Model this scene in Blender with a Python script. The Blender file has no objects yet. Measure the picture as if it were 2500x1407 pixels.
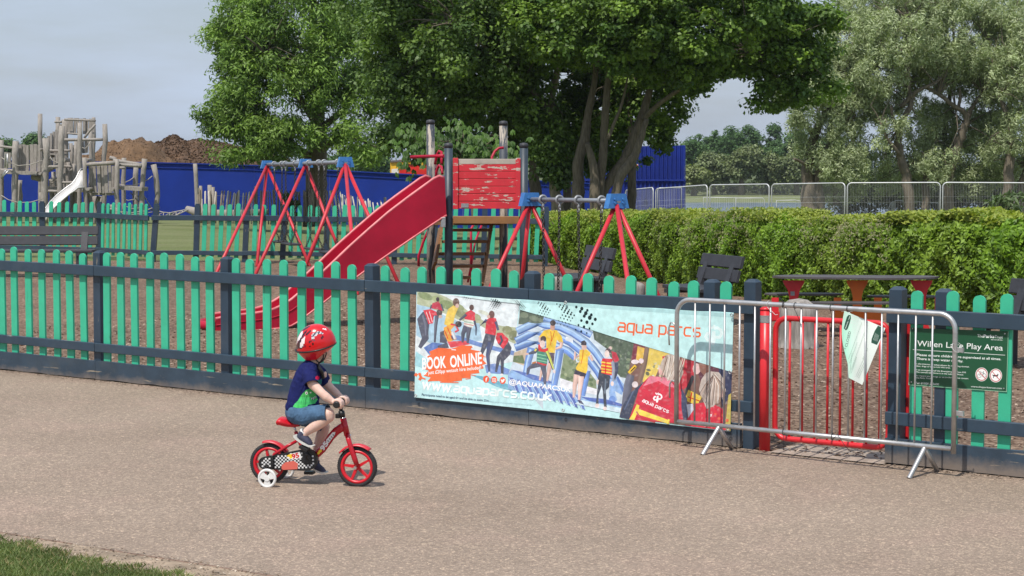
import bpy, bmesh, math, random
import numpy as np
from mathutils import Vector, Matrix, noise

R = math.radians
random.seed(7)
rng = np.random.default_rng(11)
scene = bpy.context.scene
COL = scene.collection

# ------------------------------------------------------------------ camera
F_PX, HORIZON, EYE = 4500.0, 410.0, 1.93
PITCH = math.atan((703.5 - HORIZON) / F_PX)
cam_data = bpy.data.cameras.new("camera")
cam = bpy.data.objects.new("camera", cam_data)
COL.objects.link(cam)
cam.location = (0, 0, EYE)
cam.rotation_euler = (R(90) - PITCH, 0, 0)
cam_data.sensor_width = 36.0
cam_data.lens = 36.0 * F_PX / 2500.0
cam_data.clip_start = 0.1
cam_data.clip_end = 3000.0
scene.camera = cam

# ------------------------------------------------------------------ light
SUN = Vector((-0.30, -0.52, 1.0)).normalized()
sun_data = bpy.data.lights.new("sun", 'SUN')
sun_data.energy = 4.2
sun_data.angle = R(0.6)
sun_data.color = (1.0, 0.945, 0.87)
sun = bpy.data.objects.new("sun", sun_data)
COL.objects.link(sun)
sun.rotation_euler = SUN.to_track_quat('Z', 'Y').to_euler()
sun.location = SUN * 50

world = bpy.data.worlds.new("World")
scene.world = world
world.use_nodes = True
wn, wl = world.node_tree.nodes, world.node_tree.links
bg = wn["Background"]
sky = wn.new("ShaderNodeTexSky")
sky.sky_type = 'NISHITA'
sky.sun_disc = False
sky.sun_elevation = math.asin(SUN.z)
sky.sun_rotation = math.atan2(SUN.x, SUN.y) % (2 * math.pi)
sky.air_density = 1.3
sky.dust_density = 2.0
sky.ozone_density = 1.4
tc = wn.new("ShaderNodeTexCoord")
mp = wn.new("ShaderNodeMapping")
mp.inputs["Scale"].default_value = (1.6, 1.6, 9.0)
nz = wn.new("ShaderNodeTexNoise")
nz.inputs["Scale"].default_value = 2.6
nz.inputs["Detail"].default_value = 7
nz.inputs["Roughness"].default_value = 0.55
cr = wn.new("ShaderNodeMapRange")
cr.inputs["From Min"].default_value = 0.40
cr.inputs["From Max"].default_value = 0.72
cr.inputs["To Min"].default_value = 0.55
cr.inputs["To Max"].default_value = 0.96
mix = wn.new("ShaderNodeMix")
mix.data_type = 'RGBA'
mix.inputs["B"].default_value = (6.1, 7.25, 9.25, 1)
wl.new(tc.outputs["Generated"], mp.inputs["Vector"])
wl.new(mp.outputs["Vector"], nz.inputs["Vector"])
wl.new(nz.outputs["Fac"], cr.inputs["Value"])
wl.new(cr.outputs["Result"], mix.inputs["Factor"])
wl.new(sky.outputs["Color"], mix.inputs["A"])
wl.new(mix.outputs["Result"], bg.inputs["Color"])
bg.inputs["Strength"].default_value = 0.095

scene.view_settings.view_transform = 'Standard'
scene.view_settings.look = 'None'
scene.view_settings.exposure = 0.0
scene.view_settings.gamma = 1.0
scene.view_settings.use_curve_mapping = False
scene.render.engine = 'CYCLES'
scene.cycles.max_bounces = 8
scene.cycles.transparent_max_bounces = 8
scene.cycles.caustics_reflective = False
scene.cycles.caustics_refractive = False
scene.cycles.use_denoising = True

# ------------------------------------------------------------------ where things stand
CP, SP = math.cos(PITCH), math.sin(PITCH)
def ray(px, py):
    u, v = px - 1250.0, 703.5 - py
    return Vector((u, F_PX * CP + v * SP, -F_PX * SP + v * CP))
def P(px, py, D):
    r = ray(px, py)
    return Vector((0, 0, EYE)) + r * (D / r.y)
def sstep(a, b, x):
    t = min(1.0, max(0.0, (x - a) / (b - a)))
    return t * t * (3 - 2 * t)
def terr(x, y):
    zn = 0.006 * (-0.8 * x + 0.6 * (min(y, 39.0) - 13.0))
    zn = max(-0.35, min(0.35, zn))
    if y <= 39.0:
        return zn
    zf = -0.2 - 0.45 * sstep(-14, -4, x)
    w = sstep(39, 78, y)
    z = zn * (1 - w) + zf * w
    if y > 84:
        lk = sstep(84, 112, y) * (1 - sstep(214, 232, y)) * sstep(-30, 6, x)
        z = z * (1 - lk) + (-3.2) * lk
        z += sstep(236, 320, y) * 0.6 - 1.3 * sstep(150, 232, y)
    return z
def G(px, py, dz=0.0):
    r = ray(px, py)
    D = 5.0
    o = Vector((0, 0, EYE))
    prev = D
    while D < 900:
        p = o + r * (D / r.y)
        if p.z < terr(p.x, p.y) + dz:
            lo, hi = prev, D
            for _ in range(30):
                m = (lo + hi) / 2
                p = o + r * (m / r.y)
                if p.z < terr(p.x, p.y) + dz: hi = m
                else: lo = m
            return o + r * (hi / r.y)
        prev = D
        D *= 1.01
    return o + r * (prev / r.y)

class Plane:
    """a vertical plane through p0 along the horizontal direction d; off > 0 is nearer to the viewer"""
    def __init__(self, p0, d):
        self.p0 = Vector((p0[0], p0[1], 0))
        self.d = Vector((d[0], d[1], 0)).normalized()
        self.n = Vector((self.d.y, -self.d.x, 0))
        if self.n.y > 0: self.n = -self.n
    def pt(self, px, py, off=0.0):
        r = ray(px, py)
        q = self.p0 + self.n * off
        k = q.dot(self.n) / r.dot(self.n)
        return Vector((0, 0, EYE)) + r * k
    def t(self, px, py=800, off=0.0):
        return (self.pt(px, py, off) - self.p0).dot(self.d)

def S2L(c):
    def f(v):
        v = v / 255.0
        return v / 12.92 if v <= 0.04045 else ((v + 0.055) / 1.055) ** 2.4
    return tuple(f(v) for v in c)

# ------------------------------------------------------------------ mesh collecting
class MB:
    def __init__(self):
        self.V, self.F, self.S, self.C = [], [], [], []
    def add(self, vs, fs, smooth=False, col=None):
        b = len(self.V)
        self.V.extend([tuple(v) for v in vs])
        for f in fs:
            self.F.append(tuple(i + b for i in f)); self.S.append(smooth); self.C.append(col)
        return self
    def box(self, c, s, M=None, col=None, bev=0.0):
        """box centred at c with full sizes s; bev chamfers its four long edges"""
        x, y, z = s[0] / 2, s[1] / 2, s[2] / 2
        if bev <= 0:
            vs = [Vector((i * x, j * y, k * z)) for i in (-1, 1) for j in (-1, 1) for k in (-1, 1)]
            fs = [(0, 1, 3, 2), (4, 6, 7, 5), (0, 4, 5, 1), (2, 3, 7, 6), (0, 2, 6, 4), (1, 5, 7, 3)]
        else:
            a = max(range(3), key=lambda i: s[i])
            h = [x, y, z]; o = [i for i in range(3) if i != a]
            p, q = h[o[0]], h[o[1]]
            ring = [(p - bev, q), (p, q - bev), (p, -q + bev), (p - bev, -q), (-p + bev, -q), (-p, -q + bev), (-p, q - bev), (-p + bev, q)]
            vs = []
            for e, sc in ((-h[a], .0), (-h[a] + bev, 1), (h[a] - bev, 1), (h[a], .0)):
                for (m, n) in ring:
                    if sc == 0:
                        m -= math.copysign(min(bev, abs(m)) * .7, m); n -= math.copysign(min(bev, abs(n)) * .7, n)
                    v = [0, 0, 0]; v[a] = e; v[o[0]] = m; v[o[1]] = n
                    vs.append(Vector(v))
            fs = [(i * 8 + j, i * 8 + (j + 1) % 8, (i + 1) * 8 + (j + 1) % 8, (i + 1) * 8 + j) for i in range(3) for j in range(8)]
            fs += [tuple(range(7, -1, -1)), tuple(range(24, 32))]
        if M is not None: vs = [M @ v for v in vs]
        c = Vector(c)
        return self.add([v + c for v in vs], fs, False, col)
    def beam(self, a, b, w, h, up=(0, 0, 1), col=None, bev=0.0):
        """box from a to b, w wide and h high (h along up)"""
        a, b = Vector(a), Vector(b)
        X = (b - a); L = X.length; X.normalize()
        Z = Vector(up); Y = Z.cross(X)
        if Y.length < 1e-4: Y = Vector((0, 1, 0)).cross(X)
        Y.normalize(); Z = X.cross(Y)
        M = Matrix((X, Y, Z)).transposed()
        return self.box((a + b) / 2, (L, w, h), M, col, bev)
    def tube(self, pts, rad, n=8, caps=True, smooth=True, col=None, closed=False):
        pts = [Vector(p) for p in pts]
        if not hasattr(rad, '__len__'): rad = [rad] * len(pts)
        N = len(pts); vs = []
        prevU = None
        for i, p in enumerate(pts):
            if closed: t = pts[(i + 1) % N] - pts[i - 1]
            else: t = pts[min(i + 1, N - 1)] - pts[max(i - 1, 0)]
            if t.length < 1e-9: t = Vector((0, 0, 1))
            t.normalize()
            if prevU is None:
                u = t.orthogonal().normalized()
            else:
                u = prevU - t * prevU.dot(t)
                if u.length < 1e-6: u = t.orthogonal()
                u.normalize()
            prevU = u
            w = t.cross(u)
            for k in range(n):
                a = 2 * math.pi * k / n
                vs.append(p + (u * math.cos(a) + w * math.sin(a)) * rad[i])
        fs = []
        M_ = N if closed else N - 1
        for i in range(M_):
            for k in range(n):
                j = (i + 1) % N
                fs.append((i * n + k, i * n + (k + 1) % n, j * n + (k + 1) % n, j * n + k))
        self.add(vs, fs, smooth, col)
        if caps and not closed:
            b = len(self.V) - N * n
            for f in (tuple(b + k for k in range(n - 1, -1, -1)), tuple(b + (N - 1) * n + k for k in range(n))):
                self.F.append(f); self.S.append(False); self.C.append(col)
        return self
    def prism(self, poly, ext, col=None, smooth=False):
        """closed polygon (3-D points) pushed along the vector ext"""
        n = len(poly); ext = Vector(ext)
        a = [Vector(p) for p in poly]; b = [p + ext for p in a]
        fs = [tuple(range(n)), tuple(range(2 * n - 1, n - 1, -1))]
        self.add(a + b, fs, False, col)
        base = len(self.V) - 2 * n
        for i in range(n):
            j = (i + 1) % n
            self.F.append((base + i, base + n + i, base + n + j, base + j)); self.S.append(smooth); self.C.append(col)
        return self
    def ball(self, c, r, nu=10, nv=7, M=None, col=None):
        if not hasattr(r, '__len__'): r = (r, r, r)
        vs, fs = [], []
        for i in range(nv + 1):
            th = math.pi * i / nv
            for k in range(nu):
                a = 2 * math.pi * k / nu
                v = Vector((r[0] * math.sin(th) * math.cos(a), r[1] * math.sin(th) * math.sin(a), r[2] * math.cos(th)))
                if M is not None: v = M @ v
                vs.append(v + Vector(c))
        for i in range(nv):
            for k in range(nu):
                fs.append((i * nu + k, (i + 1) * nu + k, (i + 1) * nu + (k + 1) % nu, i * nu + (k + 1) % nu))
        return self.add(vs, fs, True, col)
    def torus(self, c, Rr, r, axis=(0, 1, 0), n=24, m=8, stretch=None, col=None):
        ax = Vector(axis).normalized()
        u = ax.orthogonal().normalized(); w = ax.cross(u)
        if stretch is not None:
            u = Vector(stretch).normalized(); w = ax.cross(u)
        pts = [Vector(c) + (u * math.cos(2 * math.pi * k / n) * (Rr if not hasattr(Rr, '__len__') else Rr[0])
               + w * math.sin(2 * math.pi * k / n) * (Rr if not hasattr(Rr, '__len__') else Rr[1])) for k in range(n)]
        return self.tube(pts, r, m, closed=True, col=col)
    def disc(self, c, r, axis, th, n=20, col=None):
        ax = Vector(axis).normalized(); u = ax.orthogonal().normalized(); w = ax.cross(u)
        poly = [Vector(c) - ax * th / 2 + (u * math.cos(2 * math.pi * k / n) + w * math.sin(2 * math.pi * k / n)) * r for k in range(n)]
        return self.prism(poly, ax * th, col, smooth=True)
    def build(self, name, mat, parent=None, world=True):
        me = bpy.data.meshes.new(name)
        V = self.V
        if parent is not None and world:
            inv = winv(parent)
            V = [tuple(inv @ Vector(v)) for v in V]
        me.from_pydata(V, [], self.F)
        me.polygons.foreach_set("use_smooth", self.S)
        if any(c is not None for c in self.C):
            at = me.color_attributes.new("tint", 'FLOAT_COLOR', 'CORNER')
            buf = []
            for f, c in zip(self.F, self.C):
                c = c or (1, 1, 1)
                if isinstance(c[0], tuple):
                    for q in c: buf.extend([q[0], q[1], q[2], 1.0])
                else: buf.extend([c[0], c[1], c[2], 1.0] * len(f))
            at.data.foreach_set("color", buf)
        me.validate()
        return link(name, me, mat, parent)

MATS = {}
def winv(o):
    while o is not None and o.name not in MATS: o = o.parent
    return MATS[o.name] if o is not None else Matrix.Identity(4)
def link(name, me, mat, parent=None):
    o = bpy.data.objects.new(name, me)
    COL.objects.link(o)
    if mat is not None:
        for m in (mat if isinstance(mat, (list, tuple)) else [mat]): me.materials.append(m)
    if parent is not None: o.parent = parent
    return o
def tag(o, label=None, cat=None, group=None, kind=None):
    if label: o["label"] = label
    if cat: o["category"] = cat
    if group: o["group"] = group
    if kind: o["kind"] = kind
    return o
def thing(name, label, cat, loc=(0, 0, 0), rotz=0.0, group=None):
    o = bpy.data.objects.new(name, None)
    o.empty_display_size = 0.1
    COL.objects.link(o)
    o.location = loc
    o.rotation_euler = (0, 0, rotz)
    M = Matrix.Translation(Vector(loc)) @ Matrix.Rotation(rotz, 4, 'Z')
    MATS[o.name] = M.inverted()
    return tag(o, label, cat, group)
def copy_thing(root, loc, rotz, label, group=None):
    r = root.copy(); COL.objects.link(r)
    r.location = loc; r.rotation_euler = (0, 0, rotz); r["label"] = label
    if group: r["group"] = group
    for ch in list(root.children):
        c = ch.copy(); COL.objects.link(c); c.parent = r
        for g in list(ch.children):
            d = g.copy(); COL.objects.link(d); d.parent = c
    return r

# ------------------------------------------------------------------ materials
def newmat(name):
    m = bpy.data.materials.new(name)
    m.use_nodes = True
    nt = m.node_tree
    return m, nt.nodes, nt.links, nt.nodes["Principled BSDF"]
def noise_node(n, l, scale, detail=4, rough=0.55, vec=None, stretch=None, coord="Object"):
    t = n.new("ShaderNodeTexCoord"); v = t.outputs[coord]
    if stretch:
        mpn = n.new("ShaderNodeMapping"); mpn.inputs["Scale"].default_value = stretch
        l.new(v, mpn.inputs["Vector"]); v = mpn.outputs["Vector"]
    x = n.new("ShaderNodeTexNoise")
    x.inputs["Scale"].default_value = scale; x.inputs["Detail"].default_value = detail; x.inputs["Roughness"].default_value = rough
    l.new(v, x.inputs["Vector"])
    return x
def ramp(n, l, fac, stops):
    r = n.new("ShaderNodeValToRGB")
    e = r.color_ramp.elements
    e[0].position, e[0].color = stops[0][0], (*stops[0][1], 1)
    e[1].position, e[1].color = stops[-1][0], (*stops[-1][1], 1)
    for p, c in stops[1:-1]:
        k = e.new(p); k.color = (*c, 1)
    l.new(fac, r.inputs["Fac"])
    return r
def mixc(n, l, fac, a, b, mode='MIX'):
    m = n.new("ShaderNodeMix"); m.data_type = 'RGBA'; m.blend_type = mode
    for sock, v in (("Factor", fac), ("A", a), ("B", b)):
        if isinstance(v, (int, float)): m.inputs[sock].default_value = v
        elif isinstance(v, tuple): m.inputs[sock].default_value = (*v, 1) if len(v) == 3 else v
        else: l.new(v, m.inputs[sock])
    return m.outputs["Result"]
def bump(n, l, bs, h, strength=0.3, dist=0.01):
    b = n.new("ShaderNodeBump"); b.inputs["Strength"].default_value = strength; b.inputs["Distance"].default_value = dist
    l.new(h, b.inputs["Height"]); l.new(b.outputs["Normal"], bs.inputs["Normal"])
def plain(name, col, rough=0.6, metal=0.0, var=0.12, scale=8.0, spec=0.5, bmp=0.0, stretch=None):
    """a colour that wanders a little, never one flat value"""
    m, n, l, b = newmat(name)
    x = noise_node(n, l, scale, 5, 0.6, stretch=stretch)
    c = ramp(n, l, x.outputs["Fac"], [(0.3, tuple(v * (1 - var) for v in col)), (0.7, tuple(min(1, v * (1 + var)) for v in col))])
    l.new(c.outputs["Color"], b.inputs["Base Color"])
    b.inputs["Roughness"].default_value = rough; b.inputs["Metallic"].default_value = metal
    b.inputs["Specular IOR Level"].default_value = spec
    if bmp: bump(n, l, b, x.outputs["Fac"], bmp, 0.01)
    return m
def paint(name, col, chip, chip_lo=0.66, chip_hi=0.70, stretch=(1, 8, 8), chip_scale=3.0, rough=0.5, var=0.14, dirt=None):
    """painted timber: a slightly uneven coat with long chips down to the wood"""
    m, n, l, b = newmat(name)
    x = noise_node(n, l, 5.0, 6, 0.65)
    c = ramp(n, l, x.outputs["Fac"], [(0.3, tuple(v * (1 - var) for v in col)), (0.7, tuple(min(1, v * (1 + var)) for v in col))])
    ch = noise_node(n, l, chip_scale, 8, 0.68, stretch=stretch)
    f = n.new("ShaderNodeMapRange"); f.inputs["From Min"].default_value = chip_lo; f.inputs["From Max"].default_value = chip_hi
    l.new(ch.outputs["Fac"], f.inputs["Value"])
    w = noise_node(n, l, 30.0, 3, 0.6, stretch=stretch)
    wc = ramp(n, l, w.outputs["Fac"], [(0.35, tuple(v * 0.6 for v in chip)), (0.65, chip)])
    out = mixc(n, l, f.outputs["Result"], c.outputs["Color"], wc.outputs["Color"])
    if dirt:
        g = noise_node(n, l, 2.2, 6, 0.7)
        gf = n.new("ShaderNodeMapRange"); gf.inputs["From Min"].default_value = 0.5; gf.inputs["From Max"].default_value = 0.8; gf.inputs["To Max"].default_value = 0.45
        l.new(g.outputs["Fac"], gf.inputs["Value"])
        out = mixc(n, l, gf.outputs["Result"], out, dirt)
    l.new(out, b.inputs["Base Color"])
    b.inputs["Roughness"].default_value = rough
    bump(n, l, b, w.outputs["Fac"], 0.25, 0.004)
    return m
def tinted(name, rough=0.6, trans=0.0, spec=0.3, var=0.15, scale=6.0):
    """each face carries its own tint: leaves, printed shapes"""
    m, n, l, b = newmat(name)
    a = n.new("ShaderNodeVertexColor"); a.layer_name = "tint"
    x = noise_node(n, l, scale, 3)
    k = ramp(n, l, x.outputs["Fac"], [(0.3, (1 - var,) * 3), (0.7, (1 + var,) * 3)])
    c = mixc(n, l, 1.0, a.outputs["Color"], k.outputs["Color"], 'MULTIPLY')
    l.new(c, b.inputs["Base Color"])
    b.inputs["Roughness"].default_value = rough
    b.inputs["Specular IOR Level"].default_value = spec
    if trans > 0:
        t = n.new("ShaderNodeBsdfTranslucent")
        tcx = mixc(n, l, 1.0, c, (1.25, 1.35, 0.55), 'MULTIPLY')
        l.new(tcx, t.inputs["Color"])
        ms = n.new("ShaderNodeMixShader"); ms.inputs["Fac"].default_value = trans
        l.new(b.outputs["BSDF"], ms.inputs[1]); l.new(t.outputs["BSDF"], ms.inputs[2])
        l.new(ms.outputs["Shader"], n["Material Output"].inputs["Surface"])
    return m

M_ = {}
M_['navy'] = paint("navy_paint", (0.028, 0.052, 0.080), (0.36, 0.31, 0.24), 0.655, 0.675, (1, 6, 9), 2.6, 0.45, 0.2, (0.075, 0.09, 0.10))
M_['navy_up'] = paint("navy_post_paint", (0.026, 0.048, 0.076), (0.36, 0.31, 0.24), 0.68, 0.70, (9, 9, 1.2), 2.0, 0.42, 0.2, (0.07, 0.085, 0.10))
M_['green'] = paint("green_paint", (0.044, 0.460, 0.272), (0.05, 0.22, 0.13), 0.66, 0.70, (9, 9, 1.0), 1.6, 0.45, 0.10, (0.06, 0.30, 0.18))
M_['galv'] = plain("galvanised_steel", (0.50, 0.50, 0.50), 0.42, 0.75, 0.18, 14.0, bmp=0.05)
M_['gatered'] = plain("red_gate_paint", (0.62, 0.022, 0.030), 0.35, 0, 0.14, 6)
M_['swingred'] = plain("swing_red_paint", (0.55, 0.028, 0.042), 0.45, 0, 0.12, 5)
M_['slide'] = plain("slide_red_plastic", (0.40, 0.009, 0.034), 0.42, 0, 0.26, 1.9, spec=0.3)
M_['slideedge'] = plain("slide_worn_rim", (0.62, 0.16, 0.17), 0.4, 0, 0.25, 7)  # rim tubes in a paler red than the slide walls
M_['bluecap'] = plain("blue_cap_plastic", (0.045, 0.19, 0.48), 0.5, 0, 0.15, 20, bmp=0.2)
M_['chain'] = plain("chain_steel", (0.05, 0.047, 0.044), 0.55, 0.3, 0.4, 60)
M_['clamp'] = plain("grey_clamp", (0.30, 0.31, 0.32), 0.5, 0.4, 0.2, 30)
M_['beamgrey'] = plain("grey_beam", (0.26, 0.28, 0.31), 0.5, 0.4, 0.15, 10)
M_['bench'] = plain("dark_recycled_plastic", (0.036, 0.037, 0.043), 0.55, 0, 0.2, 12)
M_['bark_trunk'] = plain("tree_bark", (0.125, 0.103, 0.073), 0.9, 0, 0.45, 7, bmp=0.8, stretch=(3, 3, 0.6))
M_['bark_willow'] = plain("willow_bark", (0.14, 0.115, 0.085), 0.9, 0, 0.45, 6, bmp=0.9, stretch=(3, 3, 0.5))
M_['weathered'] = plain("weathered_timber", (0.31, 0.28, 0.25), 0.85, 0, 0.32, 8, bmp=0.4, stretch=(5, 5, 0.8))
M_['stump'] = plain("weathered_stump", (0.27, 0.245, 0.22), 0.9, 0, 0.4, 7, bmp=0.7, stretch=(4, 4, 0.7))
M_['hoard'] = plain("blue_hoarding_paint", (0.006, 0.028, 0.235), 0.6, 0, 0.16, 0.9, spec=.25)
M_['contain'] = plain("blue_container_paint", (0.007, 0.022, 0.19), 0.6, 0, 0.25, 0.8, spec=.25)
M_['leaf'] = tinted("leaf", 0.5, 0.30, 0.35, 0.25, 0.9)
M_['leafw'] = tinted("willow_leaf", 0.55, 0.25, 0.3, 0.25, 0.8)
M_['hedgeleaf'] = tinted("hedge_leaf", 0.48, 0.30, 0.35, 0.2, 1.2)
M_['board'] = _b = paint("gravel_board_paint", (0.030, 0.053, 0.080), (0.34, 0.29, 0.22), 0.615, 0.64, (.7, 6, 10), 2.4, 0.5, 0.25, (0.10, 0.105, 0.10))

def foot_dirt(m, z0, z1, col, amt):
    """soil splashed and dried along the lower edge"""
    n, l = m.node_tree.nodes, m.node_tree.links
    b = n["Principled BSDF"]; src = b.inputs["Base Color"].links[0].from_socket
    t = n.new("ShaderNodeTexCoord"); sp = n.new("ShaderNodeSeparateXYZ"); l.new(t.outputs["Object"], sp.inputs["Vector"])
    x = noise_node(n, l, 7, 7, .72)
    ad = n.new("ShaderNodeMath"); ad.operation = 'MULTIPLY_ADD'; l.new(x.outputs["Fac"], ad.inputs[0]); ad.inputs[1].default_value = -.16; l.new(sp.outputs["Z"], ad.inputs[2])
    r = n.new("ShaderNodeMapRange"); r.inputs["From Min"].default_value = z0 - .08; r.inputs["From Max"].default_value = z1 - .08; r.inputs["To Min"].default_value = amt; r.inputs["To Max"].default_value = 0
    l.new(ad.outputs["Value"], r.inputs["Value"])
    l.new(mixc(n, l, r.outputs["Result"], src, col), b.inputs["Base Color"])
foot_dirt(_b, .015, .10, (0.24, 0.19, 0.15), .75)
# ================================================================== ground, path, bark, lake
def sheet(name, poly, mat, dz, step=None, kind='structure'):
    """flat polygon laid on the terrain"""
    me = bpy.data.meshes.new(name)
    bm = bmesh.new()
    vs = [bm.verts.new((p[0], p[1], 0)) for p in poly]
    bm.faces.new(vs)
    bmesh.ops.triangulate(bm, faces=bm.faces[:])
    for _ in range(step or 0):
        bmesh.ops.subdivide_edges(bm, edges=bm.edges[:], cuts=1, use_grid_fill=True)
    for v in bm.verts: v.co.z = terr(v.co.x, v.co.y) + dz
    bmesh.ops.recalc_face_normals(bm, faces=bm.faces[:])
    if sum(f.normal.z for f in bm.faces) < 0:
        bmesh.ops.reverse_faces(bm, faces=bm.faces[:])
    bm.to_mesh(me); bm.free()
    return tag(link(name, me, mat), kind=kind)

def grass_mat(name, c1, c2, c3, sc=1.0):
    m, n, l, b = newmat(name)
    a = noise_node(n, l, 0.35 * sc, 6, 0.6)
    d = noise_node(n, l, 26.0 * sc, 5, 0.7, stretch=(1, 0.45, 1))
    ca = ramp(n, l, a.outputs["Fac"], [(0.32, c1), (0.68, c2)])
    cd = ramp(n, l, d.outputs["Fac"], [(0.35, (0.62,) * 3), (0.62, (1.15,) * 3)])
    o = mixc(n, l, 1.0, ca.outputs["Color"], cd.outputs["Color"], 'MULTIPLY')
    e = noise_node(n, l, 2.2 * sc, 5, 0.7)
    ef = n.new("ShaderNodeMapRange"); ef.inputs["From Min"].default_value = 0.52; ef.inputs["From Max"].default_value = 0.72
    l.new(e.outputs["Fac"], ef.inputs["Value"])
    o = mixc(n, l, ef.outputs["Result"], o, c3)
    l.new(o, b.inputs["Base Color"]); b.inputs["Roughness"].default_value = 0.95
    b.inputs["Specular IOR Level"].default_value = 0.1
    bump(n, l, b, d.outputs["Fac"], 0.8, 0.03)
    return m
M_['field'] = grass_mat("mown_grass", (0.145, 0.175, 0.065), (0.205, 0.225, 0.105), (0.19, 0.185, 0.105))

ys = [-60, -20, 0, 5, 10, 15, 20, 25, 30, 34, 39] + [39 + 3 * i for i in range(1, 20)] + [100, 106, 112, 120, 140, 170, 200, 208, 214, 220, 226, 232, 240, 252, 264, 280, 300, 320, 360, 420, 520, 700, 1000, 1300]
xs = [-850, -500, -250, -120, -70, -45, -30] + list(range(-26, 40, 2)) + [45, 60, 90, 140, 220, 400, 700, 950]
vs = [(x, y, terr(x, y)) for y in ys for x in xs]
nx = len(xs)
fs = [(j * nx + i, j * nx + i + 1, (j + 1) * nx + i + 1, (j + 1) * nx + i) for j in range(len(ys) - 1) for i in range(nx - 1)]
tag(MB().add(vs, fs, True).build("ground", M_['field']), kind='structure')

# the lake, lower than the playground
m, n, l, b = newmat("lake_water")
w1 = noise_node(n, l, 1.1, 4, 0.6, stretch=(0.5, 1.6, 1))
b.inputs["Base Color"].default_value = (0.10, 0.15, 0.22, 1); b.inputs["Roughness"].default_value = 0.16
b.inputs["Specular IOR Level"].default_value = 0.6
bump(n, l, b, w1.outputs["Fac"], 0.6, 0.15)
tag(MB().add([(-70, 86, -2.35), (900, 86, -2.35), (900, 232, -2.35), (-70, 232, -2.35)], [(0, 1, 2, 3)]).build("lake", m), kind='structure')

# fence line measured on the photograph's ground
FA, FB = G(0, 905), G(2500, 1172)
FD = (FB - FA); FD.z = 0; FD.normalize()
FP = Plane(FA, FD)                       # front face of rails and gravel boards
FROT = math.atan2(FD.y, FD.x)
FN = FP.n                                # towards the viewer

# ---- path
m, n, l, b = newmat("path_tarmac")
big = noise_node(n, l, 0.55, 5, 0.6)
cb = ramp(n, l, big.outputs["Fac"], [(0.3, (0.288, 0.220, 0.168)), (0.7, (0.342, 0.265, 0.205))])
pinkn = noise_node(n, l, 1.3, 4, 0.6)
pf = n.new("ShaderNodeMapRange"); pf.inputs["From Min"].default_value = 0.5; pf.inputs["From Max"].default_value = 0.75; pf.inputs["To Max"].default_value = 0.55
l.new(pinkn.outputs["Fac"], pf.inputs["Value"])
c0 = mixc(n, l, pf.outputs["Result"], cb.outputs["Color"], (0.375, 0.268, 0.214))
tcn = n.new("ShaderNodeTexCoord")
vo = n.new("ShaderNodeTexVoronoi"); vo.inputs["Scale"].default_value = 130.0
l.new(tcn.outputs["Object"], vo.inputs["Vector"])
sx = n.new("ShaderNodeSeparateColor"); l.new(vo.outputs["Color"], sx.inputs["Color"])
g1 = ramp(n, l, sx.outputs["Red"], [(0.0, (0.78,) * 3), (0.72, (1.0,) * 3), (0.86, (1.1,) * 3), (0.97, (1.7, 1.66, 1.58))])
c1 = mixc(n, l, 1.0, c0, g1.outputs["Color"], 'MULTIPLY')
vo2 = n.new("ShaderNodeTexVoronoi"); vo2.inputs["Scale"].default_value = 48.0
l.new(tcn.outputs["Object"], vo2.inputs["Vector"])
s2 = n.new("ShaderNodeSeparateColor"); l.new(vo2.outputs["Color"], s2.inputs["Color"])
g2 = ramp(n, l, s2.outputs["Green"], [(0.0, (0.86,) * 3), (0.9, (1.04,) * 3), (0.985, (1.25, 1.25, 1.22))])
c2 = mixc(n, l, 1.0, c1, g2.outputs["Color"], 'MULTIPLY')
st = noise_node(n, l, 0.9, 7, 0.7, stretch=(1, .6, 1))
sr = ramp(n, l, st.outputs["Fac"], [(0.30, (0.86, 0.85, 0.84)), (0.45, (0.98,) * 3), (0.60, (1.0,) * 3), (0.75, (1.07, 1.05, 1.03))])
c2 = mixc(n, l, 1.0, c2, sr.outputs["Color"], 'MULTIPLY')
# a few dark hairline cracks
vc_ = n.new("ShaderNodeTexVoronoi"); vc_.feature = 'DISTANCE_TO_EDGE'; vc_.inputs["Scale"].default_value = 0.8
wn_ = noise_node(n, l, 3.0, 5, 0.7)
va_ = n.new("ShaderNodeVectorMath"); va_.operation = 'ADD'; l.new(tcn.outputs["Object"], va_.inputs[0]); l.new(wn_.outputs["Color"], va_.inputs[1]); l.new(va_.outputs["Vector"], vc_.inputs["Vector"])
ck = n.new("ShaderNodeMapRange"); ck.inputs["From Min"].default_value = 0.0; ck.inputs["From Max"].default_value = 0.005; ck.inputs["To Min"].default_value = 0.35; ck.inputs["To Max"].default_value = 0.0
l.new(vc_.outputs["Distance"], ck.inputs["Value"])
cm = noise_node(n, l, 0.7, 3, 0.5); cmr = n.new("ShaderNodeMapRange"); cmr.inputs["From Min"].default_value = 0.56; cmr.inputs["From Max"].default_value = 0.62; l.new(cm.outputs["Fac"], cmr.inputs["Value"])
cf_ = n.new("ShaderNodeMath"); cf_.operation = 'MULTIPLY'; l.new(ck.outputs["Result"], cf_.inputs[0]); l.new(cmr.outputs["Result"], cf_.inputs[1])
c2 = mixc(n, l, cf_.outputs["Value"], c2, (0.10, 0.08, 0.06))
l.new(c2, b.inputs["Base Color"]); b.inputs["Roughness"].default_value = 0.85; b.inputs["Specular IOR Level"].default_value = 0.25
bump(n, l, b, vo.outputs["Distance"], 0.5, 0.006)
M_['path'] = m

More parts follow.
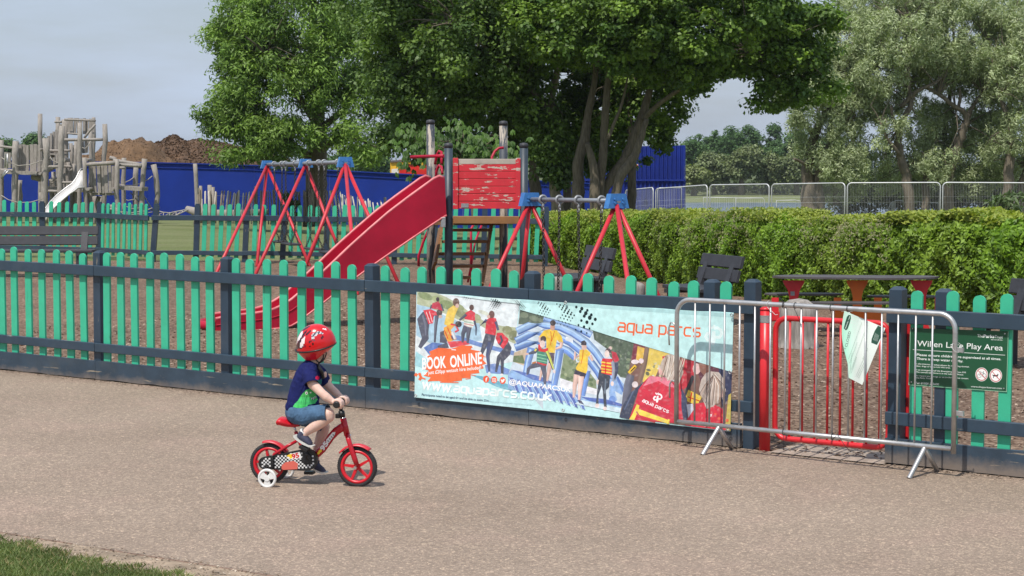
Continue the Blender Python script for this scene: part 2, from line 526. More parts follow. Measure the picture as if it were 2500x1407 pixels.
def fline(t, off):                       # point at distance t along the fence, off metres towards the viewer
    p = FP.p0 + FD * t + FN * off
    return (p.x, p.y)
EA, EB = G(-40, 1299), G(720, 1420)      # the path's lower left edge
ED = (EB - EA); ED.z = 0; ED.normalize()
e0 = EA - ED * 30; e1 = EB + ED * 6
pth = [fline(-40, -0.03), fline(12, -0.03), (14, 2.0), (12, -6), (e1.x, e1.y), (EA.x, EA.y), (e0.x, e0.y)]
sheet("path", pth, M_['path'], 0.006)

# earth strip between the path and the grass, with a thin brick edging line
m = plain("bare_earth", (0.31, 0.235, 0.165), 0.95, 0, 0.42, 6, bmp=0.9)
en = Vector((-ED.y, ED.x, 0));
if en.y > 0: en = -en
def eline(t, off):
    p = EA + ED * t + en * off
    return (p.x, p.y)
sheet("verge_earth", [eline(-12, 0), eline(9, 0), eline(9, 1.0), eline(-12, 1.0)], m, 0.010)
mb = MB()
k = -11.0
while k < 9:
    L = random.uniform(0.10, 0.2)
    a = eline(k, 0.0); c = eline(k + L - 0.012, 0.0)
    o = random.uniform(-0.006, 0.006)
    if random.random() < 0.75:
        mb.beam((a[0], a[1] + o, terr(*a) + 0.002), (c[0], c[1] + o, terr(*c) + 0.002), 0.020, 0.022, bev=0.004)
    k += L
tag(mb.build("path_edging", plain("edging_brick", (0.20, 0.13, 0.095), 0.9, 0, 0.4, 12, bmp=0.5)), kind='structure')

# ---- bark floor of the play area
m, n, l, b = newmat("bark_mulch")
tcn = n.new("ShaderNodeTexCoord")
def vor(sc, st, rot):
    mpn = n.new("ShaderNodeMapping"); mpn.inputs["Scale"].default_value = st; mpn.inputs["Rotation"].default_value = (0, 0, rot)
    l.new(tcn.outputs["Object"], mpn.inputs["Vector"])
    v = n.new("ShaderNodeTexVoronoi"); v.inputs["Scale"].default_value = sc
    l.new(mpn.outputs["Vector"], v.inputs["Vector"])
    s = n.new("ShaderNodeSeparateColor"); l.new(v.outputs["Color"], s.inputs["Color"])
    return v, s
va, sa = vor(26, (1, 2.2, 1), 0.6); vb, sb = vor(22, (2.2, 1, 1), 0.2)
ra = ramp(n, l, sa.outputs["Red"], [(0.0, (0.070, 0.043, 0.029)), (0.45, (0.155, 0.098, 0.068)), (0.8, (0.245, 0.163, 0.116)), (0.97, (0.48, 0.37, 0.27))])
rb = ramp(n, l, sb.outputs["Blue"], [(0.0, (0.085, 0.052, 0.036)), (0.5, (0.18, 0.115, 0.082)), (0.97, (0.34, 0.25, 0.18))])
cx = mixc(n, l, 0.45, ra.outputs["Color"], rb.outputs["Color"])
bn = noise_node(n, l, 0.5, 5, 0.6)
bc = ramp(n, l, bn.outputs["Fac"], [(0.3, (0.8,) * 3), (0.7, (1.2, 1.16, 1.12))])
l.new(mixc(n, l, 1.0, cx, bc.outputs["Color"], 'MULTIPLY'), b.inputs["Base Color"])
b.inputs["Roughness"].default_value = 0.9; b.inputs["Specular IOR Level"].default_value = 0.2
bump(n, l, b, va.outputs["Distance"], 0.9, 0.02)
M_['mulch'] = m
bark_poly = [fline(-14, -0.05), fline(14, -0.05), (13, 18), (9.5, 26), (1.2, 37.5), (-4.6, 36.2), (-13.5, 35.0), (-22, 34)]
sheet("bark_floor", bark_poly, m, 0.010)

# loose bark chips near the fence: nobody could count them
def kites(cen, dirs, nrm, length, width, cols):
    """numpy leaf maker: one folded kite per entry"""
    side = np.cross(nrm, dirs); side /= np.linalg.norm(side, axis=1, keepdims=True) + 1e-9
    L = length[:, None]; W = width[:, None]
    a = cen - dirs * L * .5; c = cen + dirs * L * .5
    m1 = cen - dirs * L * .06 + side * W * .5 + nrm * W * .12
    m2 = cen - dirs * L * .06 - side * W * .5 + nrm * W * .12
    V = np.stack([a, m1, c, m2], 1).reshape(-1, 3)
    C = np.repeat(cols, 4, axis=0)
    return V, C
def unit(a): return a / (np.linalg.norm(a, axis=1, keepdims=True) + 1e-9)
def quads_obj(name, V, C, mat, parent=None, smooth=False):
    me = bpy.data.meshes.new(name)
    nv = len(V)
    if parent is not None:
        M = np.array(winv(parent))
        V = V @ M[:3, :3].T + M[:3, 3]
    me.vertices.add(nv); me.vertices.foreach_set("co", V.astype(np.float32).ravel())
    me.loops.add(nv); me.loops.foreach_set("vertex_index", np.arange(nv, dtype=np.int32))
    nf = nv // 4
    me.polygons.add(nf)
    me.polygons.foreach_set("loop_start", np.arange(0, nv, 4, dtype=np.int32))
    me.polygons.foreach_set("loop_total", np.full(nf, 4, dtype=np.int32))
    me.update(calc_edges=True)
    at = me.color_attributes.new("tint", 'FLOAT_COLOR', 'POINT')
    at.data.foreach_set("color", np.concatenate([C, np.ones((nv, 1))], 1).astype(np.float32).ravel())
    return link(name, me, mat, parent)
N = 26000
ft = rng.uniform(-3, 13, N); fo = -0.07 - rng.uniform(0, 1, N) ** 1.3 * 9.0
base = np.array([FP.p0.x, FP.p0.y]); dd = np.array([FD.x, FD.y]); nn = np.array([FN.x, FN.y])
xy = base + ft[:, None] * dd + fo[:, None] * nn
zz = 0.006 * (-0.8 * xy[:, 0] + 0.6 * (xy[:, 1] - 13.0)) + 0.012 + rng.uniform(0, 0.016, N)
cen = np.column_stack([xy, zz])
ang = rng.uniform(0, 6.283, N)
dirs = unit(np.column_stack([np.cos(ang), np.sin(ang), rng.normal(0, .25, N)]))
nr = unit(np.column_stack([rng.normal(0, .45, N), rng.normal(0, .45, N), np.ones(N)]))
tone = rng.uniform(0, 1, N) ** 1.8
cols = np.array([0.11, 0.072, 0.052]) * (1 - tone[:, None]) + np.array([0.46, 0.36, 0.28]) * tone[:, None]
V, C = kites(cen, dirs, nr, rng.uniform(.02, .06, N), rng.uniform(.010, .022, N), cols)
tag(quads_obj("bark_chips", V, C, tinted("bark_chip", 0.9, 0, 0.15)), kind='stuff')

# dirt, chips and dry leaves gathered on the path along the foot of the fence
N = 2600
ft = rng.uniform(-2, 13, N); fo = 0.01 + np.abs(rng.normal(0, 0.10, N)) ** 1.2
xy = base + ft[:, None] * dd + fo[:, None] * nn
zz = 0.006 * (-0.8 * xy[:, 0] + 0.6 * (xy[:, 1] - 13.0)) + 0.011
cen = np.column_stack([xy, zz])
ang = rng.uniform(0, 6.283, N)
dirs = unit(np.column_stack([np.cos(ang), np.sin(ang), rng.normal(0, .1, N)]))
nr = unit(np.column_stack([rng.normal(0, .3, N), rng.normal(0, .3, N), np.ones(N)]))
tone = rng.uniform(0, 1, N)
cols = np.array([0.10, 0.07, 0.05]) * (1 - tone[:, None]) + np.array([0.34, 0.27, 0.21]) * tone[:, None]
V, C = kites(cen, dirs, nr, rng.uniform(.008, .035, N), rng.uniform(.006, .014, N), cols)
tag(quads_obj("path_litter", V, C, tinted("litter", 0.9, 0, 0.15)), kind='stuff')

# crumbs and pebbles on the bare strip
N = 3800
gt = rng.uniform(-1.5, 3.2, N); go = rng.uniform(-.05, .5, N)
ea = np.array([EA.x, EA.y]); e_d = np.array([ED.x, ED.y]); e_n = np.array([en.x, en.y])
xy = ea + gt[:, None] * e_d + go[:, None] * e_n
zz = 0.006 * (-0.8 * xy[:, 0] + 0.6 * (xy[:, 1] - 13.0)) + 0.014
ang = rng.uniform(0, 6.283, N)
dirs = unit(np.column_stack([np.cos(ang), np.sin(ang), rng.normal(0, .2, N)])); nr = unit(np.column_stack([rng.normal(0, .3, N), rng.normal(0, .3, N), np.ones(N)]))
tone = rng.uniform(0, 1, N) ** 1.5
cols = np.array([0.15, 0.105, 0.07]) * (1 - tone[:, None]) + np.array([0.50, 0.42, 0.33]) * tone[:, None]
V, C = kites(np.column_stack([xy, zz]), dirs, nr, rng.uniform(.006, .024, N), rng.uniform(.005, .014, N), cols)
tag(quads_obj("verge_gravel", V, C, tinted("gravel_bit", 0.9, 0, 0.15)), kind='stuff')

# grass of the verge, lower left: blades
vg_t = -9.0
M_['verge'] = grass_mat("verge_turf", (0.075, 0.115, 0.030), (0.12, 0.165, 0.045), (0.13, 0.12, 0.06), 3.0)
edge = [eline(-12, 0.13), eline(-4, 0.13), eline(-1.5, 0.10), eline(-.2, 0.13), eline(0.5, 0.20), eline(0.9, 0.28), eline(1.25, 0.31), eline(1.6, 0.30), eline(2.0, 0.40), eline(3, 0.50), eline(6, .6), eline(9, .6)]
VG = edge + [eline(9, 8), eline(-12, 8)]
sheet("verge_turf", VG, M_['verge'], 0.016)
def edge_off(t):
    T = [-12, -4, -1.5, -.2, .5, .9, 1.25, 1.6, 2.0, 3, 6, 9]; O = [.15, .15, .13, .15, .18, .26, .29, .27, .36, .48, .6, .6]
    return np.interp(t, T, O)
N = 62000
gt = rng.uniform(-1.5, 2.6, N); go = edge_off(gt) + rng.uniform(0, 1, N) ** 1.1 * 1.5 - 0.03 - np.abs(rng.normal(0, .025, N)) + .03 * np.sin(gt * 23) + .02 * np.sin(gt * 51 + 1)
ea = np.array([EA.x, EA.y]); e_d = np.array([ED.x, ED.y]); e_n = np.array([en.x, en.y])
xy = ea + gt[:, None] * e_d + go[:, None] * e_n
zz = 0.006 * (-0.8 * xy[:, 0] + 0.6 * (xy[:, 1] - 13.0)) + 0.012
h = rng.uniform(.012, .038, N)
ang = rng.uniform(0, 6.283, N)
dirs = unit(np.column_stack([np.cos(ang) * .9, np.sin(ang) * .9, rng.uniform(.5, 1.6, N)]))
cen = np.column_stack([xy, zz]) + dirs * h[:, None] * .5
nr = unit(np.cross(dirs, unit(rng.normal(0, 1, (N, 3)))))
tone = rng.uniform(0, 1, (N, 1)); dry = (rng.uniform(0, 1, (N, 1)) < .14)
pt = (np.sin(xy[:, :1] * 9) * np.sin(xy[:, 1:] * 7 + 1) * .5 + .5) * .4
cols = np.array([0.105, 0.150, 0.045]) * (1 - tone) + np.array([0.20, 0.245, 0.095]) * tone
cols = cols * (0.8 + pt)
cols = np.where(dry, np.array([0.33, 0.28, 0.14]), cols)
V, C = kites(cen, dirs, nr, h * 1.3, rng.uniform(.003, .006, N), cols)
tag(quads_obj("verge_grass", V, C, tinted("grass_blade", 0.6, 0.3, 0.2)), kind='stuff')

# concrete threshold in the gateway
ta, tb = FP.t(1885, 1100), FP.t(2163, 1130)
sheet("gate_threshold", [fline(ta, 0.05), fline(tb, 0.05), fline(tb, -0.42), fline(ta, -0.42)], plain("worn_concrete", (0.33, 0.27, 0.215), 0.9, 0, 0.3, 14, bmp=0.4), 0.0135)
# ================================================================== front picket fence
FO = Vector((FP.p0.x, FP.p0.y, 0))
def fz(t): 
    p = FP.p0 + FD * t
    return terr(p.x, p.y)
def fence_world(t, y, z):               # local fence frame (y away from the viewer) -> world
    p = FP.p0 + FD * t - FN * y
    return Vector((p.x, p.y, z))
def picket_mesh(w, th, z0, z1, lean=0.0):
    """board with a rounded top, in the local x-z plane, thickness along y"""
    pts = [(-w / 2, z0), (w / 2, z0), (w / 2, z1 - w * .42), (w * .42, z1 - w * .22), (w * .27, z1 - w * .07), (0, z1),
           (-w * .27, z1 - w * .07), (-w * .42, z1 - w * .22), (-w / 2, z1 - w * .42)]
    return pts
def fence_parts(root, tz, posts, pickets, rails, board, pw=0.082, pth=0.020, H=1.155, jit=0.008, lean=0.004):
    for (t, h, yo) in posts:
        mb = MB(); w = 0.088; z0 = tz(t) - 0.05; z1 = tz(t) + h; c = 0.020
        lx = random.gauss(0, lean)
        ring = [(-1, -1), (1, -1), (1, 1), (-1, 1)]
        vs = []
        for z, s in ((z0, w / 2), (z1 - c, w / 2), (z1, w / 2 - c)):
            for (i, j) in ring: vs.append((t + i * s + lx * (z - z0), yo + 0.045 + j * s, z))
        fs = [(0, 3, 2, 1), (8, 9, 10, 11)]
        for k in range(2):
            for q in range(4): fs.append((k * 4 + q, k * 4 + (q + 1) % 4, k * 4 + 4 + (q + 1) % 4, k * 4 + 4 + q))
        mb.add(vs, fs)
        mb.build("post", M_['navy_up'], root, False)
    for t in pickets:
        ln = random.gauss(0, lean); w = pw * random.uniform(.96, 1.04)
        z0 = tz(t) + 0.05; z1 = tz(t) + H + random.gauss(0, jit)
        mb = MB(); y0 = 0.0405 + random.uniform(0, .002)
        poly = [Vector((t + x + ln * (z - z0), y0, z)) for x, z in picket_mesh(w, pth, z0, z1)]
        mb.prism(poly, (0, pth, 0))
        mb.build("picket", M_['green'], root, False)
    for (a, b, zc, hh, th) in rails:
        mb = MB()
        mb.beam((a + .002, th / 2, tz(a) + zc), (b - .002, th / 2, tz(b) + zc), th, hh, bev=.004)
        mb.build("rail", M_['navy'], root, False)
    for (a, b) in board:
        mb = MB(); th = 0.034
        n = max(2, int((b - a) / .12)); top = []; bot = []
        for i in range(n + 1):
            t = a + .002 + (b - a - .004) * i / n
            top.append((t, 0.006, tz(t) + 0.178 + random.gauss(0, .0012)))
            bot.append((t, 0.006, tz(t) + 0.012 + abs(random.gauss(0, .004))))
        mb.prism([Vector(p) for p in top + bot[::-1]], (0, th, 0))
        mb.build("gravel_board", M_['board'], root, False)

def ft_(x): return FP.t(x, 800, -0.05)
left_posts = [238, 549, 903, 1293.6, 1731, 1832]
left_pk = [7, 37, 72, 104, 140, 173, 206, 261.5, 296, 330, 367, 403, 442, 478, 514, 577, 613.5, 651.5, 693, 736, 778.5, 820, 861, 941.2, 987,
           1032, 1076, 1119.6, 1165, 1211, 1257, 1339.5, 1387, 1435.6, 1487, 1538.5, 1590, 1643, 1692, 1772]
tl = [ft_(x) for x in left_posts]
pk = [ft_(x) for x in left_pk]
t0 = pk[0] - 0.17
extra_p, extra_k = [], []
tt = tl[0] - 1.65
kk = pk[0]
while kk > -5.5:
    kk -= 0.170
    if min(abs(kk - q) for q in (tl[0] - 1.65, tl[0] - 3.3, tl[0] - 4.95)) > .085: extra_k.append(kk)
extra_p = [tl[0] - 1.65, tl[0] - 3.3, tl[0] - 4.95]
fence_l = thing("picket_fence", "long green picket fence with navy rails on the path, left of the red gate", "fence", FO, FROT, "picket fences round the playground")
jr = [tl[0] - 3.3, tl[0] - 1.65 + .02, tl[0] + .01, tl[2] - .015, tl[3] + .02, tl[5] + .048]
ends = [tl[0] - 5.0] + jr
rails = []
for a, b in zip(ends[:-1], ends[1:]):
    rails += [(a, b, 0.985, 0.092, 0.038), (a, b, 0.298, 0.078, 0.038)]
boards = [(ends[0], ends[2]), (ends[2], ends[3]), (ends[3], ends[4]), (ends[4], ends[5]), (ends[5], tl[5] - .05)]
posts = [(t, 1.16, 0.042) for t in extra_p + tl]
posts[-1] = (tl[5], 1.175, 0.0385)
fence_parts(fence_l, fz, posts, extra_k + pk, rails, boards)

right_posts = [2186, 2301]
tr = [ft_(x) for x in right_posts]
tr += [tr[1] + 1.65, tr[1] + 3.3]
pkr = [ft_(x) for x in (2239, 2327, 2391, 2456)]
k = pkr[-1]
while k < tr[3] - .2:
    k += 0.172
    if abs(k - tr[2]) > .085: pkr.append(k)
fence_r = thing("picket_fence", "short green picket fence right of the red gate, carrying the dark green sign", "fence", FO, FROT, "picket fences round the playground")
a = tr[0] - .046
fence_parts(fence_r, fz, [(t, 1.17, 0.042) for t in tr], pkr,
            [(a, tr[3], 0.985, 0.098, 0.038), (a, tr[3], 0.31, 0.085, 0.038)], [(a, tr[3])])

# ================================================================== red tubular gate with its posts
GP = Plane(FP.p0 - FN * 0.09, FD)
gate = thing("tubular_gate", "bright red tubular metal gate shut behind the grey steel barrier", "gate", GP.pt(2020, 1090), 0)
def gp(px, py): return GP.pt(px, py)
xl, xr = gp(1893, 900), gp(2172, 900)
tL, tR = GP.t(1894), GP.t(2172)
def gl(t, z):
    p = GP.p0 + GP.d * t
    return Vector((p.x, p.y, z))
zT = gp(1990, 781).z; zB = gp(1990, 1078).z
def rrect(t0, t1, z0, z1, r, n=6):
    pts = []
    for (cx, cz, a0) in ((t1 - r, z1 - r, 0), (t0 + r, z1 - r, 90), (t0 + r, z0 + r, 180), (t1 - r, z0 + r, 270)):
        for i in range(n + 1):
            a = R(a0 + 90 * i / n)
            pts.append((cx + r * math.cos(a), cz + r * math.sin(a)))
    return pts
pts = [gl(t, z) for t, z in rrect(tL, tR, zB, zT, 0.085)]
MB().tube(pts, 0.019, 10, closed=True).build("frame", M_['gatered'], gate)
for x in (1929, 1960, 1991, 2022, 2053, 2084, 2118, 2150):
    t = GP.t(x)
    MB().tube([gl(t, zB + .01), gl(t, zT - .01)], 0.0085, 8).build("bar", M_['gatered'], gate)
def round_post(name, label, base, r, h, mat, cap=None, band=None, group=None):
    t = thing(name, label, "post", base, 0, group)
    MB().tube([base, base + Vector((0, 0, h))], r, 20).build("shaft", mat, t)
    if cap:
        MB().tube([base + Vector((0, 0, h)), base + Vector((0, 0, h + .012)), base + Vector((0, 0, h + .022))], [r * 1.08, r * 1.05, r * .5], 20).build("cap", cap, t)
    if band:
        z0, z1, bm_ = band
        MB().tube([base + Vector((0, 0, z0)), base + Vector((0, 0, z1))], r + .0015, 20, caps=False).build("reflective_band", bm_, t)
    return t
pb = FP.pt(1866.5, 1104, -0.03); pb.z = terr(pb.x, pb.y)
top = Plane(pb, FD).pt(1866, 757).z
round_post("gate_post", "thick red steel gate post with a silver band beside the navy post", pb, 0.038, top - pb.z, M_['gatered'], M_['gatered'],
           (top - pb.z - .085, top - pb.z - .035, M_['galv']), "red steel gate posts")
q = FP.pt(2212, 1070, -0.16); q.z = terr(q.x, q.y)
t = thing("gate_post", "flat red steel closing post standing behind the navy fence post at the gate", "post", q, FROT, "red steel gate posts")
MB().box((0, 0, .47), (0.045, 0.04, .94), bev=.004).build("shaft", M_['gatered'], t, False)
MB().box((-.03, -.01, .62), (0.03, 0.03, .10), bev=.003).build("latch", M_['gatered'], t, False)

# ================================================================== grey crowd barrier
bl = (G(1715, 1113) + G(1786, 1099)) / 2
br = (G(2219, 1171) + G(2289, 1153)) / 2
BD = br - bl; BD.z = 0; BD.normalize()
BP = Plane(bl, BD); BN = BP.n
barrier = thing("crowd_barrier", "grey galvanised steel crowd barrier standing across the closed red gate", "barrier", bl, math.atan2(BD.y, BD.x))
Lt, Rt = BP.t(1652, 900), BP.t(2331, 900)
zTl, zTr = BP.pt(1700, 733).z, BP.pt(2270, 765).z
zBl, zBr = BP.pt(1665, 1030).z, BP.pt(2325, 1096).z
ztop = lambda t: zTl + (zTr - zTl) * (t - Lt) / (Rt - Lt)
zbot = lambda t: zBl + (zBr - zBl) * (t - Lt) / (Rt - Lt)
def bw(t, z, off=0.0):
    p = BP.p0 + BP.d * t + BN * off
    return Vector((p.x, p.y, z))
r = 0.105
pts = [bw(Lt, zbot(Lt) - .02)]
for i in range(9):
    a = R(180 - 90 * i / 8); pts.append(bw(Lt + r + r * math.cos(a), ztop(Lt) - r + r * math.sin(a)))
for i in range(9):
    a = R(90 - 90 * i / 8); pts.append(bw(Rt - r + r * math.cos(a), ztop(Rt) - r + r * math.sin(a)))
pts.append(bw(Rt, zbot(Rt) - .03))
MB().tube(pts, 0.0165, 14).build("frame", M_['galv'], barrier)
MB().tube([bw(Lt + .012, zbot(Lt)), bw(Rt - .012, zbot(Rt))], 0.0155, 12).build("bottom_rail", M_['galv'], barrier)
for x in (1697, 1733, 1769, 1806, 1843, 1881, 1918, 1956, 1994, 2034, 2073, 2113, 2153, 2193, 2236, 2277):
    t = BP.t(x)
    MB().tube([bw(t, zbot(t)), bw(t, ztop(t) - .008)], 0.0068, 8).build("bar", M_['galv'], barrier)
for (xf, yf, xb, yb, xm, ym) in ((1715, 1113, 1788, 1099, 1757, 1040), (2219, 1171, 2289, 1153, 2262, 1094)):
    f, bk = G(xf, yf), G(xb, yb)
    tm = BP.t(xm); topp = bw(tm, zbot(tm) - .012)
    MB().tube([topp, f + Vector((0, 0, .004))], 0.0165, 12, caps=False).tube([topp, f + Vector((0, 0, .004))], 0.0135, 12, caps=True, col=None).build("foot", M_['galv'], barrier)
    MB().tube([topp, bk + Vector((0, 0, .004))], 0.0165, 12, caps=True).build("foot", M_['galv'], barrier)
# hook at the left end, two eyes at the right end
hk = [BP.pt(x, y) for x, y in ((1652, 806), (1645, 789), (1637, 788), (1633, 800), (1633, 822), (1634, 843))]
MB().tube(hk, 0.0058, 8).build("hook", M_['galv'], barrier)
hk2 = [BP.pt(x, y) for x, y in ((1652, 930), (1640, 930), (1635, 938), (1635, 972))]
MB().tube(hk2, 0.0058, 8).build("hook", M_['galv'], barrier)
for py in (855, 1010):
    c = BP.pt(2343, py)
    Mx = Matrix.Rotation(math.atan2(BD.y, BD.x), 3, 'Z')
    MB().box(c, (0.055, 0.006, 0.032), Mx, bev=.002).box(c + BD * .022, (0.008, 0.022, 0.032), Mx).build("eye_bracket", M_['galv'], barrier)

black = plain("black_cable_tie", (0.012, 0.012, 0.013), 0.4, 0, 0.2, 20)
white_t = plain("white_cable_tie", (0.6, 0.6, 0.58), 0.4, 0, 0.1, 20)
def tie(px, tail, mat, label, at='top'):
    t = BP.t(px); z = ztop(t) if at == 'top' else zbot(t)
    c = bw(t, z)
    mb = MB(); mb.torus(c, 0.0215, 0.0022, BD, 18, 6)
    if tail: mb.tube([bw(t, z - .02, .015)] + [BP.pt(x, y, .02) for x, y in tail], 0.0019, 6)
    tag(mb.build("cable_tie", mat), label, "cable tie", "cable ties on the barrier")
tie(1913, [(1914, 742), (1907, 730), (1898, 724)], black, "short black cable tie round the barrier top rail above the big stump")
tie(1941, [(1943, 762), (1951, 780), (1956, 794)], black, "black cable tie with a slanting tail hanging over the red gate's top bar")
tie(2029, [(2031, 770), (2030, 795), (2029, 820)], black, "black cable tie with a straight hanging tail left of the paper notice")
tie(2070, None, black, "black cable tie holding the paper notice on the barrier")
tie(1876, [(1886, 762), (1893, 769), (1899, 768)], white_t, "white cable tie curled round the top rail beside the red gate post")
tie(1916, [(1913, 1060), (1914, 1085), (1913, 1100)], black, "thin black cable tie round the barrier bottom rail, left", 'bot')
tie(2036, [(2045, 1060), (2062, 1088), (2078, 1104)], black, "black cable tie with two long tails on the barrier bottom rail", 'bot')
# ring on the right end eye
c = BP.pt(2336, 848, .0)
tag(MB().torus(c, .034, .0022, BN * .5 + BD * .8 + Vector((0, 0, .4)), 20, 6).build("cable_tie", white_t), "white cable tie looped round the right end of the barrier", "cable tie", "cable ties on the barrier")

# ================================================================== fence at the back of the play area
def back_fence():
    pts = [(-60, 626), (105, 629), (240, 632), (372, 641), (478, 641), (597, 642), (689, 643), (795, 645), (962, 647), (1060, 649), (1180, 650), (1330, 652)]
    W = [G(x, y) for x, y in pts]
    root = thing("picket_fence", "distant green picket fence behind the playground with leaning posts and one empty bay", "fence", W[0], 0, "picket fences round the playground")
    leanx = {105: .0, 240: .03, 372: .06, 478: .03, 597: .04, 689: .04, 795: .03}
    for (x, y), w in zip(pts, W):
        ln = leanx.get(x, .02)
        mb = MB()
        h = 1.13
        a = w + Vector((0, 0, -.05)); b_ = w + Vector((ln * 1.6, 0, h - .03))
        mb.beam(a, b_, .10, .10, up=(0, 1, 0)); mb.beam(b_, b_ + Vector((0, 0, .03)), .075, .075, up=(0, 1, 0))
        mb.build("post", M_['navy_up'], root)
    for i in range(len(pts) - 1):
        a, b_ = W[i], W[i + 1]
        d = (b_ - a); L = d.length; dn = d.normalized()
        nrm = Vector((dn.y, -dn.x, 0))
        if nrm.y > 0: nrm = -nrm
        for z, h in ((.86, .10), (.19, .085)):
            sag = random.uniform(-.01, .01)
            MB().beam(a + nrm * .07 + Vector((0, 0, z)), b_ + nrm * .07 + Vector((0, 0, z + sag)), .035, h, bev=.004).build("rail", M_['navy'], root)
        if pts[i][0] == 372: continue        # the empty bay
        n = max(3, round(L / .172)) - 1
        for k in range(n):
            f = (k + 1) / (n + 1)
            p = a + d * f + nrm * .035
            ln = .035 + random.gauss(0, .008) if pts[i][0] >= 105 else random.gauss(.01, .006)
            z0 = p.z + random.uniform(.08, .12); z1 = p.z + 1.12 + random.gauss(0, .012)
            poly = [p * 1 + dn * (x + ln * 1.4 * (z - z0)) + Vector((0, 0, z - p.z)) for x, z in picket_mesh(.084, .02, z0, z1)]
            MB().prism(poly, nrm * -.02).build("picket", M_['green'], root)
back_fence()
# ================================================================== slide tower
tower = thing("slide_tower", "wooden climbing tower with flaking red boards, four round posts and open steps", "play tower", G(1185, 815))
M_['post_dark'] = paint("dark_round_post", (0.035, 0.052, 0.070), (0.50, 0.47, 0.41), 0.74, 0.76, (9, 9, .8), 2.0, 0.45, 0.2)
M_['post_flaked'] = paint("flaked_round_post", (0.045, 0.055, 0.070), (0.46, 0.40, 0.33), 0.50, 0.52, (7, 7, .7), 2.6, 0.6, 0.2)
M_['redpeel'] = paint("flaking_red_boards", (0.56, 0.022, 0.035), (0.60, 0.52, 0.43), 0.585, 0.595, (1.6, 3, 6), 3.4, 0.6, 0.15)
M_['greywood'] = paint("bare_grey_board", (0.42, 0.37, 0.31), (0.55, 0.05, 0.05), 0.60, 0.63, (1.3, 5, 9), 2.4, 0.8, 0.25)
M_['brownwood'] = paint("brown_timber", (0.26, 0.125, 0.042), (0.5, 0.42, 0.32), 0.68, 0.71, (1.3, 5, 9), 2.2, 0.6, 0.25)
M_['step'] = plain("brown_step_timber", (0.24, 0.115, 0.045), 0.6, 0, 0.3, 7, bmp=.3, stretch=(1, 5, 5))
Df, Db = 22.4, 23.7
def zcol(px, py, D): return P(px, py, D)
def tower_post(px, ytop, D, mat, r=.0505):
    p = zcol(px, ytop, D); b = Vector((p.x, p.y, terr(p.x, p.y) - .05))
    o = MB().tube([b, p], r, 18).build("post", mat, tower)
    MB().tube([p - Vector((0, 0, .035)), p, p + Vector((0, 0, .018)), p + Vector((0, 0, .026))], [r * 1.05, r * 1.07, r * .9, r * .3], 18).build("post_cap", M_['bench'], o)
    return p
pf1 = tower_post(1095, 354, Df, M_['post_dark']); pf2 = tower_post(1279, 354, Df - .15, M_['post_dark'])
def late_flaked(px, ytop, D):
    return tower_post(px, ytop, D, M_['post_flaked'], .053)
pb1 = late_flaked(1051, 297, Db); pb2 = late_flaked(1229, 300, Db - .15)
TP = Plane(pf1, pf2 - pf1)                       # front face of the tower
ex = TP.d; dn_ = -TP.n
def tq(px, py, off=0.0): return TP.pt(px, py, off)
Mt = Matrix.Rotation(math.atan2(ex.y, ex.x), 3, 'Z')
# boarded front panel: seven boards and two uprights
ys_ = [388, 401.5, 419, 437, 455, 473.5, 492, 510.5]
for i in range(7):
    a, b_ = tq(1112, ys_[i], .01), tq(1266, ys_[i + 1], .01)
    c = (a + b_) / 2; w = (b_ - a).dot(ex); h = a.z - b_.z - .004
    MB().box(c, (w, .024, h), Mt, bev=.003).build("board", M_['greywood'] if i == 0 else M_['redpeel'], tower)
a, b_ = tq(1108, 389, -.012), tq(1270, 509, -.012)
MB().box((a + b_) / 2, ((b_ - a).dot(ex), .01, a.z - b_.z), Mt).build("backing", M_['step'], tower)
for x0, x1 in ((1106, 1119), (1259, 1271)):
    a, b_ = tq(x0, 386, .034), tq(x1, 511, .034)
    MB().box((a + b_) / 2, ((b_ - a).dot(ex), .022, a.z - b_.z), Mt, bev=.003).build("upright", M_['redpeel'], tower)
a, b_ = tq(1126, 497, .026), tq(1144, 507, .026)
MB().box((a + b_) / 2, ((b_ - a).dot(ex), .004, a.z - b_.z), Mt).build("plate", M_['clamp'], tower)
# platform beam and deck
a, b_ = tq(1107, 528, .02), tq(1268, 547, .02)
MB().box((a + b_) / 2, ((b_ - a).dot(ex), .045, a.z - b_.z), Mt, bev=.004).build("platform_beam", M_['brownwood'], tower)
zd = tq(1180, 532).z
depth = (pb1 - pf1).dot(dn_) 
c0_ = (Vector((pf1.x, pf1.y, zd)) + Vector((pf2.x, pf2.y, zd)) + Vector((pb1.x, pb1.y, zd)) + Vector((pb2.x, pb2.y, zd))) / 4
MB().box(c0_ - Vector((0, 0, .03)), ((pf2 - pf1).length - .08, depth + .03, .035), Mt).build("platform", M_['step'], tower)
MB().box(Vector((pb1.x + pb2.x, pb1.y + pb2.y, 2 * zd - .16)) / 2, ((pb2 - pb1).length - .1, .04, .10), Mt).build("platform_beam", M_['step'], tower)
# steps under the platform, dark brown open treads
Ds = 23.0
for i, (xa, xb, yy, yh) in enumerate([(1100, 1200, 562, 10), (1082, 1192, 590, 8), (1072, 1186, 620, 8), (1104, 1180, 650, 8), (1110, 1166, 678, 8)]):
    D = Ds + .5 - i * .16
    a = P(xa, yy, D); b_ = P(xb, yy, D - .1)
    MB().beam(a, b_, .16, .035, bev=.004).build("tread", M_['step'], tower)
for xs_ in ((1200, 545, 1176, 700), (1076, 556, 1060, 650)):
    MB().beam(P(xs_[0], xs_[1], Ds + .5), P(xs_[2], xs_[3], Ds - .25), .035, .13, up=(0, 1, .4)).build("stringer", M_['step'], tower)
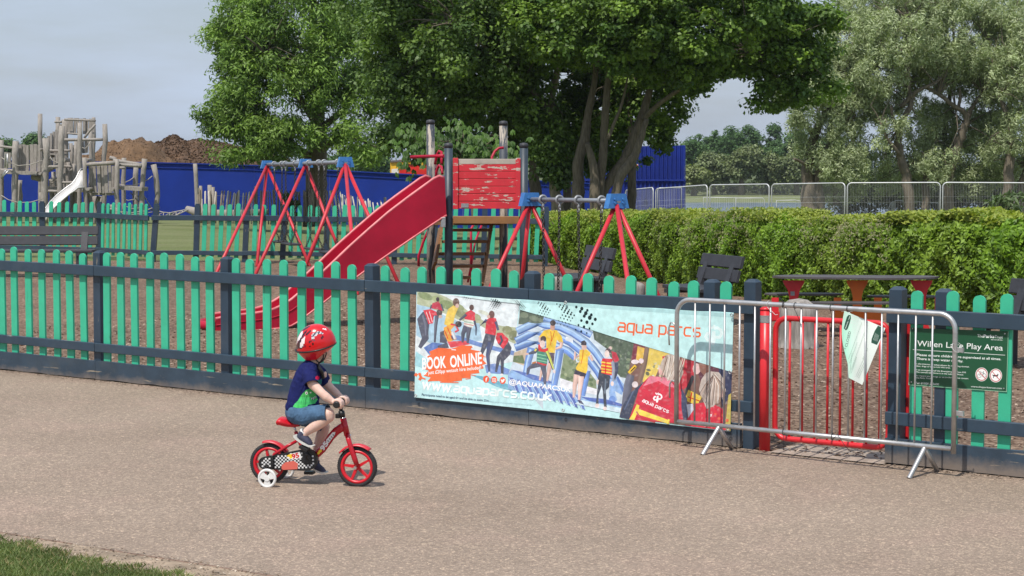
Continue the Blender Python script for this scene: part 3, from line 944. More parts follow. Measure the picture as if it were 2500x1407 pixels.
# curved red handrails
def hr(pts, D, r=.017, mat=None):
    MB().tube([P(x, y, D + dd) for x, y, dd in pts], r, 10).build("handrail", mat or M_['slide'], tower)
hr([(1003, 384, .2), (1020, 383, .15), (1050, 382, 0), (1084, 381, -.3)], 22.9, .021)
hr([(1064, 440, 0), (1065, 418, 0), (1072, 404, 0), (1078, 408, -.1), (1080, 425, -.2)], 23.2)
hr([(1062, 402, 0), (1066, 380, 0), (1072, 369, 0), (1078, 372, -.1), (1078, 400, -.2)], 23.5)
hr([(1230, 361, 0), (1218, 362, 0), (1208, 370, 0), (1201, 384, -.1), (1202, 420, -.1)], 23.3)
hr([(1022, 650, 0), (1022, 625, 0), (1034, 590, 0), (1046, 560, 0), (1046, 540, 0)], 24.0)
hr([(1150, 700, 0), (1150, 560, .1), (1166, 530, .3)], 24.2)
hr([(1142, 690, 0), (1152, 640, 0), (1160, 590, .1), (1180, 540, .3)], 24.5, .014)

# ================================================================== slide
SD = Vector((1, .40, 0)).normalized()
SPN = Plane(Vector((P(1080, 480, 22.2).x, 22.2, 0)), SD)
slide = thing("slide", "long crimson plastic slide with deep curved sides leading down to the bark", "slide", G(600, 810))
near_rim = [(1086, 436), (1078, 430), (1066, 433), (1040, 452), (1000, 481), (950, 519), (900, 562), (850, 607), (800, 655), (760, 692), (730, 718), (712, 733), (698, 742), (680, 752), (660, 760), (625, 766), (589, 770), (545, 776), (527, 780)]
near_bot = [(1090, 526), (1082, 531), (1060, 545), (1000, 586), (950, 620), (900, 655), (850, 692), (800, 731), (760, 762), (735, 781), (714, 795), (690, 801), (662, 804), (625, 807), (589, 810), (545, 815), (527, 817)]
far_rim = [(1058, 434), (1044, 429), (1030, 431), (1000, 444), (950, 487), (900, 532), (850, 575), (800, 617), (750, 662), (710, 700), (688, 717), (664, 739), (640, 746), (589, 755), (545, 760), (507, 764)]
W_ = 0.50
nr_ = [SPN.pt(x, y, 0) for x, y in near_rim]; nb = [SPN.pt(x, y, 0) for x, y in near_bot]
fr = [SPN.pt(x, y, -W_) for x, y in far_rim]
def resample(pts, n):
    d = [0]
    for a, b_ in zip(pts[:-1], pts[1:]): d.append(d[-1] + (b_ - a).length)
    out = []
    for i in range(n):
        s = d[-1] * i / (n - 1)
        k = max(j for j in range(len(d)) if d[j] <= s + 1e-9)
        k = min(k, len(pts) - 2)
        f = (s - d[k]) / (d[k + 1] - d[k] + 1e-9)
        out.append(pts[k].lerp(pts[k + 1], f))
    return out
NS = 44
nr_, nb, fr = resample(nr_, NS), resample(nb, NS), resample(fr, NS)
# the far wall's outline is the near one pushed across; take its rim from the near rim for true parallel walls
off = -SPN.n * W_
fr2 = [p + off for p in nr_]
def wall(name, rim, bot, thick):
    vs, fs = [], []
    for p, q in zip(rim, bot): vs += [p, q, p + thick, q + thick]
    for i in range(len(rim) - 1):
        a = i * 4; c = a + 4
        fs += [(a, a + 1, c + 1, c), (a + 2, c + 2, c + 3, a + 3), (a, c, c + 2, a + 2), (a + 1, a + 3, c + 3, c + 1)]
    e = (len(rim) - 1) * 4
    fs += [(0, 2, 3, 1), (e, e + 1, e + 3, e + 2)]
    return MB().add(vs, fs, False).build(name, M_['slide'], slide)
th = -SPN.n * .03
wall("side_wall", nr_, nb, th)
nb_f = [p + off for p in nb]
wall("side_wall", fr2, [p.lerp(q, .75) for p, q in zip(fr2, nb_f)], th)
bed = [p.lerp(q, .40) for p, q in zip(nr_, nb)]
vs = []; fs = []
for p in bed:
    for k in range(5):
        f = k / 4
        vs.append(p + th + (off - th) * f - Vector((0, 0, .02 * math.sin(math.pi * f))))
for i in range(NS - 1):
    for k in range(4): fs.append((i * 5 + k, i * 5 + k + 1, i * 5 + k + 6, i * 5 + k + 5))
MB().add(vs, fs, True).build("sliding_bed", M_['slide'], slide)
MB().tube([p + th * .5 + Vector((0, 0, .004)) for p in nr_], .018, 8).build("rim", M_['slideedge'], slide)
MB().tube([p + th * .5 + Vector((0, 0, .004)) for p in fr2], .018, 8).build("rim", M_['slideedge'], slide)
MB().tube([p + SPN.n * .004 for p in nb], .012, 6).build("rim", M_['slideedge'], slide)
MB().tube([p.lerp(q, .40) + SPN.n * .002 for p, q in zip(nr_, nb)][-16:], .007, 6).build("side_bead", M_['slide'], slide)
# rounded lip at the foot
lip = []
c1_ = nr_[-1].lerp(nb[-1], .45) + th
for k in range(13):
    a = R(-90 + 180 * k / 12)
    lip.append((a,))
mid = c1_ + (off) * .5
pts = [c1_ + off * (k / 12) - SD * .17 * math.sin(math.pi * k / 12) for k in range(13)]
mb = MB(); mb.tube(pts, .055, 10); mb.build("foot_lip", M_['slide'], slide)
vs = [p + Vector((0, 0, .02)) for p in pts] + [c1_ + off * (k / 12) + Vector((0, 0, .02)) for k in range(13)]
MB().add(vs, [(k, k + 1, 14 + k, 13 + k) for k in range(12)], True).build("sliding_bed", M_['slide'], slide)
a = SPN.pt(1082, 543, .01)
MB().box(a + Vector((0, 0, 0)), (.06, .02, .12), Mt, bev=.003).build("bracket", M_['clamp'], slide)

# ================================================================== swings
def chain(mb, a, b_, link_=.050, r=.0068):
    a, b_ = Vector(a), Vector(b_); L = (b_ - a).length; d = (b_ - a).normalized(); n = max(2, int(L / (link_ * .74)))
    s = d.orthogonal().normalized(); s2 = d.cross(s)
    for i in range(n):
        c = a + (b_ - a) * ((i + .5) / n)
        mb.torus(c, (link_ / 2, link_ * .3), r, (s if i % 2 else s2), 8, 4, stretch=d)
def swing_set(label, caps, legs, chains, seatz, capw, leg_r=.031, beam_r=.034):
    """caps: list of (px, py, D) beam points; legs: (px0,py0,D0, px1,py1) landing on the ground"""
    C = [P(*c) for c in caps]
    base = Vector((C[0].x, C[0].y, terr(C[0].x, C[0].y)))
    root = thing("swing_set", label, "swing set", base, 0, "red framed swing sets")
    ax = (C[-1] - C[0]).normalized()
    MB().tube([C[0] - ax * .05, C[-1] + ax * .05], beam_r, 12).build("beam", M_['beamgrey'], root)
    side = Vector((-ax.y, ax.x, 0)).normalized()
    for c, cw in zip(C, capw):
        mb = MB()
        h = cw * .62
        poly = [c + side * s + Vector((0, 0, z)) - ax * .05 for s, z in ((-cw * .36, h * .5), (cw * .36, h * .5), (cw * .52, -h * .5), (-cw * .52, -h * .5))]
        mb.prism(poly, ax * .10)
        for s in (-.2, .2):
            for z in (-.12, .12):
                for e in (-1, 1):
                    q = c + side * cw * s + Vector((0, 0, h * z)) + ax * .05 * e
                    mb.tube([q, q + ax * .018 * e], .013, 8)
        mb.build("cap", M_['bluecap'], root)
    for (ci, x1, y1, dz) in legs:
        c = C[ci]
        f = G(x1, y1) if not isinstance(x1, Vector) else x1
        d = (f - c).normalized()
        MB().tube([c + d * .05 + Vector((0, 0, -.02)), f], leg_r, 12).build("leg", M_['swingred'], root)
    for pr in chains:                     # a swing: two chains and a seat
        ends = []
        for f in pr:
            p = C[0].lerp(C[-1], f)
            MB().torus(p, .045, .016, ax, 14, 8).tube([p + Vector((0, 0, -.04)), p + Vector((.0, 0, -.105))], .017, 8).torus(p + Vector((0, 0, -.115)), .022, .008, side, 10, 6).build("clamp", M_['clamp'], root)
            ends.append(p + Vector((0, 0, -.13)))
        m_ = (ends[0] + ends[1]) / 2
        gz = terr(m_.x, m_.y)
        hw = (ends[1] - ends[0]).length / 2 * .95
        seat_c = Vector((m_.x, m_.y, gz + seatz))
        for e, sg in zip(ends, (-1, 1)):
            tgt = seat_c + ax * hw * sg * .9; tgt.z = gz + seatz
            v = tgt + Vector((0, 0, .20))
            mbc = MB()
            chain(mbc, e, v)
            for s in (-1, 1):
                chain(mbc, v, tgt + side * .09 * s)
            mbc.build("chain", M_['chain'], root)
        Ms = Matrix((ax, side, Vector((0, 0, 1)))).transposed()
        MB().box(seat_c, (hw * 2, .22, .035), Ms, bev=.01).build("seat", M_['bench'], root)
    return root
swing_set("red framed swing set with blue caps and two bays, beyond the crimson slide", [(652, 402, 36.3), (746, 399, 33.2), (843, 396, 30.2)],
          [(0, 528, 668, 0), (0, 627, 652, 0), (0, 757, 652, 0), (1, 619, 680, 0), (1, 850, 668, 0), (2, 728, 696, 0), (2, 872, 722, 0), (2, 976, 700, 0)],
          [(.02 + .09, .22), (.27, .40), (.58, .70), (.765, .92)], .42, (.25, .25, .27), .030, .033)
swing_set("small red framed swing set with blue caps and one bay, beside the tower", [(1294, 487, 21.9), (1505, 491, 20.1)],
          [(0, 1146, 812, 0), (0, 1264, 790, 0), (0, 1437, 800, 0), (1, 1350, 846, 0), (1, 1561, 882, 0), (1, 1660, 840, 0)],
          [(.16, .36), (.58, .84)], .30, (.255, .255), .0255, .0255)

# ================================================================== benches
def bench_mesh(root, L, legs=(.12,), back=True, seat_d=.42):
    """local x along the bench, y towards its back"""
    for y, z in (((.0, .44), (.15, .44), (.30, .44))):
        MB().box((L / 2, y, z), (L, .135, .045), bev=.006).build("seat_slat", M_['bench'], root, False)
    for z, y in ((.60, .44), (.765, .49)):
        MB().box((L / 2, y, z), (L, .045, .150), Matrix.Rotation(R(-14), 3, 'X'), bev=.006).build("back_slat", M_['bench'], root, False)
    for x in legs:
        MB().box((x, .33, .0 + .20), (.11, .10, .46), bev=.006).build("leg", M_['bench'], root, False)
        MB().box((x, -.0, .20), (.11, .10, .44), bev=.006).build("leg", M_['bench'], root, False)
        MB().box((x, .15, .39), (.10, .48, .05)).build("bearer", M_['bench'], root, False)
        MB().beam((x, .36, .38), (x, .52, .80), .11, .07, up=(0, 1, 0)).build("back_post", M_['bench'], root, False)
def bench(label, px, py, L, rot, legs, end=0):
    """px, py: where one end stands; end=1 when that is the far x end"""
    g = G(px, py)
    if end:
        d = Vector((math.cos(R(rot)), math.sin(R(rot)), 0)); g = g - d * L; g.z = terr(g.x, g.y)
    root = thing("park_bench", label, "bench", g, R(rot), "dark slatted park benches")
    bench_mesh(root, L, legs)
    return root
bench("long charcoal slatted bench at the left edge, seen between the two green fences", 228, 680, 2.6, 2, (.9, 2.38), 1)
bench("charcoal bench end-on behind the small swing set, before the hedge", 1412, 767, 1.15, -74, (.2, .95), 1)
bench("charcoal bench end-on between the grey stump and the picnic table", 1722, 802, 1.05, -69, (.15, .85), 1)
bench("charcoal bench at the right edge, seen just above the pickets", 2368, 890, 1.5, -66, (.2, 1.3))
bench("distant charcoal bench among the split stakes, beyond the crimson slide", 902, 545, 1.5, 0, (.2, 1.2), 1)

# ================================================================== wavy picnic table
g = G(2090, 815)
pt_ = thing("picnic_table", "long grey topped picnic table on flared red and orange metal legs, before the hedge", "picnic table", g)
PD = Vector((1, -.03, 0)).normalized(); PPl = Plane(g, PD)
red_m = M_['gatered']; org = plain("orange_leg_paint", (0.78, 0.17, 0.014), 0.4, 0, 0.12, 6)
tabm = plain("grey_table_laminate", (0.075, 0.066, 0.066), 0.6, 0, 0.25, 10)
def slab_outline(x0, x1, yc, dep, zc, th, name, wav=.06):
    a, b_ = PPl.pt(x0, 690), PPl.pt(x1, 690)
    n = 22; up, dn2 = [], []
    L = (b_ - a).dot(PPl.d)
    for i in range(n + 1):
        f = i / n
        w = dep / 2 * (1 - (abs(2 * f - 1)) ** 4) ** .5 * (1 + .0)
        yy = yc + wav * math.sin(f * 6.3 + .5)
        q = PPl.p0 + PPl.d * ((a - PPl.p0).dot(PPl.d) + L * f)
        up.append(Vector((q.x, q.y, 0)) - PPl.n * (yy + w)); dn2.append(Vector((q.x, q.y, 0)) - PPl.n * (yy - w))
    poly = [Vector((p.x, p.y, zc - th)) for p in up + dn2[::-1]]
    MB().prism(poly, (0, 0, th)).build(name, tabm, pt_)
ztt = PPl.pt(2090, 676).z
slab_outline(1886, 2294, .0, .56, ztt + .006, .022, "tabletop")
zs = PPl.pt(1970, 720).z
slab_outline(1872, 2068, .25, .30, zs, .018, "seat", 0)
slab_outline(2122, 2296, .18, .30, zs - .02, .018, "seat", 0)
slab_outline(1955, 2180, -.60, .28, zs - .04, .018, "seat", 0)
def leg_panel(xc, mat, posts_):
    off = .0; gz = g.z - .02
    def q(x, y, o=0.0): return PPl.pt(x, y, o)
    prof = [(-27, 685), (27, 685), (24, 694), (15, 708), (11, 725), (11, 760), (13, 785), (24, 814), (-24, 814), (-13, 785), (-11, 760), (-11, 725), (-15, 708), (-24, 694)]
    MB().prism([q(xc + x, y) for x, y in prof], PPl.n * -.012).build("leg", mat, pt_)
    for px0, px1 in posts_:
        lo, hi = min(px0, xc), max(px1, xc)
        MB().prism([q(lo, 762, -.014), (q(hi, 762, -.014)), q(hi, 782, -.014), q(lo, 782, -.014)], PPl.n * -.012).build("seat_arm", mat, pt_)
        MB().prism([q(px0, 727, -.028), q(px1, 727, -.028), q(px1, 785, -.028), q(px0, 785, -.028)], PPl.n * -.012).build("seat_post", mat, pt_)
leg_panel(1938, red_m, [(1884, 1901)]); leg_panel(2093, org, [(2036, 2054), (2134, 2153)]); leg_panel(2250, red_m, [(2282, 2294)])
a = PPl.pt(1930, 712, .006); b_ = PPl.pt(1940, 722, .006)
MB().box((a + b_) / 2, ((b_ - a).dot(PPl.d), .003, a.z - b_.z)).build("plate", M_['clamp'], pt_)

# ================================================================== stumps
def stump(label, px, py, w, h, seed, round_top=.35):
    g = G(px, py); rs = random.Random(seed)
    n, m = 22, 12; vs, fs = [], []
    lump = [rs.uniform(.88, 1.12) for _ in range(n)]
    for i in range(m + 1):
        f = i / m
        if f < .7: z = h * f / .7 * (1 - round_top); rr = (w / 2) * (1 + .35 * max(0, .25 - f) * 4 * .6)
        else:
            a = (f - .7) / .3 * math.pi / 2; z = h * (1 - round_top) + h * round_top * math.sin(a); rr = w / 2 * max(.03, math.cos(a)) ** .8
        for k in range(n):
            a = 2 * math.pi * k / n
            lk = 1 + (lump[k] - 1) * (1.4 if f < .2 else .7) + .03 * math.sin(3 * a + 4 * f)
            vs.append(g + Vector((rr * lk * math.cos(a), rr * lk * math.sin(a) * .9, z - .03)))
    for i in range(m):
        for k in range(n): fs.append((i * n + k, i * n + (k + 1) % n, (i + 1) * n + (k + 1) % n, (i + 1) * n + k))
    fs.append(tuple(m * n + k for k in range(n)))
    o = MB().add(vs, fs, True).build("tree_stump", M_['stump'])
    return tag(o, label, "stump", "weathered tree stumps")
stump("wide weathered grey stump with a domed top, right behind the red gate", 1950, 850, .40, .56, 3, .30)
stump("tall grey split stump between the swing legs and the hedge bench", 1551, 790, .23, .54, 5, .12)
stump("small grey stump below the chains of the small swing set", 1362, 762, .20, .50, 8, .12)
# ================================================================== blue hoarding
def hoard():
    pts = [(-90, 392, 81), (0, 391, 80.5), (358, 396, 80), (480, 399, 80), (620, 403, 80), (804, 415, 80), (1000, 425, 79.5), (1130, 432, 79), (1300, 440, 79), (1440, 447, 79)]
    T = [P(*p) for p in pts]
    root = thing("site_hoarding", "long solid blue painted hoarding panels along the far side of the grass", "hoarding", Vector((T[0].x, T[0].y, -.3)))
    for i in range(len(T) - 1):
        a, b_ = T[i], T[i + 1]
        L = (b_ - a).length; k = max(1, round(L / 2.44))
        for j in range(k):
            p = a.lerp(b_, j / k); q = a.lerp(b_, (j + 1) / k)
            d = (q - p).normalized()
            c = (p + q) / 2
            zb = min(terr(p.x, p.y), terr(q.x, q.y)) - .1
            poly = [Vector((p.x, p.y, zb)) + d * .004, Vector((q.x, q.y, zb)) - d * .004, Vector((q.x, q.y, q.z)) - d * .004, Vector((p.x, p.y, p.z)) + d * .004]
            MB().prism(poly, (0, .05, 0)).build("panel", M_['hoard'], root)
        MB().beam(a + Vector((0, -.05, -.02)), b_ + Vector((0, -.05, -.02)), .07, .05).build("capping", M_['hoard'], root)
        MB().beam(a + Vector((0, -.03, -.22)), b_ + Vector((0, -.03, -.22)), .03, .04).build("batten", M_['hoard'], root)
hoard()

# ================================================================== heap of soil behind it
def heap(label, ridge, D0, D1, mat, seed):
    rs = random.Random(seed)
    n = len(ridge)
    xs_ = np.linspace(ridge[0][0], ridge[-1][0], 150)
    yr = np.interp(xs_, [r[0] for r in ridge], [r[1] for r in ridge])
    vs, fs = [], []; m = 26
    for j in range(m + 1):
        f = j / m
        D = D0 + (D1 - D0) * f
        for x, y in zip(xs_, yr):
            top = P(x, y, (D0 + D1) / 2)
            X = top.x
            base = -.6
            prof = math.sin(math.pi * min(1, f * 1.0)) ** .75
            z = base + (top.z - base) * prof
            nv = noise.fractal(Vector((X * .55, D * .55, seed)), 1.0, 2.1, 6)
            nv2 = noise.noise(Vector((X * 2.7, D * 2.7, seed + 3))) * .12
            z += nv * .38 * prof + nv2 * 1.4 * prof
            vs.append((X, D, z))
    w = len(xs_)
    for j in range(m):
        for i in range(w - 1): fs.append((j * w + i, j * w + i + 1, (j + 1) * w + i + 1, (j + 1) * w + i))
    return tag(MB().add(vs, fs, True).build("soil_heap", mat), label, "soil heap", "heaps of soil behind the hoarding")
soilA = plain("sandy_soil", (0.150, 0.088, 0.045), 0.95, 0, 0.40, 2.2, bmp=1.0)
soilB = plain("dark_soil", (0.100, 0.060, 0.036), 0.95, 0, 0.5, 3.0, bmp=1.0)
heap("lighter sandy brown heap of soil behind the wooden play fort", [(190, 400), (235, 378), (262, 346), (300, 338), (345, 334), (372, 345), (400, 372), (440, 400), (470, 412)], 86, 94, soilA, 2)
heap("darker rough heap of clods behind the blue hoarding beside the ash tree", [(330, 410), (362, 360), (395, 345), (418, 335), (445, 340), (470, 346), (500, 346), (540, 350), (580, 358), (620, 370), (690, 392), (740, 410)], 88, 98, soilB, 9)
# lumps on the dark heap
N = 5200
px_ = rng.uniform(215, 700, N); dp = rng.uniform(0, 1, N)
cl, colr, sz = [], [], []
dg = bpy.context.evaluated_depsgraph_get()
from mathutils.bvhtree import BVHTree
for hp, cc in ((bpy.data.objects["soil_heap"], (0.125, 0.08, 0.046)), (bpy.data.objects["soil_heap.001"], (0.095, 0.058, 0.035))):
    bv = BVHTree.FromPolygons([v.co[:] for v in hp.data.vertices], [p.vertices[:] for p in hp.data.polygons])
    xmin = min(v.co.x for v in hp.data.vertices); xmax = max(v.co.x for v in hp.data.vertices)
    ymin = min(v.co.y for v in hp.data.vertices); ymax = max(v.co.y for v in hp.data.vertices)
    cnt = 2600 if cc[0] > .1 else 9000
    for _ in range(cnt):
        X = random.uniform(xmin, xmax); Y = random.uniform(ymin, (ymin + ymax) / 2 + .4)
        h = bv.ray_cast(Vector((X, Y, 30)), Vector((0, 0, -1)))
        if h[0]: cl.append(h[0][:]); k = random.uniform(.55, 1.6); colr.append([v * k for v in cc]); sz.append(random.uniform(.04, .12) * (1 if cc[0] < .1 else .6))
cl = np.array(cl); colr = np.array(colr); sz = np.array(sz); N = len(cl)
for rep in range(1):
    dirs = unit(rng.normal(0, 1, (N, 3))); nr = unit(rng.normal(0, 1, (N, 3)) + np.array([0, -.3, 1.0])); nr = unit(nr - dirs * np.sum(nr * dirs, 1, keepdims=True))
    V, C = kites(cl, dirs, nr, sz * 1.5, sz * 1.1, colr)
tag(quads_obj("soil_debris", V, C, tinted("soil_clod", 0.95, 0, 0.1)), kind='stuff')

# ================================================================== wooden adventure fort
WD = M_['weathered']
WD = M_['weathered']
fort = thing("play_fort", "rustic weathered wooden climbing fort of leaning round logs, plank walls and a tall tower", "play fort", G(180, 545))
def log(px0, py0, px1, py1, D, w, D2=None, name="log", root=None, bend=.0, n=7):
    """round log; w is its width in photo pixels"""
    a = P(px0, py0, D); b_ = P(px1, py1, D2 or D)
    r = w / 2 * D / F_PX * 1.18
    rs = random.Random(px0 * 13 + py0)
    pts, rad = [], []
    for i in range(n):
        f = i / (n - 1)
        p = a.lerp(b_, f)
        p += Vector((rs.gauss(0, r * .18) + bend * r * math.sin(math.pi * f), rs.gauss(0, r * .1), 0))
        pts.append(p); rad.append(r * rs.uniform(.9, 1.1))
    return MB().tube(pts, rad, 10).build(name, WD, fort if root is None else root)
def planks(x0, y0, x1, y1, hb, ht, D, n, skew=0, jit=2.0, root=None):
    """a wall of upright boards; one part"""
    mb = MB(); rs = random.Random(int(x0 * 7 + y0))
    for i in range(n):
        f = i / n; xa = x0 + (x1 - x0) * f; xb = x0 + (x1 - x0) * (f + .86 / n * rs.uniform(.85, 1.08))
        yt = y0 + (y1 - y0) * f
        dj = rs.uniform(-.05, .05)
        t = rs.uniform(-jit, jit); t2 = rs.uniform(-jit, jit)
        s1, s2 = rs.uniform(-1, 1), rs.uniform(-1, 1)
        poly = [P(xa + s1, yt + ht + t2, D + dj), P(xb + s1, yt + ht + t2, D + dj), P(xb + s2 + skew, yt + hb + t, D + dj), P(xa + s2 + skew, yt + hb + t, D + dj)]
        mb.prism(poly, (0, .06, 0))
    return mb.build("plank_wall", WD, root or fort)
YB = 556
# uprights: px, top, base px, width, D
for (x, yt, xb_, w, D) in [(2, 342, 3, 11, 70), (40, 345, 33, 12, 69), (98, 278, 99, 9, 71.5), (112, 338, 108, 14, 69), (141, 286, 143, 9, 72), (150, 308, 146, 12, 69),
                           (160, 292, 160, 12, 71.5), (196, 300, 192, 10, 69), (228, 287, 229, 8, 72.5), (222, 314, 220, 9, 70.5), (255, 303, 254, 10, 71), (206, 385, 212, 9, 68),
                           (285, 389, 288, 10, 68), (302, 386, 300, 9, 70), (330, 404, 332, 11, 70.5), (352, 388, 343, 11, 68.5), (274, 500, 268, 9, 70), (185, 345, 178, 7, 70.5), (173, 350, 176, 8, 71),
                           (232, 480, 233, 10, 70), (249, 480, 252, 13, 71.5), (48, 440, 46, 11, 71), (100, 470, 101, 8, 71), (182, 400, 190, 9, 69.8), (167, 396, 160, 8, 70.2), (131, 420, 136, 8, 71), (242, 480, 226, 9, 69.4), (318, 500, 316, 8, 70), (126, 470, 124, 11, 70.2)]:
    log(x, yt, xb_, YB, D, w, name="post")
for (x, yt, xb_, w, D, lb) in [(376, 402, 381, 11, 69, "gnarled grey timber post with rope hooks, right of the wooden fort"), (476, 400, 476, 9, 69, "slim straight grey timber post above the lying log")]:
    t = thing("timber_post", lb, "post", G(xb_, 556), 0, "lone timber posts beside the fort")
    log(x, yt, xb_, YB, D, w, name="shaft", root=t, bend=.8)
planks(44, 354, 100, 356, 66, -2, 69.3, 6, 0)
planks(164, 290, 232, 293, 36, -2, 71.3, 9, 0, 1.2)
planks(116, 332, 152, 300, 62, 0, 70.6, 6, 0, 2)
planks(216, 402, 272, 402, 70, 2, 68.3, 6, 3, 1.5)
planks(272, 404, 284, 404, 66, 2, 69.0, 2, 0, 2)
planks(0, 372, 38, 372, 40, 0, 72.5, 4, 0, 2)
planks(118, 372, 150, 366, 44, 0, 72.0, 4, 3, 3)
planks(176, 356, 196, 352, 60, 0, 71.6, 3, -4, 3)
planks(150, 420, 200, 424, 30, 0, 72.2, 4, 2, 3)
planks(120, 440, 146, 438, 26, 0, 71.8, 4, -2, 3)
planks(286, 402, 294, 402, 58, 0, 70.2, 1, 0, 2)
planks(200, 340, 216, 340, 34, 0, 71.8, 3, 0, 1)
for (x0, y0, x1, y1, D, w) in [(0, 358, 36, 362, 69, 6), (134, 298, 150, 298, 71, 5), (157, 292, 234, 295, 71, 4.5), (146, 342, 252, 341, 69.5, 6.5), (164, 326, 194, 328, 71, 4),
                               (205, 337, 232, 304, 70, 5), (103, 408, 150, 407, 69, 6), (116, 418, 146, 400, 69.5, 8), (152, 406, 180, 408, 70, 5), (172, 418, 198, 396, 70, 6),
                               (144, 446, 182, 446, 69, 6), (107, 466, 145, 468, 69, 6), (212, 402, 278, 398, 68, 8), (278, 392, 350, 404, 69, 8), (285, 402, 346, 406, 68.2, 7),
                               (0, 415, 42, 418, 69, 6), (268, 385, 284, 390, 70, 8), (120, 368, 172, 368, 70.5, 5), (292, 410, 306, 410, 69.5, 6)]:
    log(x0, y0, x1, y1, D, w, name="cross_log", n=5)
for (x, y, w, D) in [(158, 391, 11, 69.2), (214, 391, 9, 68.4), (100, 366, 7, 69), (218, 462, 8, 67.8), (101, 424, 7, 69), (277, 462, 8, 68)]:
    a = P(x, y, D); r = w / 2 * D / F_PX
    MB().tube([a + Vector((0, -.25, 0)), a + Vector((0, .5, 0))], r, 12).build("log_end", WD, fort)
deck = [(0, 419, 100, 424, 69.5, 9), (118, 458, 210, 466, 70, 7), (218, 473, 278, 474, 69, 6), (292, 458, 354, 462, 68.8, 9), (120, 376, 158, 378, 70.4, 4)]
for (x0, y0, x1, y1, D, h) in deck:
    a, b_ = P(x0, y0, D), P(x1, y1, D)
    MB().beam(a, b_, 1.2, h * D / F_PX).build("deck", WD, fort)
log(80, 432, 104, 436, 69.6, 14, name="cross_log", n=4)
rope = plain("pale_rope", (0.36, 0.33, 0.29), 0.9, 0, .2, 30)
def ropeline(pts, D, r=.018, D2=None, name="rope", root=None):
    n = len(pts)
    MB().tube([P(x, y, D + ((D2 or D) - D) * i / (n - 1)) for i, (x, y) in enumerate(pts)], r, 6).build(name, rope, root or fort)
ropeline([(4, 385), (20, 396), (45, 405), (75, 402), (104, 392)], 68.7)
ropeline([(3, 477), (20, 488), (45, 495), (75, 494), (103, 486)], 68.7)
ropeline([(120, 380), (128, 392), (140, 398), (146, 396)], 69)
ropeline([(200, 360), (207, 363), (214, 358), (222, 345)], 69)
ropeline([(290, 450), (305, 453), (325, 453), (345, 448), (362, 438), (372, 430)], 68.6)
ropeline([(305, 446), (318, 440), (328, 432)], 68.8)
ropeline([(303, 465), (304, 485), (312, 490), (328, 487), (333, 468)], 68.3)
ropeline([(304, 485), (304, 520), (310, 530)], 68.3)
for i in range(7):
    x = 124 + i * 2.6
    ropeline([(x, 432 + i * 1.0), (x, 458)], 69.6, .014)
ropeline([(120, 440), (128, 442), (140, 434), (144, 428)], 69.5, .03)
ropeline([(122, 448), (134, 446), (146, 436)], 69.8, .03)
# metal rails and ladder
for pts in ([(318, 470), (334, 488), (350, 505), (372, 515)], [(348, 472), (362, 496), (374, 514)], [(335, 478), (345, 485)], [(338, 486), (358, 486)], [(340, 504), (368, 504)]):
    MB().tube([P(x, y, 69.4) for x, y in pts], .022, 6).build("ladder_rail", M_['clamp'], fort)
for pts in ([(2, 436), (12, 420), (14, 416)], [(4, 434), (22, 416)], [(12, 410), (14, 376), (18, 375), (18, 412)]):
    MB().tube([P(x, y, 68.6) for x, y in pts], .03, 8).build("ladder_rail", M_['galv'], fort)
# grey metal chute on the fort
SM = plain("pale_steel_chute", (0.62, 0.60, 0.58), 0.45, .15, .08, 4)
L_ = [(204, 412), (198, 413), (192, 423), (186, 436), (176, 449), (160, 460), (140, 476), (122, 494), (112, 508), (104, 524)]
U_ = [(206, 458), (198, 458), (190, 459), (182, 466), (172, 472), (155, 486), (140, 500), (128, 512), (120, 522), (112, 538)]
A = [P(x, y, 68.6 - .1 * i) for i, (x, y) in enumerate(L_)]; B = [P(x, y, 67.9 - .1 * i) for i, (x, y) in enumerate(U_)]
vs = []
for p, q in zip(A, B): vs += [p, q, p + Vector((0, .04, -.03)), q + Vector((0, .04, -.03))]
fs = []
for i in range(len(A) - 1):
    a = i * 4; c = a + 4
    fs += [(a, a + 1, c + 1, c), (a + 2, c + 2, c + 3, a + 3), (a, c, c + 2, a + 2), (a + 1, a + 3, c + 3, c + 1)]
MB().add(vs, fs, True).build("chute", SM, fort)
MB().tube([p + Vector((0, -.03, 0)) for p in A], .03, 6).build("chute_rim", M_['galv'], fort)
MB().tube([p + Vector((0, -.03, 0)) for p in B], .03, 6).build("chute_rim", SM, fort)

# rope net bridge and lying log
net = thing("rope_bridge", "sagging pale rope net bridge strung between the fort posts and the lying log", "rope bridge", G(430, 552))
top_ = [(388, 516), (400, 519), (415, 520), (430, 517), (445, 514), (456, 512)]
bot_ = [(386, 524), (398, 530), (414, 530), (430, 526), (445, 519), (458, 513)]
ropeline(top_, 67.5, .02, root=net, name="rope"); ropeline(bot_, 66.5, .02, root=net, name="rope")
for (a, b_) in zip(top_, bot_): 
    ropeline([a, b_], 67.5, .016, 66.5, root=net, name="rope")
for i in range(5): ropeline([top_[i + 1], bot_[i]], 67.5, .014, 66.5, root=net, name="rope")
ropeline([(262, 508), (290, 516), (320, 520), (352, 516), (372, 508)], 67.5, .02, root=net)
ropeline([(270, 500), (300, 522), (330, 524), (372, 518)], 67, .016, root=net)
ropeline([(300, 500), (320, 510), (345, 508)], 67, .016, root=net)
o = MB().tube([P(456, 510, 67), P(480, 519, 66.8), (P(520, 524, 66.8)), P(580, 523, 66.8), P(655, 517, 67)], [.11, .17, .18, .16, .10], 12).build("fallen_log", WD)
tag(o, "long weathered log lying across behind the green pickets", "log")
nest = thing("basket_swing", "red and black woven basket seat half hidden behind the back pickets", "basket swing", G(505, 548))
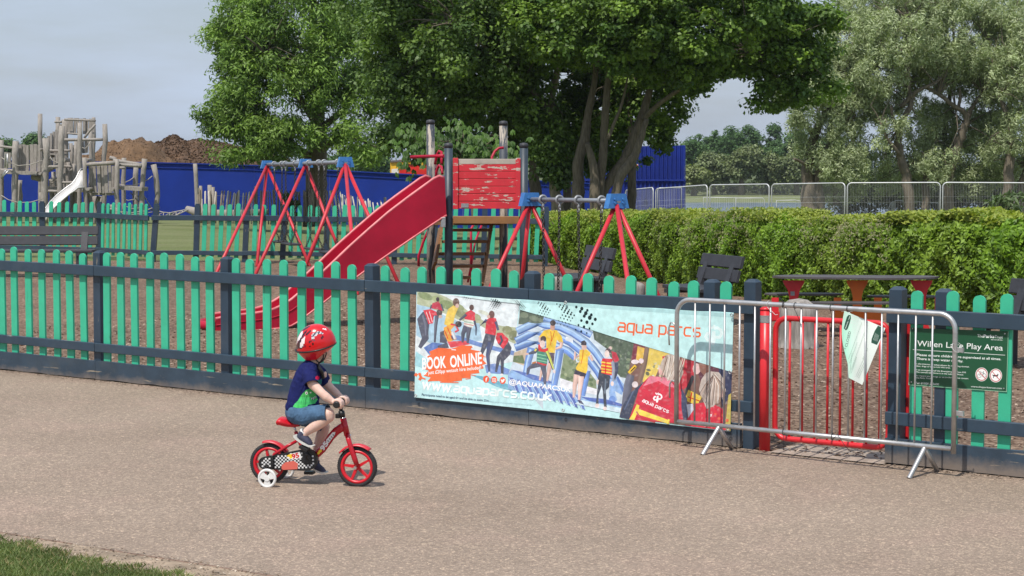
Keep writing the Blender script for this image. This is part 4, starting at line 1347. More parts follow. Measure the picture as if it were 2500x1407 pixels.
for (x0, x1, yy, c) in ((488, 520, 536, M_['gatered']), (486, 524, 530, M_['bench']), (486, 522, 541, M_['gatered']), (560, 600, 534, M_['gatered']), (562, 604, 528, M_['bench'])):
    MB().tube([P(x0, yy, 66), P((x0 + x1) / 2, yy + 3, 65.8), P(x1, yy, 66)], .05, 8).build("hoop", c, nest)

# ================================================================== split-stake fence round the tree
stf = thing("stake_fence", "rough pale split-stake fence curving in front of the hoarding and round the ash tree", "fence", G(700, 552))
rs = random.Random(4)
stakes = []
x = 486
while x < 1010:
    D = 64.5 if x < 740 else 64.5 - (x - 740) * .012
    if x < 520: h = rs.choice([28, 38, 46, 54, 60]); lean = rs.uniform(-5, 3)
    elif x < 620: h = rs.uniform(40, 48); lean = rs.uniform(1, 10)
    elif x < 800: h = rs.uniform(42, 50); lean = rs.uniform(-3, 3)
    else: h = max(24, 48 - (x - 800) * .16 + rs.uniform(-4, 4)); lean = -rs.uniform(4, 11)
    stakes.append((x, h, lean, D)); x += rs.uniform(4.5, 10) if x > 520 else rs.uniform(2.5, 5)
smat = [plain("split_chestnut_pale", (0.56, 0.52, 0.47), .85, 0, .35, 9, stretch=(3, 3, .5)), plain("split_chestnut_grey", (0.24, 0.20, 0.16), .85, 0, .35, 9, stretch=(3, 3, .5))]
for (x, h, lean, D) in stakes[:96]:
    yb = 545 + (x - 486) * .02
    yt = 514 - h + (6 if x > 850 else 0)
    a = P(x, yb, D); b_ = P(x + lean, yt, D); w = rs.uniform(.026, .042)
    MB().tube([a, a.lerp(b_, .5) + Vector((rs.gauss(0, .02), 0, 0)), b_, b_ + (b_ - a) * .02], [w, w * rs.uniform(.8, 1.1), w * .8, w * .2], 5).build("stake", smat[0] if (x < 620 or x > 790) and rs.random() < .8 else smat[1], stf)
for (x, yt, w) in ((490, 454, .05), (512, 452, .075), (520, 457, .06), (625, 455, .06), (763, 462, .06), (940, 482, .05)):
    MB().tube([P(x, 545, 64.6), P(x, yt, 64.6)], w, 8).build("stake_post", WD, stf)
MB().tube([P(520, 478, 64.6), P(625, 480, 64.6), P(700, 479, 64.6), P(780, 480, 64.4)], .008, 5).build("wire", M_['clamp'], stf)

# ================================================================== yellow and red food trailer
tr_ = thing("food_trailer", "yellow and red catering trailer just showing above the hoarding left of the tower", "trailer", P(985, 470, 100))
def quadpx(pts, D, ext=.05): return [P(x, y, D) for x, y in pts]
ye = plain("yellow_vinyl", (0.75, 0.42, 0.03), .4, 0, .2, 3); rd = plain("red_vinyl", (0.60, 0.02, 0.012), .4, 0, .2, 2); wh = plain("white_vinyl", (0.7, .66, .62), .4, 0, .1, 3)
MB().prism(quadpx([(953, 468), (975, 468), (975, 393), (953, 395)], 100), (0, 6, 0)).build("end_panel", ye, tr_)
MB().prism(quadpx([(975, 468), (1060, 470), (1060, 396), (975, 390)], 100.02), (0, 6, 0)).build("side_panel", rd, tr_)
MB().prism(quadpx([(953, 397), (1061, 391), (1061, 388), (953, 392)], 99.9), (0, 6.2, 0)).build("roof_edge", plain("trailer_roof", (.12, .1, .1), .6), tr_)
mb = MB()
mb.prism(quadpx([(976, 412), (986, 404), (992, 398), (1004, 402), (1014, 397), (1030, 404), (1042, 399), (1058, 408), (1058, 396), (976, 394)], 99.97), (0, -.02, 0))
mb.build("flame_stripe", ye, tr_)
MB().prism(quadpx([(956, 424), (973, 423), (973, 412), (956, 413)], 99.97), (0, -.02, 0)).build("sign_board", wh, tr_)

# ================================================================== tall blue corrugated hoarding block
blk = thing("container_stack", "tall dark blue corrugated steel wall behind the multi-stemmed tree", "container")
blk.location = P(1550, 500, 108); MATS[blk.name] = Matrix.Translation(blk.location).inverted()
def corr(x0, x1, yt0, yt1, yb, D0, D1, name):
    n = int((x1 - x0) / 2.6); pts = []
    for i in range(n + 1):
        f = i / n
        o = (0, .09, .09, 0)[i % 4]
        pts.append((x0 + (x1 - x0) * f, yt0 + (yt1 - yt0) * f, D0 + (D1 - D0) * f - o))
    A = [P(*p) for p in pts]; vs = []
    for p in A: vs += [p, Vector((p.x, p.y, P(1250, yb, p.y).z))]
    mb = MB().add(vs, [(2 * i, 2 * i + 1, 2 * i + 3, 2 * i + 2) for i in range(n)])
    vs2 = [v + Vector((0, .4, 0)) for v in vs]
    mb.add(vs2, [(2 * i, 2 * i + 2, 2 * i + 3, 2 * i + 1) for i in range(n)])
    return mb.build(name, M_['contain'], blk)
corr(1425, 1671, 360, 355, 439, 110, 108, "upper_wall")
corr(1425, 1671, 442, 441, 520, 109.8, 107.8, "lower_wall")
MB().prism([P(1425, 442.6, 109.6), P(1671, 442.6, 107.6), P(1671, 438, 107.6), P(1425, 438, 109.6)], (0, .3, 0)).build("rail", M_['contain'], blk)
MB().prism([P(1671, 520, 107.8), P(1671, 355, 107.8), P(1671.6, 355, 112), P(1671.6, 520, 112)], (.05, 0, 0)).build("end_wall", M_['contain'], blk)
MB().prism([P(1547, 411, 107.4), P(1558, 411, 107.4), P(1558, 401, 107.4), P(1547, 401, 107.4)], (0, .05, 0)).build("warning_plate", wh, blk)
MB().prism([P(1548, 410, 107.35), P(1552, 410, 107.35), P(1558, 403, 107.35), P(1555, 402, 107.35)], (0, .03, 0)).build("warning_stripe", rd, blk)

# ================================================================== wire mesh fence panels
ver = [(1524, 462, 78), (1598, 458, 75), (1730, 452, 72), (1881, 450, 69.5), (2066, 447, 66.8), (2299, 446, 66), (2532, 447, 65.5)]
PL = ["leftmost, narrow wire mesh fence panel behind the small swing set and hedge", "wire mesh fence panel right of the swing set, in front of the blue container wall", "wire mesh fence panel in front of the open lake view",
      "wire mesh fence panel before the dark leftmost willow trunk", "wire mesh fence panel crossed by the leaning willow trunk", "wire mesh fence panel at the right edge above the hedge"]
galv_far = plain("galvanised_tube", (0.60, 0.61, 0.62), 0.5, 0.3, 0.12, 4)
wire_m = plain("galvanised_wire", (0.55, 0.56, 0.57), 0.5, 0.3, 0.1, 4)
for i in range(6):
    (x0, y0, D0), (x1, y1, D1) = ver[i], ver[i + 1]
    a, b_ = P(x0 + 3, y0 + (3 if i < 2 else 0), D0), P(x1 - 3, y1, D1)
    d = Vector((b_.x - a.x, b_.y - a.y, 0)); L = d.length; d.normalize()
    H = 2.0
    root = thing("mesh_fence_panel", PL[i], "fence panel", Vector((a.x, a.y, a.z - H)), 0, "temporary mesh fence panels")
    za, zb = a.z, b_.z
    def q(t, h):
        return Vector((a.x, a.y, 0)) + d * t + Vector((0, 0, za + (zb - za) * t / L - H + h))
    r = .16
    pts = [q(0, -.05), q(0, H - r)] + [q(r - r * math.cos(R(15 * k)), H - r + r * math.sin(R(15 * k))) for k in range(1, 7)] + \
          [q(L - r + r * math.sin(R(15 * k)), H - r + r * math.cos(R(15 * k))) for k in range(0, 7)] + [q(L, -.05)]
    MB().tube(pts, .024, 8).build("frame", galv_far, root)
    mb = MB(); nW = int(L / .055)
    for k in range(1, nW):
        t = L * k / nW
        mb.tube([q(t, .2), q(t, H - .03)], .0027, 3, caps=False, smooth=False)
    for h in (.2, .75, 1.3, 1.5): mb.tube([q(.02, h), q(L - .02, h)], .003, 3, caps=False, smooth=False)
    mb.build("wire_mesh", wire_m, root)
# more crowd barriers and rails beyond, by the water
def far_barrier(label, pts, D, bars=None, r=.02):
    ps = [P(x, y, D) for x, y in pts]
    base = Vector((ps[0].x, ps[0].y, terr(ps[0].x, ps[0].y)))
    t = thing("lakeside_barrier", label, "barrier", base, 0, "steel barriers by the lake")
    down = Vector((0, 0, -1.0))
    full = [ps[0] + down] + ps + [ps[-1] + down]
    MB().tube(full, r, 8).build("frame", galv_far, t)
    mb = MB(); n = bars or 14
    a, b_ = ps[0] if len(ps) < 4 else ps[1], ps[-1] if len(ps) < 4 else ps[-2]
    for k in range(1, n):
        p = a.lerp(b_, k / n)
        mb.tube([p, p + down * .9], .006, 4, caps=False)
    mb.build("bars", galv_far, t)
    return t
far_barrier("low steel barrier by the lake, seen through the mesh left of the first willow", [(1797, 484), (1862, 484), (1866, 488)], 84)
far_barrier("low steel barrier by the lake, directly right of the first one by the blue wall", [(1718, 482), (1796, 483)], 85)
far_barrier("low steel barrier with a rounded corner, behind the mesh at the dark willow", [(1896, 490), (1940, 489), (1984, 498), (1992, 504)], 80)
far_barrier("fallen steel barrier propped at a slant behind the mesh", [(2010, 512), (2126, 476)], 80, 10)
far_barrier("steel barrier with a rounded left corner behind the leaning willow trunk", [(2170, 508), (2175, 496), (2188, 490), (2290, 496)], 78)
far_barrier("small steel barrier at the foot of the blue container wall", [(1606, 464), (1610, 459), (1664, 459)], 90)
# ================================================================== trees, hedge, woods
def pts_in_blob(n, c, rad, shell=0.35, up=0.0):
    """points mostly in the outer shell of an ellipsoid"""
    d = unit(rng.normal(0, 1, (n, 3)))
    r = shell + (1 - shell) * rng.uniform(0, 1, (n, 1)) ** 0.6
    r = np.where(rng.uniform(0, 1, (n, 1)) < .14, r * rng.uniform(1.0, 1.28, (n, 1)), r)
    return np.array(c) + d * r * np.array(rad), d
def leaf_cloud(centres, rads, per, length, width, base_cols, up=0.5, out=0.7, droop=0.2, jitter=.25, flat=0.75):
    """leaf sprays round each centre"""
    nC = len(centres)
    idx = np.repeat(np.arange(nC), per)
    N = len(idx)
    d = unit(rng.normal(0, 1, (N, 3)))
    r = rng.uniform(0, 1, (N, 1)) ** 0.5
    sc = rads[idx][:, None] * np.array([1, 1, flat])
    cen = centres[idx] + d * r * sc
    nrm = unit(d * out + np.array([0, 0, up]) + rng.normal(0, .45, (N, 3)))
    dirs = rng.normal(0, 1, (N, 3)) + d * .8 + np.array([0, 0, -droop * 2])
    dirs = unit(dirs - nrm * np.sum(dirs * nrm, 1, keepdims=True))
    clump_tone = rng.uniform(0, 1, nC)[idx][:, None] * .7 + rng.uniform(0, 1, (N, 1)) * .3
    a, b = np.array(base_cols[0]), np.array(base_cols[1])
    clump_tone = clump_tone * 1.25 - .25          # some sprays tinted darker, standing in for shaded clumps in the crown
    cols = np.clip(a * (1 - clump_tone) + b * clump_tone, .012, 1)
    cols *= rng.uniform(1 - jitter, 1 + jitter, (N, 1))
    L = length * rng.uniform(.7, 1.25, N); W = width * rng.uniform(.75, 1.2, N)
    return kites(cen, dirs, nrm, L, W, cols)
def limb(root, pts, D, widths, mat, name="limb", jit=.15, n=10, dd=None):
    """trunk or limb given by photo points; widths in photo pixels"""
    xs_ = [p[0] for p in pts]; ys_ = [p[1] for p in pts]
    k = len(pts); tt = np.linspace(0, 1, k); t2 = np.linspace(0, 1, max(k, 3 * k))
    X = np.interp(t2, tt, xs_); Y = np.interp(t2, tt, ys_); Wd = np.interp(t2, np.linspace(0, 1, len(widths)), widths)
    # smooth
    for _ in range(2):
        X[1:-1] = (X[:-2] + 2 * X[1:-1] + X[2:]) / 4; Y[1:-1] = (Y[:-2] + 2 * Y[1:-1] + Y[2:]) / 4
    DD = np.interp(t2, [0, 1], [D, D + (dd or 0)])
    out, rad = [], []
    for x, y, w, d_ in zip(X, Y, Wd, DD):
        p = P(x, y, d_); r = w / 2 * d_ / F_PX
        p += Vector((random.gauss(0, r * jit), random.gauss(0, r * jit), 0))
        out.append(p); rad.append(r * random.uniform(.93, 1.08))
    return MB().tube(out, rad, n).build(name, mat, root)
def twigs(root, starts, ends, r0, mat, name="branches"):
    mb = MB()
    for a, b_ in zip(starts, ends):
        a = Vector(a); b_ = Vector(b_)
        m_ = a.lerp(b_, .5) + Vector((random.gauss(0, .25), random.gauss(0, .25), random.uniform(-.05, .35)))
        pts = [a, a.lerp(m_, .5) + Vector((0, 0, .05)), m_, m_.lerp(b_, .55), b_]
        mb.tube(pts, [r0, r0 * .75, r0 * .5, r0 * .3, r0 * .12], 5, caps=False)
    return mb.build(name, mat, root)
def crown(root, blobs, per, length, width, cols, mat, crad=(.35, .75), name="crown", skeleton=None, bark=None, r0=.05, gaps=1.5, dense=1.0, **kw):
    """blobs: (px, py, D, rx px, ry px, depth m, clusters)"""
    CC, RR = [], []
    for (x, y, D, rx, ry, dm, n) in blobs:
        n = int(n * dense); c = P(x, y, D); s = D / F_PX
        p, d = pts_in_blob(n, c, (rx * s, dm, ry * s))
        CC.append(p); RR.append(rng.uniform(crad[0], crad[1], n))
    C = np.concatenate(CC); Rr = np.concatenate(RR)
    if gaps:                                 # hollows run through the crown
        w = np.sin(C[:, 0] * 1.9 + 1) + np.sin(C[:, 2] * 2.3 + C[:, 0] * .7) + np.sin(C[:, 1] * 1.7 + C[:, 2])
        keep = w > -gaps
        C, Rr = C[keep], Rr[keep]
    V, K = leaf_cloud(C, Rr, per, length, width, cols, **kw)
    o = quads_obj(name, V, K, mat, root)
    if skeleton:
        sk = np.array([s[:] for s in skeleton])
        pick = rng.permutation(len(C))[:min(len(C), 150)]
        st, en_ = [], []
        for i in pick:
            j = np.argmin(np.linalg.norm(sk - C[i], axis=1) + rng.uniform(0, 1.2, len(sk)))
            st.append(sk[j]); en_.append(C[i])
        twigs(root, st, en_, r0, bark)
    return o
TB, TW = M_['bark_trunk'], M_['bark_willow']

# --- ash tree, left
ash = thing("ash_tree", "big leafy ash tree with one thick trunk, rising behind the left swing set", "tree", G(772, 548))
limb(ash, [(768, 552), (770, 500), (772, 440), (775, 390), (778, 340), (775, 280), (770, 200), (765, 120), (760, 20), (758, -120)], 65, [66, 56, 52, 50, 40, 34, 28, 22, 14, 6], TB, "trunk", .06, 14)
limb(ash, [(770, 395), (735, 370), (705, 345), (660, 320), (630, 300), (590, 270), (545, 250)], 65, [26, 20, 16, 12, 8, 5, 3], TB, dd=-2)
limb(ash, [(776, 370), (810, 345), (850, 330), (890, 345), (920, 360)], 65, [22, 18, 13, 8, 4], TB, dd=-2)
limb(ash, [(775, 300), (735, 250), (700, 190), (650, 130), (600, 90)], 65, [22, 16, 12, 8, 3], TB, dd=-3)
limb(ash, [(776, 320), (840, 270), (890, 200), (930, 120)], 65, [20, 14, 10, 5], TB, dd=-1)
limb(ash, [(775, 260), (800, 180), (840, 90), (860, 0)], 65, [20, 14, 8, 4], TB, dd=2)
sk = [P(x, y, D) for x, y, D in [(775, 340, 65), (735, 370, 64.6), (660, 320, 63.8), (590, 270, 63.3), (705, 345, 64), (850, 330, 64), (900, 350, 63.4), (735, 250, 64.4), (700, 190, 64), (650, 130, 63), (840, 270, 65), (890, 200, 64.4), (800, 180, 66), (840, 90, 66.5), (770, 200, 65), (765, 120, 65), (760, 0, 65)]]
crown(ash, [(740, 60, 65, 190, 130, 3.2, 150), (640, 60, 64.5, 110, 80, 2.4, 85), (600, 150, 64, 66, 62, 1.7, 48), (700, 200, 63.6, 150, 85, 2.2, 105), (560, 95, 64.5, 52, 42, 1.4, 26),
            (540, 285, 63.5, 52, 48, 1.2, 26), (610, 310, 63.3, 70, 62, 1.3, 44), (700, 330, 63, 86, 50, 1.4, 48), (585, 235, 63.6, 58, 36, 1.2, 22), (820, 140, 65, 110, 110, 2.6, 80),
            (860, 330, 63.2, 60, 46, 1.2, 26), (575, 380, 62.6, 50, 14, .6, 7), (660, 372, 62.8, 60, 26, .8, 20), (780, -60, 65, 200, 90, 3, 70), (880, 250, 64, 60, 60, 1.5, 32), (905, 385, 63, 36, 22, .6, 8)],
      115, .20, .062, ((0.116, 0.201, 0.041), (0.250, 0.384, 0.076)), M_['leaf'], (.34, .72), skeleton=sk, bark=TB, r0=.035, droop=.35)

# --- sycamore mass, centre and right
syc = thing("sycamore_tree", "huge many-stemmed sycamore with dark spreading crown, behind the small swing set", "tree", G(1455, 590))
DS = 50.0
def sl(pts, w, d0=DS, dd=0, n=10): limb(syc, pts, d0, w, TB, "stem", .07, n, dd)
sl([(1408, 590), (1410, 520), (1411, 479), (1410, 430), (1414, 385), (1428, 342), (1434, 288), (1444, 240), (1454, 190), (1460, 60)], [36, 34, 31, 28, 26, 24, 20, 18, 14, 8])
sl([(1452, 590), (1452, 520), (1452, 482), (1452, 414), (1440, 372), (1434, 350)], [32, 30, 27, 22, 17, 12], 49.4)
sl([(1456, 560), (1460, 490), (1466, 440), (1472, 380), (1475, 324), (1480, 250), (1486, 180), (1500, 60), (1510, -60)], [24, 24, 23, 21, 20, 18, 15, 11, 6], 49.6)
sl([(1458, 520), (1478, 452), (1510, 414), (1532, 380), (1546, 342), (1562, 300), (1576, 258), (1590, 205), (1606, 130), (1620, 20)], [24, 25, 25, 25, 24, 23, 20, 16, 12, 7], 49.8)
sl([(1572, 290), (1590, 270), (1614, 250), (1642, 230), (1670, 210), (1740, 170), (1830, 130)], [15, 13, 12, 11, 10, 7, 4], 49.6, -1.5)
sl([(1498, 590), (1502, 520), (1502, 479), (1512, 432), (1535, 402), (1552, 380), (1568, 330), (1578, 290)], [26, 25, 25, 24, 24, 20, 16, 12], 48.8)
sl([(1484, 340), (1500, 300), (1516, 262), (1526, 222), (1532, 190)], [9, 8, 7, 6, 4], 48.9)
sl([(1540, 560), (1543, 461), (1543, 400), (1541, 350), (1537, 300), (1530, 200)], [24, 22, 20, 17, 14, 9], 52.5)
sl([(1600, 140), (1660, 60), (1720, -20)], [9, 7, 4], 49.4)
sl([(1460, 120), (1380, 40), (1300, -20)], [9, 7, 4], 49.4)
sk = [P(x, y, D) for x, y, D in [(1444, 240, 50), (1454, 190, 50), (1460, 60, 50), (1480, 250, 49.6), (1500, 60, 49.6), (1510, -60, 49.6), (1590, 205, 49.8), (1606, 130, 49.8), (1620, 20, 49.8), (1670, 210, 48.6), (1740, 170, 48.2), (1830, 130, 48), (1660, 60, 49.4), (1720, -20, 49.4), (1380, 40, 49.4), (1300, -20, 49.4), (1530, 200, 52.5)]]
syc_cols = ((0.078, 0.145, 0.028), (0.215, 0.33, 0.052))
crown(syc, [(1330, 60, 49.5, 110, 100, 2.2, 110), (1420, 70, 48.2, 120, 110, 1.8, 105), (1560, 60, 48, 150, 110, 2.2, 130), (1700, 90, 48, 130, 100, 2.0, 110), (1640, 170, 48.6, 90, 50, 1.2, 40),
            (1830, 50, 48.4, 130, 74, 2.0, 90), (1930, 90, 48.8, 90, 70, 1.5, 50), (1870, 148, 49, 80, 40, 1.2, 30), (1750, 158, 49, 64, 36, 1.0, 24), (1480, 130, 47.8, 70, 40, .9, 22),
            (1390, 130, 48.5, 60, 50, 1.0, 26), (1975, 150, 49.4, 60, 40, 1.0, 20), (1650, 270, 52, 44, 50, 1.0, 24), (1690, 205, 50.5, 40, 32, 1.0, 16), (1732, 262, 49, 26, 12, .4, 3), (1990, 40, 49, 60, 40, 1.2, 20),
            (1600, -60, 50, 380, 110, 5, 230), (1500, 120, 54, 300, 180, 2.5, 190), (1720, 60, 54, 240, 120, 2.5, 120), (1865, 258, 48.6, 50, 12, .5, 5), (1600, 320, 54, 50, 60, .8, 20), (1510, 290, 53, 90, 70, 1.0, 50), (1400, 300, 53.5, 70, 90, 1.0, 70), (1500, 200, 53.5, 130, 60, 1.0, 60), (1440, 380, 55, 120, 50, .8, 40), (1905, 215, 48.8, 70, 22, .7, 12), (2010, 120, 49, 50, 30, .8, 14), (2030, 215, 49.5, 34, 16, .5, 5), (1950, 240, 49, 40, 14, .5, 6)],
      100, .125, .105, syc_cols, M_['leaf'], (.16, .50), skeleton=sk, bark=TB, r0=.03, up=.7, droop=.15, dense=1.35, gaps=1.3)

# --- ivy-covered pale trunk with its crown, centre
ivy = thing("maple_tree", "broad dark green maple with a pale ivy-clad trunk, above the slide tower", "tree", G(1357, 600))
limb(ivy, [(1362, 600), (1360, 520), (1358, 479), (1354, 432), (1338, 400), (1331, 375), (1333, 324), (1338, 285), (1345, 250), (1354, 205), (1363, 160), (1370, 80), (1360, -60)], 51.5, [34, 32, 30, 26, 24, 21, 19, 17, 17, 16, 15, 12, 8],
     plain("pale_trunk_bark", (0.21, 0.18, 0.13), .9, 0, .4, 6, bmp=.6, stretch=(3, 3, .6)), "trunk", .1, 12)
limb(ivy, [(1340, 270), (1280, 200), (1200, 130), (1120, 60)], 51.5, [13, 10, 8, 4], TB, dd=-2)
limb(ivy, [(1360, 170), (1290, 90), (1230, 10)], 51.5, [11, 8, 4], TB, dd=1)
limb(ivy, [(1306, 600), (1308, 479), (1304, 396), (1290, 330), (1250, 230), (1180, 150), (1100, 90)], 53.5, [34, 30, 27, 20, 15, 10, 5], TB, "stem")
limb(ivy, [(1385, 590), (1384, 479), (1386, 400), (1380, 330)], 54.5, [22, 22, 20, 14], TB, "stem")
sk = [P(x, y, D) for x, y, D in [(1345, 250, 51.5), (1280, 200, 51), (1200, 130, 50.4), (1120, 60, 49.8), (1290, 90, 52), (1230, 10, 52.5), (1180, 150, 53.5), (1100, 90, 53.5), (1363, 160, 51.5), (1250, 230, 53.5)]]
crown(ivy, [(1000, 80, 52, 120, 110, 2.4, 110), (1120, 100, 51, 130, 110, 2.4, 125), (1230, 120, 51, 90, 110, 1.8, 80), (980, 200, 52.3, 80, 70, 1.6, 52), (1090, 220, 51.5, 110, 60, 1.6, 60),
            (1200, 240, 52, 90, 60, 1.4, 46), (930, 120, 52.5, 60, 80, 1.5, 36), (1290, 250, 51.5, 50, 70, 1.0, 30), (1120, -60, 52, 260, 110, 4, 130), (1000, 290, 52.6, 60, 46, 1.2, 26), (1180, 320, 55, 200, 80, 1.4, 95),
            (1340, 350, 51, 34, 70, .55, 26), (1370, 430, 50.9, 30, 40, .5, 14), (1270, 330, 53.5, 60, 70, 1.2, 34), (960, 340, 54, 40, 40, .8, 14), (1100, 60, 55.5, 260, 200, 1.5, 120)],
      112, .125, .10, ((0.078, 0.138, 0.034), (0.180, 0.28, 0.056)), M_['leaf'], (.24, .60), skeleton=sk, bark=TB, r0=.03, up=.6, droop=.2)

# --- young horse chestnut with big bright leaves behind the tower
hc = thing("horse_chestnut", "young horse chestnut with large bright hanging leaves, right behind the slide tower", "tree", G(1160, 640))
limb(hc, [(1160, 640), (1158, 520), (1150, 440), (1140, 380), (1130, 320)], 41, [16, 15, 13, 9, 5], TB, "trunk")
CC, RR = [], []
for (x, y, D, rx, ry, dm, n) in [(1110, 352, 41, 90, 34, .8, 34), (1180, 362, 41, 64, 34, .8, 22), (1020, 345, 41.4, 56, 36, .7, 16), (1005, 385, 41.2, 28, 22, .5, 7), (1240, 380, 42, 40, 50, .7, 14), (1150, 420, 42, 80, 40, .8, 20), (1510, 375, 46, 26, 22, .4, 5), (1360, 385, 45, 40, 30, .4, 5)][:6]:
    c = P(x, y, D); s = D / F_PX
    p, d = pts_in_blob(n, c, (rx * s, dm, ry * s), .2); CC.append(p); RR.append(np.full(n, .25))
C = np.concatenate(CC)
# palmate: seven drooping leaflets fanned from each stalk end
per = 6; st = np.repeat(C, per, axis=0) + rng.normal(0, .20, (len(C) * per, 3)); n7 = 6
idx = np.repeat(np.arange(len(st)), n7); k7 = np.tile(np.arange(n7), len(st))
yaw = rng.uniform(-1.6, 1.6, len(st))[idx]; a = (k7 / (n7 - 1) - .5) * 2.6 + rng.normal(0, .15, len(k7))
droop = rng.uniform(.7, 2.2, len(st))[idx]
fx = np.stack([np.sin(a + yaw), -np.cos(a + yaw) * .7 - .2, -np.abs(np.cos(a)) * .5 - droop], 1)
dirs = unit(fx); nrm = unit(np.stack([np.zeros(len(a)), -np.ones(len(a)) * .6, np.ones(len(a))], 1) + rng.normal(0, .25, (len(a), 3)))
nrm = unit(nrm - dirs * np.sum(nrm * dirs, 1, keepdims=True))
L = rng.uniform(.11, .18, len(a))
cen = st[idx] + dirs * L[:, None] * .5
tone = rng.uniform(0, 1, len(st))[idx][:, None]
cols = np.array([0.030, 0.085, 0.008]) * (1 - tone) + np.array([0.085, 0.175, 0.016]) * tone
V, K = kites(cen, dirs, nrm, L, L * .42, cols)
quads_obj("crown", V, K, M_['leaf'], hc)
twigs(hc, [P(1140, 400, 41)] * 30, [tuple(c) for c in C[rng.permutation(len(C))[:30]]], .03, TB)

# --- willows, right
wc = ((0.25, 0.305, 0.155), (0.51, 0.575, 0.345))
def willow(name_label, base, trunks, blobs, sk, per=74):
    t = thing("willow_tree", name_label, "tree", base, 0, "grey-green willows beside the lake")
    for pts, D, w, dd in trunks: limb(t, pts, D, w, TW, "trunk" if w[0] >= 20 else "limb", .14, 10, dd)
    blobs = [(x, y, D, rx, ry, dm, int(n * 2.1 * (.48 if y > 290 and D < 75 else 1))) for (x, y, D, rx, ry, dm, n) in blobs]
    crown(t, blobs, per, .19, .040, wc, M_['leafw'], (.16, .40), skeleton=[P(*s) for s in sk], bark=TW, r0=.035, up=.35, out=.7, droop=-.35, flat=1.25)
    return t
willow("leftmost grey-green willow with a broad dark double trunk by the open lake view", P(1975, 520, 74),
       [([(1978, 560), (1976, 495), (1970, 440), (1972, 415), (1978, 370), (1988, 325), (2007, 292), (2030, 250), (2050, 200)], 74, [52, 40, 32, 28, 26, 22, 18, 12, 6], 0),
        ([(2002, 560), (2000, 500), (1996, 440), (2006, 390), (2030, 350), (2060, 310), (2090, 280)], 74.3, [30, 28, 25, 22, 16, 10, 5], -1), ([(1972, 405), (1950, 393), (1938, 388)], 73.5, [8, 7, 6], -.5),
        ([(1985, 330), (1960, 290), (1940, 250)], 74, [12, 8, 4], -.5), ([(2040, 500), (2044, 430), (2060, 370), (2100, 320)], 75, [16, 14, 10, 6], 0)],
       [(1985, 225, 74, 80, 62, 2.2, 85), (1930, 215, 74, 56, 40, 1.6, 34), (2060, 200, 74.5, 80, 80, 2.4, 90), (2090, 110, 75, 90, 90, 2.4, 95), (1965, 290, 73.4, 46, 34, 1.0, 28), (2040, 320, 73.6, 60, 50, 1.2, 36),
        (2065, 400, 73, 62, 50, 1.0, 44), (2010, 400, 73, 40, 50, .8, 20), (2060, 460, 75, 70, 40, 1, 26), (2120, 20, 76, 110, 70, 2.6, 70), (2080, 270, 74, 70, 60, 1.6, 40), (1960, 350, 73.8, 26, 40, .7, 14)],
       [(1988, 325, 74), (2007, 292, 74), (2030, 250, 74), (2050, 200, 74), (2060, 310, 73.5), (2006, 390, 74), (1940, 250, 73.5), (2100, 320, 75)])
willow("middle willow whose twisted trunk leans and forks above the mesh fence", P(2219, 560, 73),
       [([(2220, 570), (2219, 517), (2217, 436), (2206, 405), (2199, 388), (2194, 350), (2195, 314), (2208, 285), (2225, 259), (2222, 240), (2217, 207), (2216, 170), (2218, 130), (2225, 60)], 73, [28, 26, 24, 22, 20, 18, 16, 13, 14, 12, 12, 11, 9, 5], 0),
        ([(2256, 560), (2256, 517), (2262, 425), (2270, 380)], 74, [20, 19, 17, 10], 0), ([(2200, 262), (2225, 232), (2250, 216), (2280, 205), (2300, 190)], 73, [11, 11, 9, 7, 4], -.5),
        ([(2196, 330), (2180, 290), (2176, 258)], 72.6, [9, 8, 6], 0), ([(2200, 380), (2165, 340), (2150, 300)], 72.6, [9, 7, 4], -.5)],
       [(2200, 90, 73, 100, 90, 2.2, 110), (2150, 180, 72.6, 60, 60, 1.4, 44), (2180, 330, 72, 50, 44, .9, 28), (2240, 300, 74.5, 60, 60, 1.0, 36), (2160, 250, 74, 56, 50, 1.2, 30), (2215, 10, 74, 120, 60, 2.4, 70), (2260, 380, 74.5, 50, 60, 1.0, 30),
        (2150, 420, 74.5, 60, 50, 1, 26), (2210, 190, 75.5, 60, 60, 1.2, 30), (2230, 450, 76, 60, 40, 1.0, 22)],
       [(2195, 314, 73), (2225, 259, 73), (2217, 207, 73), (2218, 130, 73), (2225, 60, 73), (2280, 205, 72.6), (2150, 300, 72.2), (2270, 380, 74)])
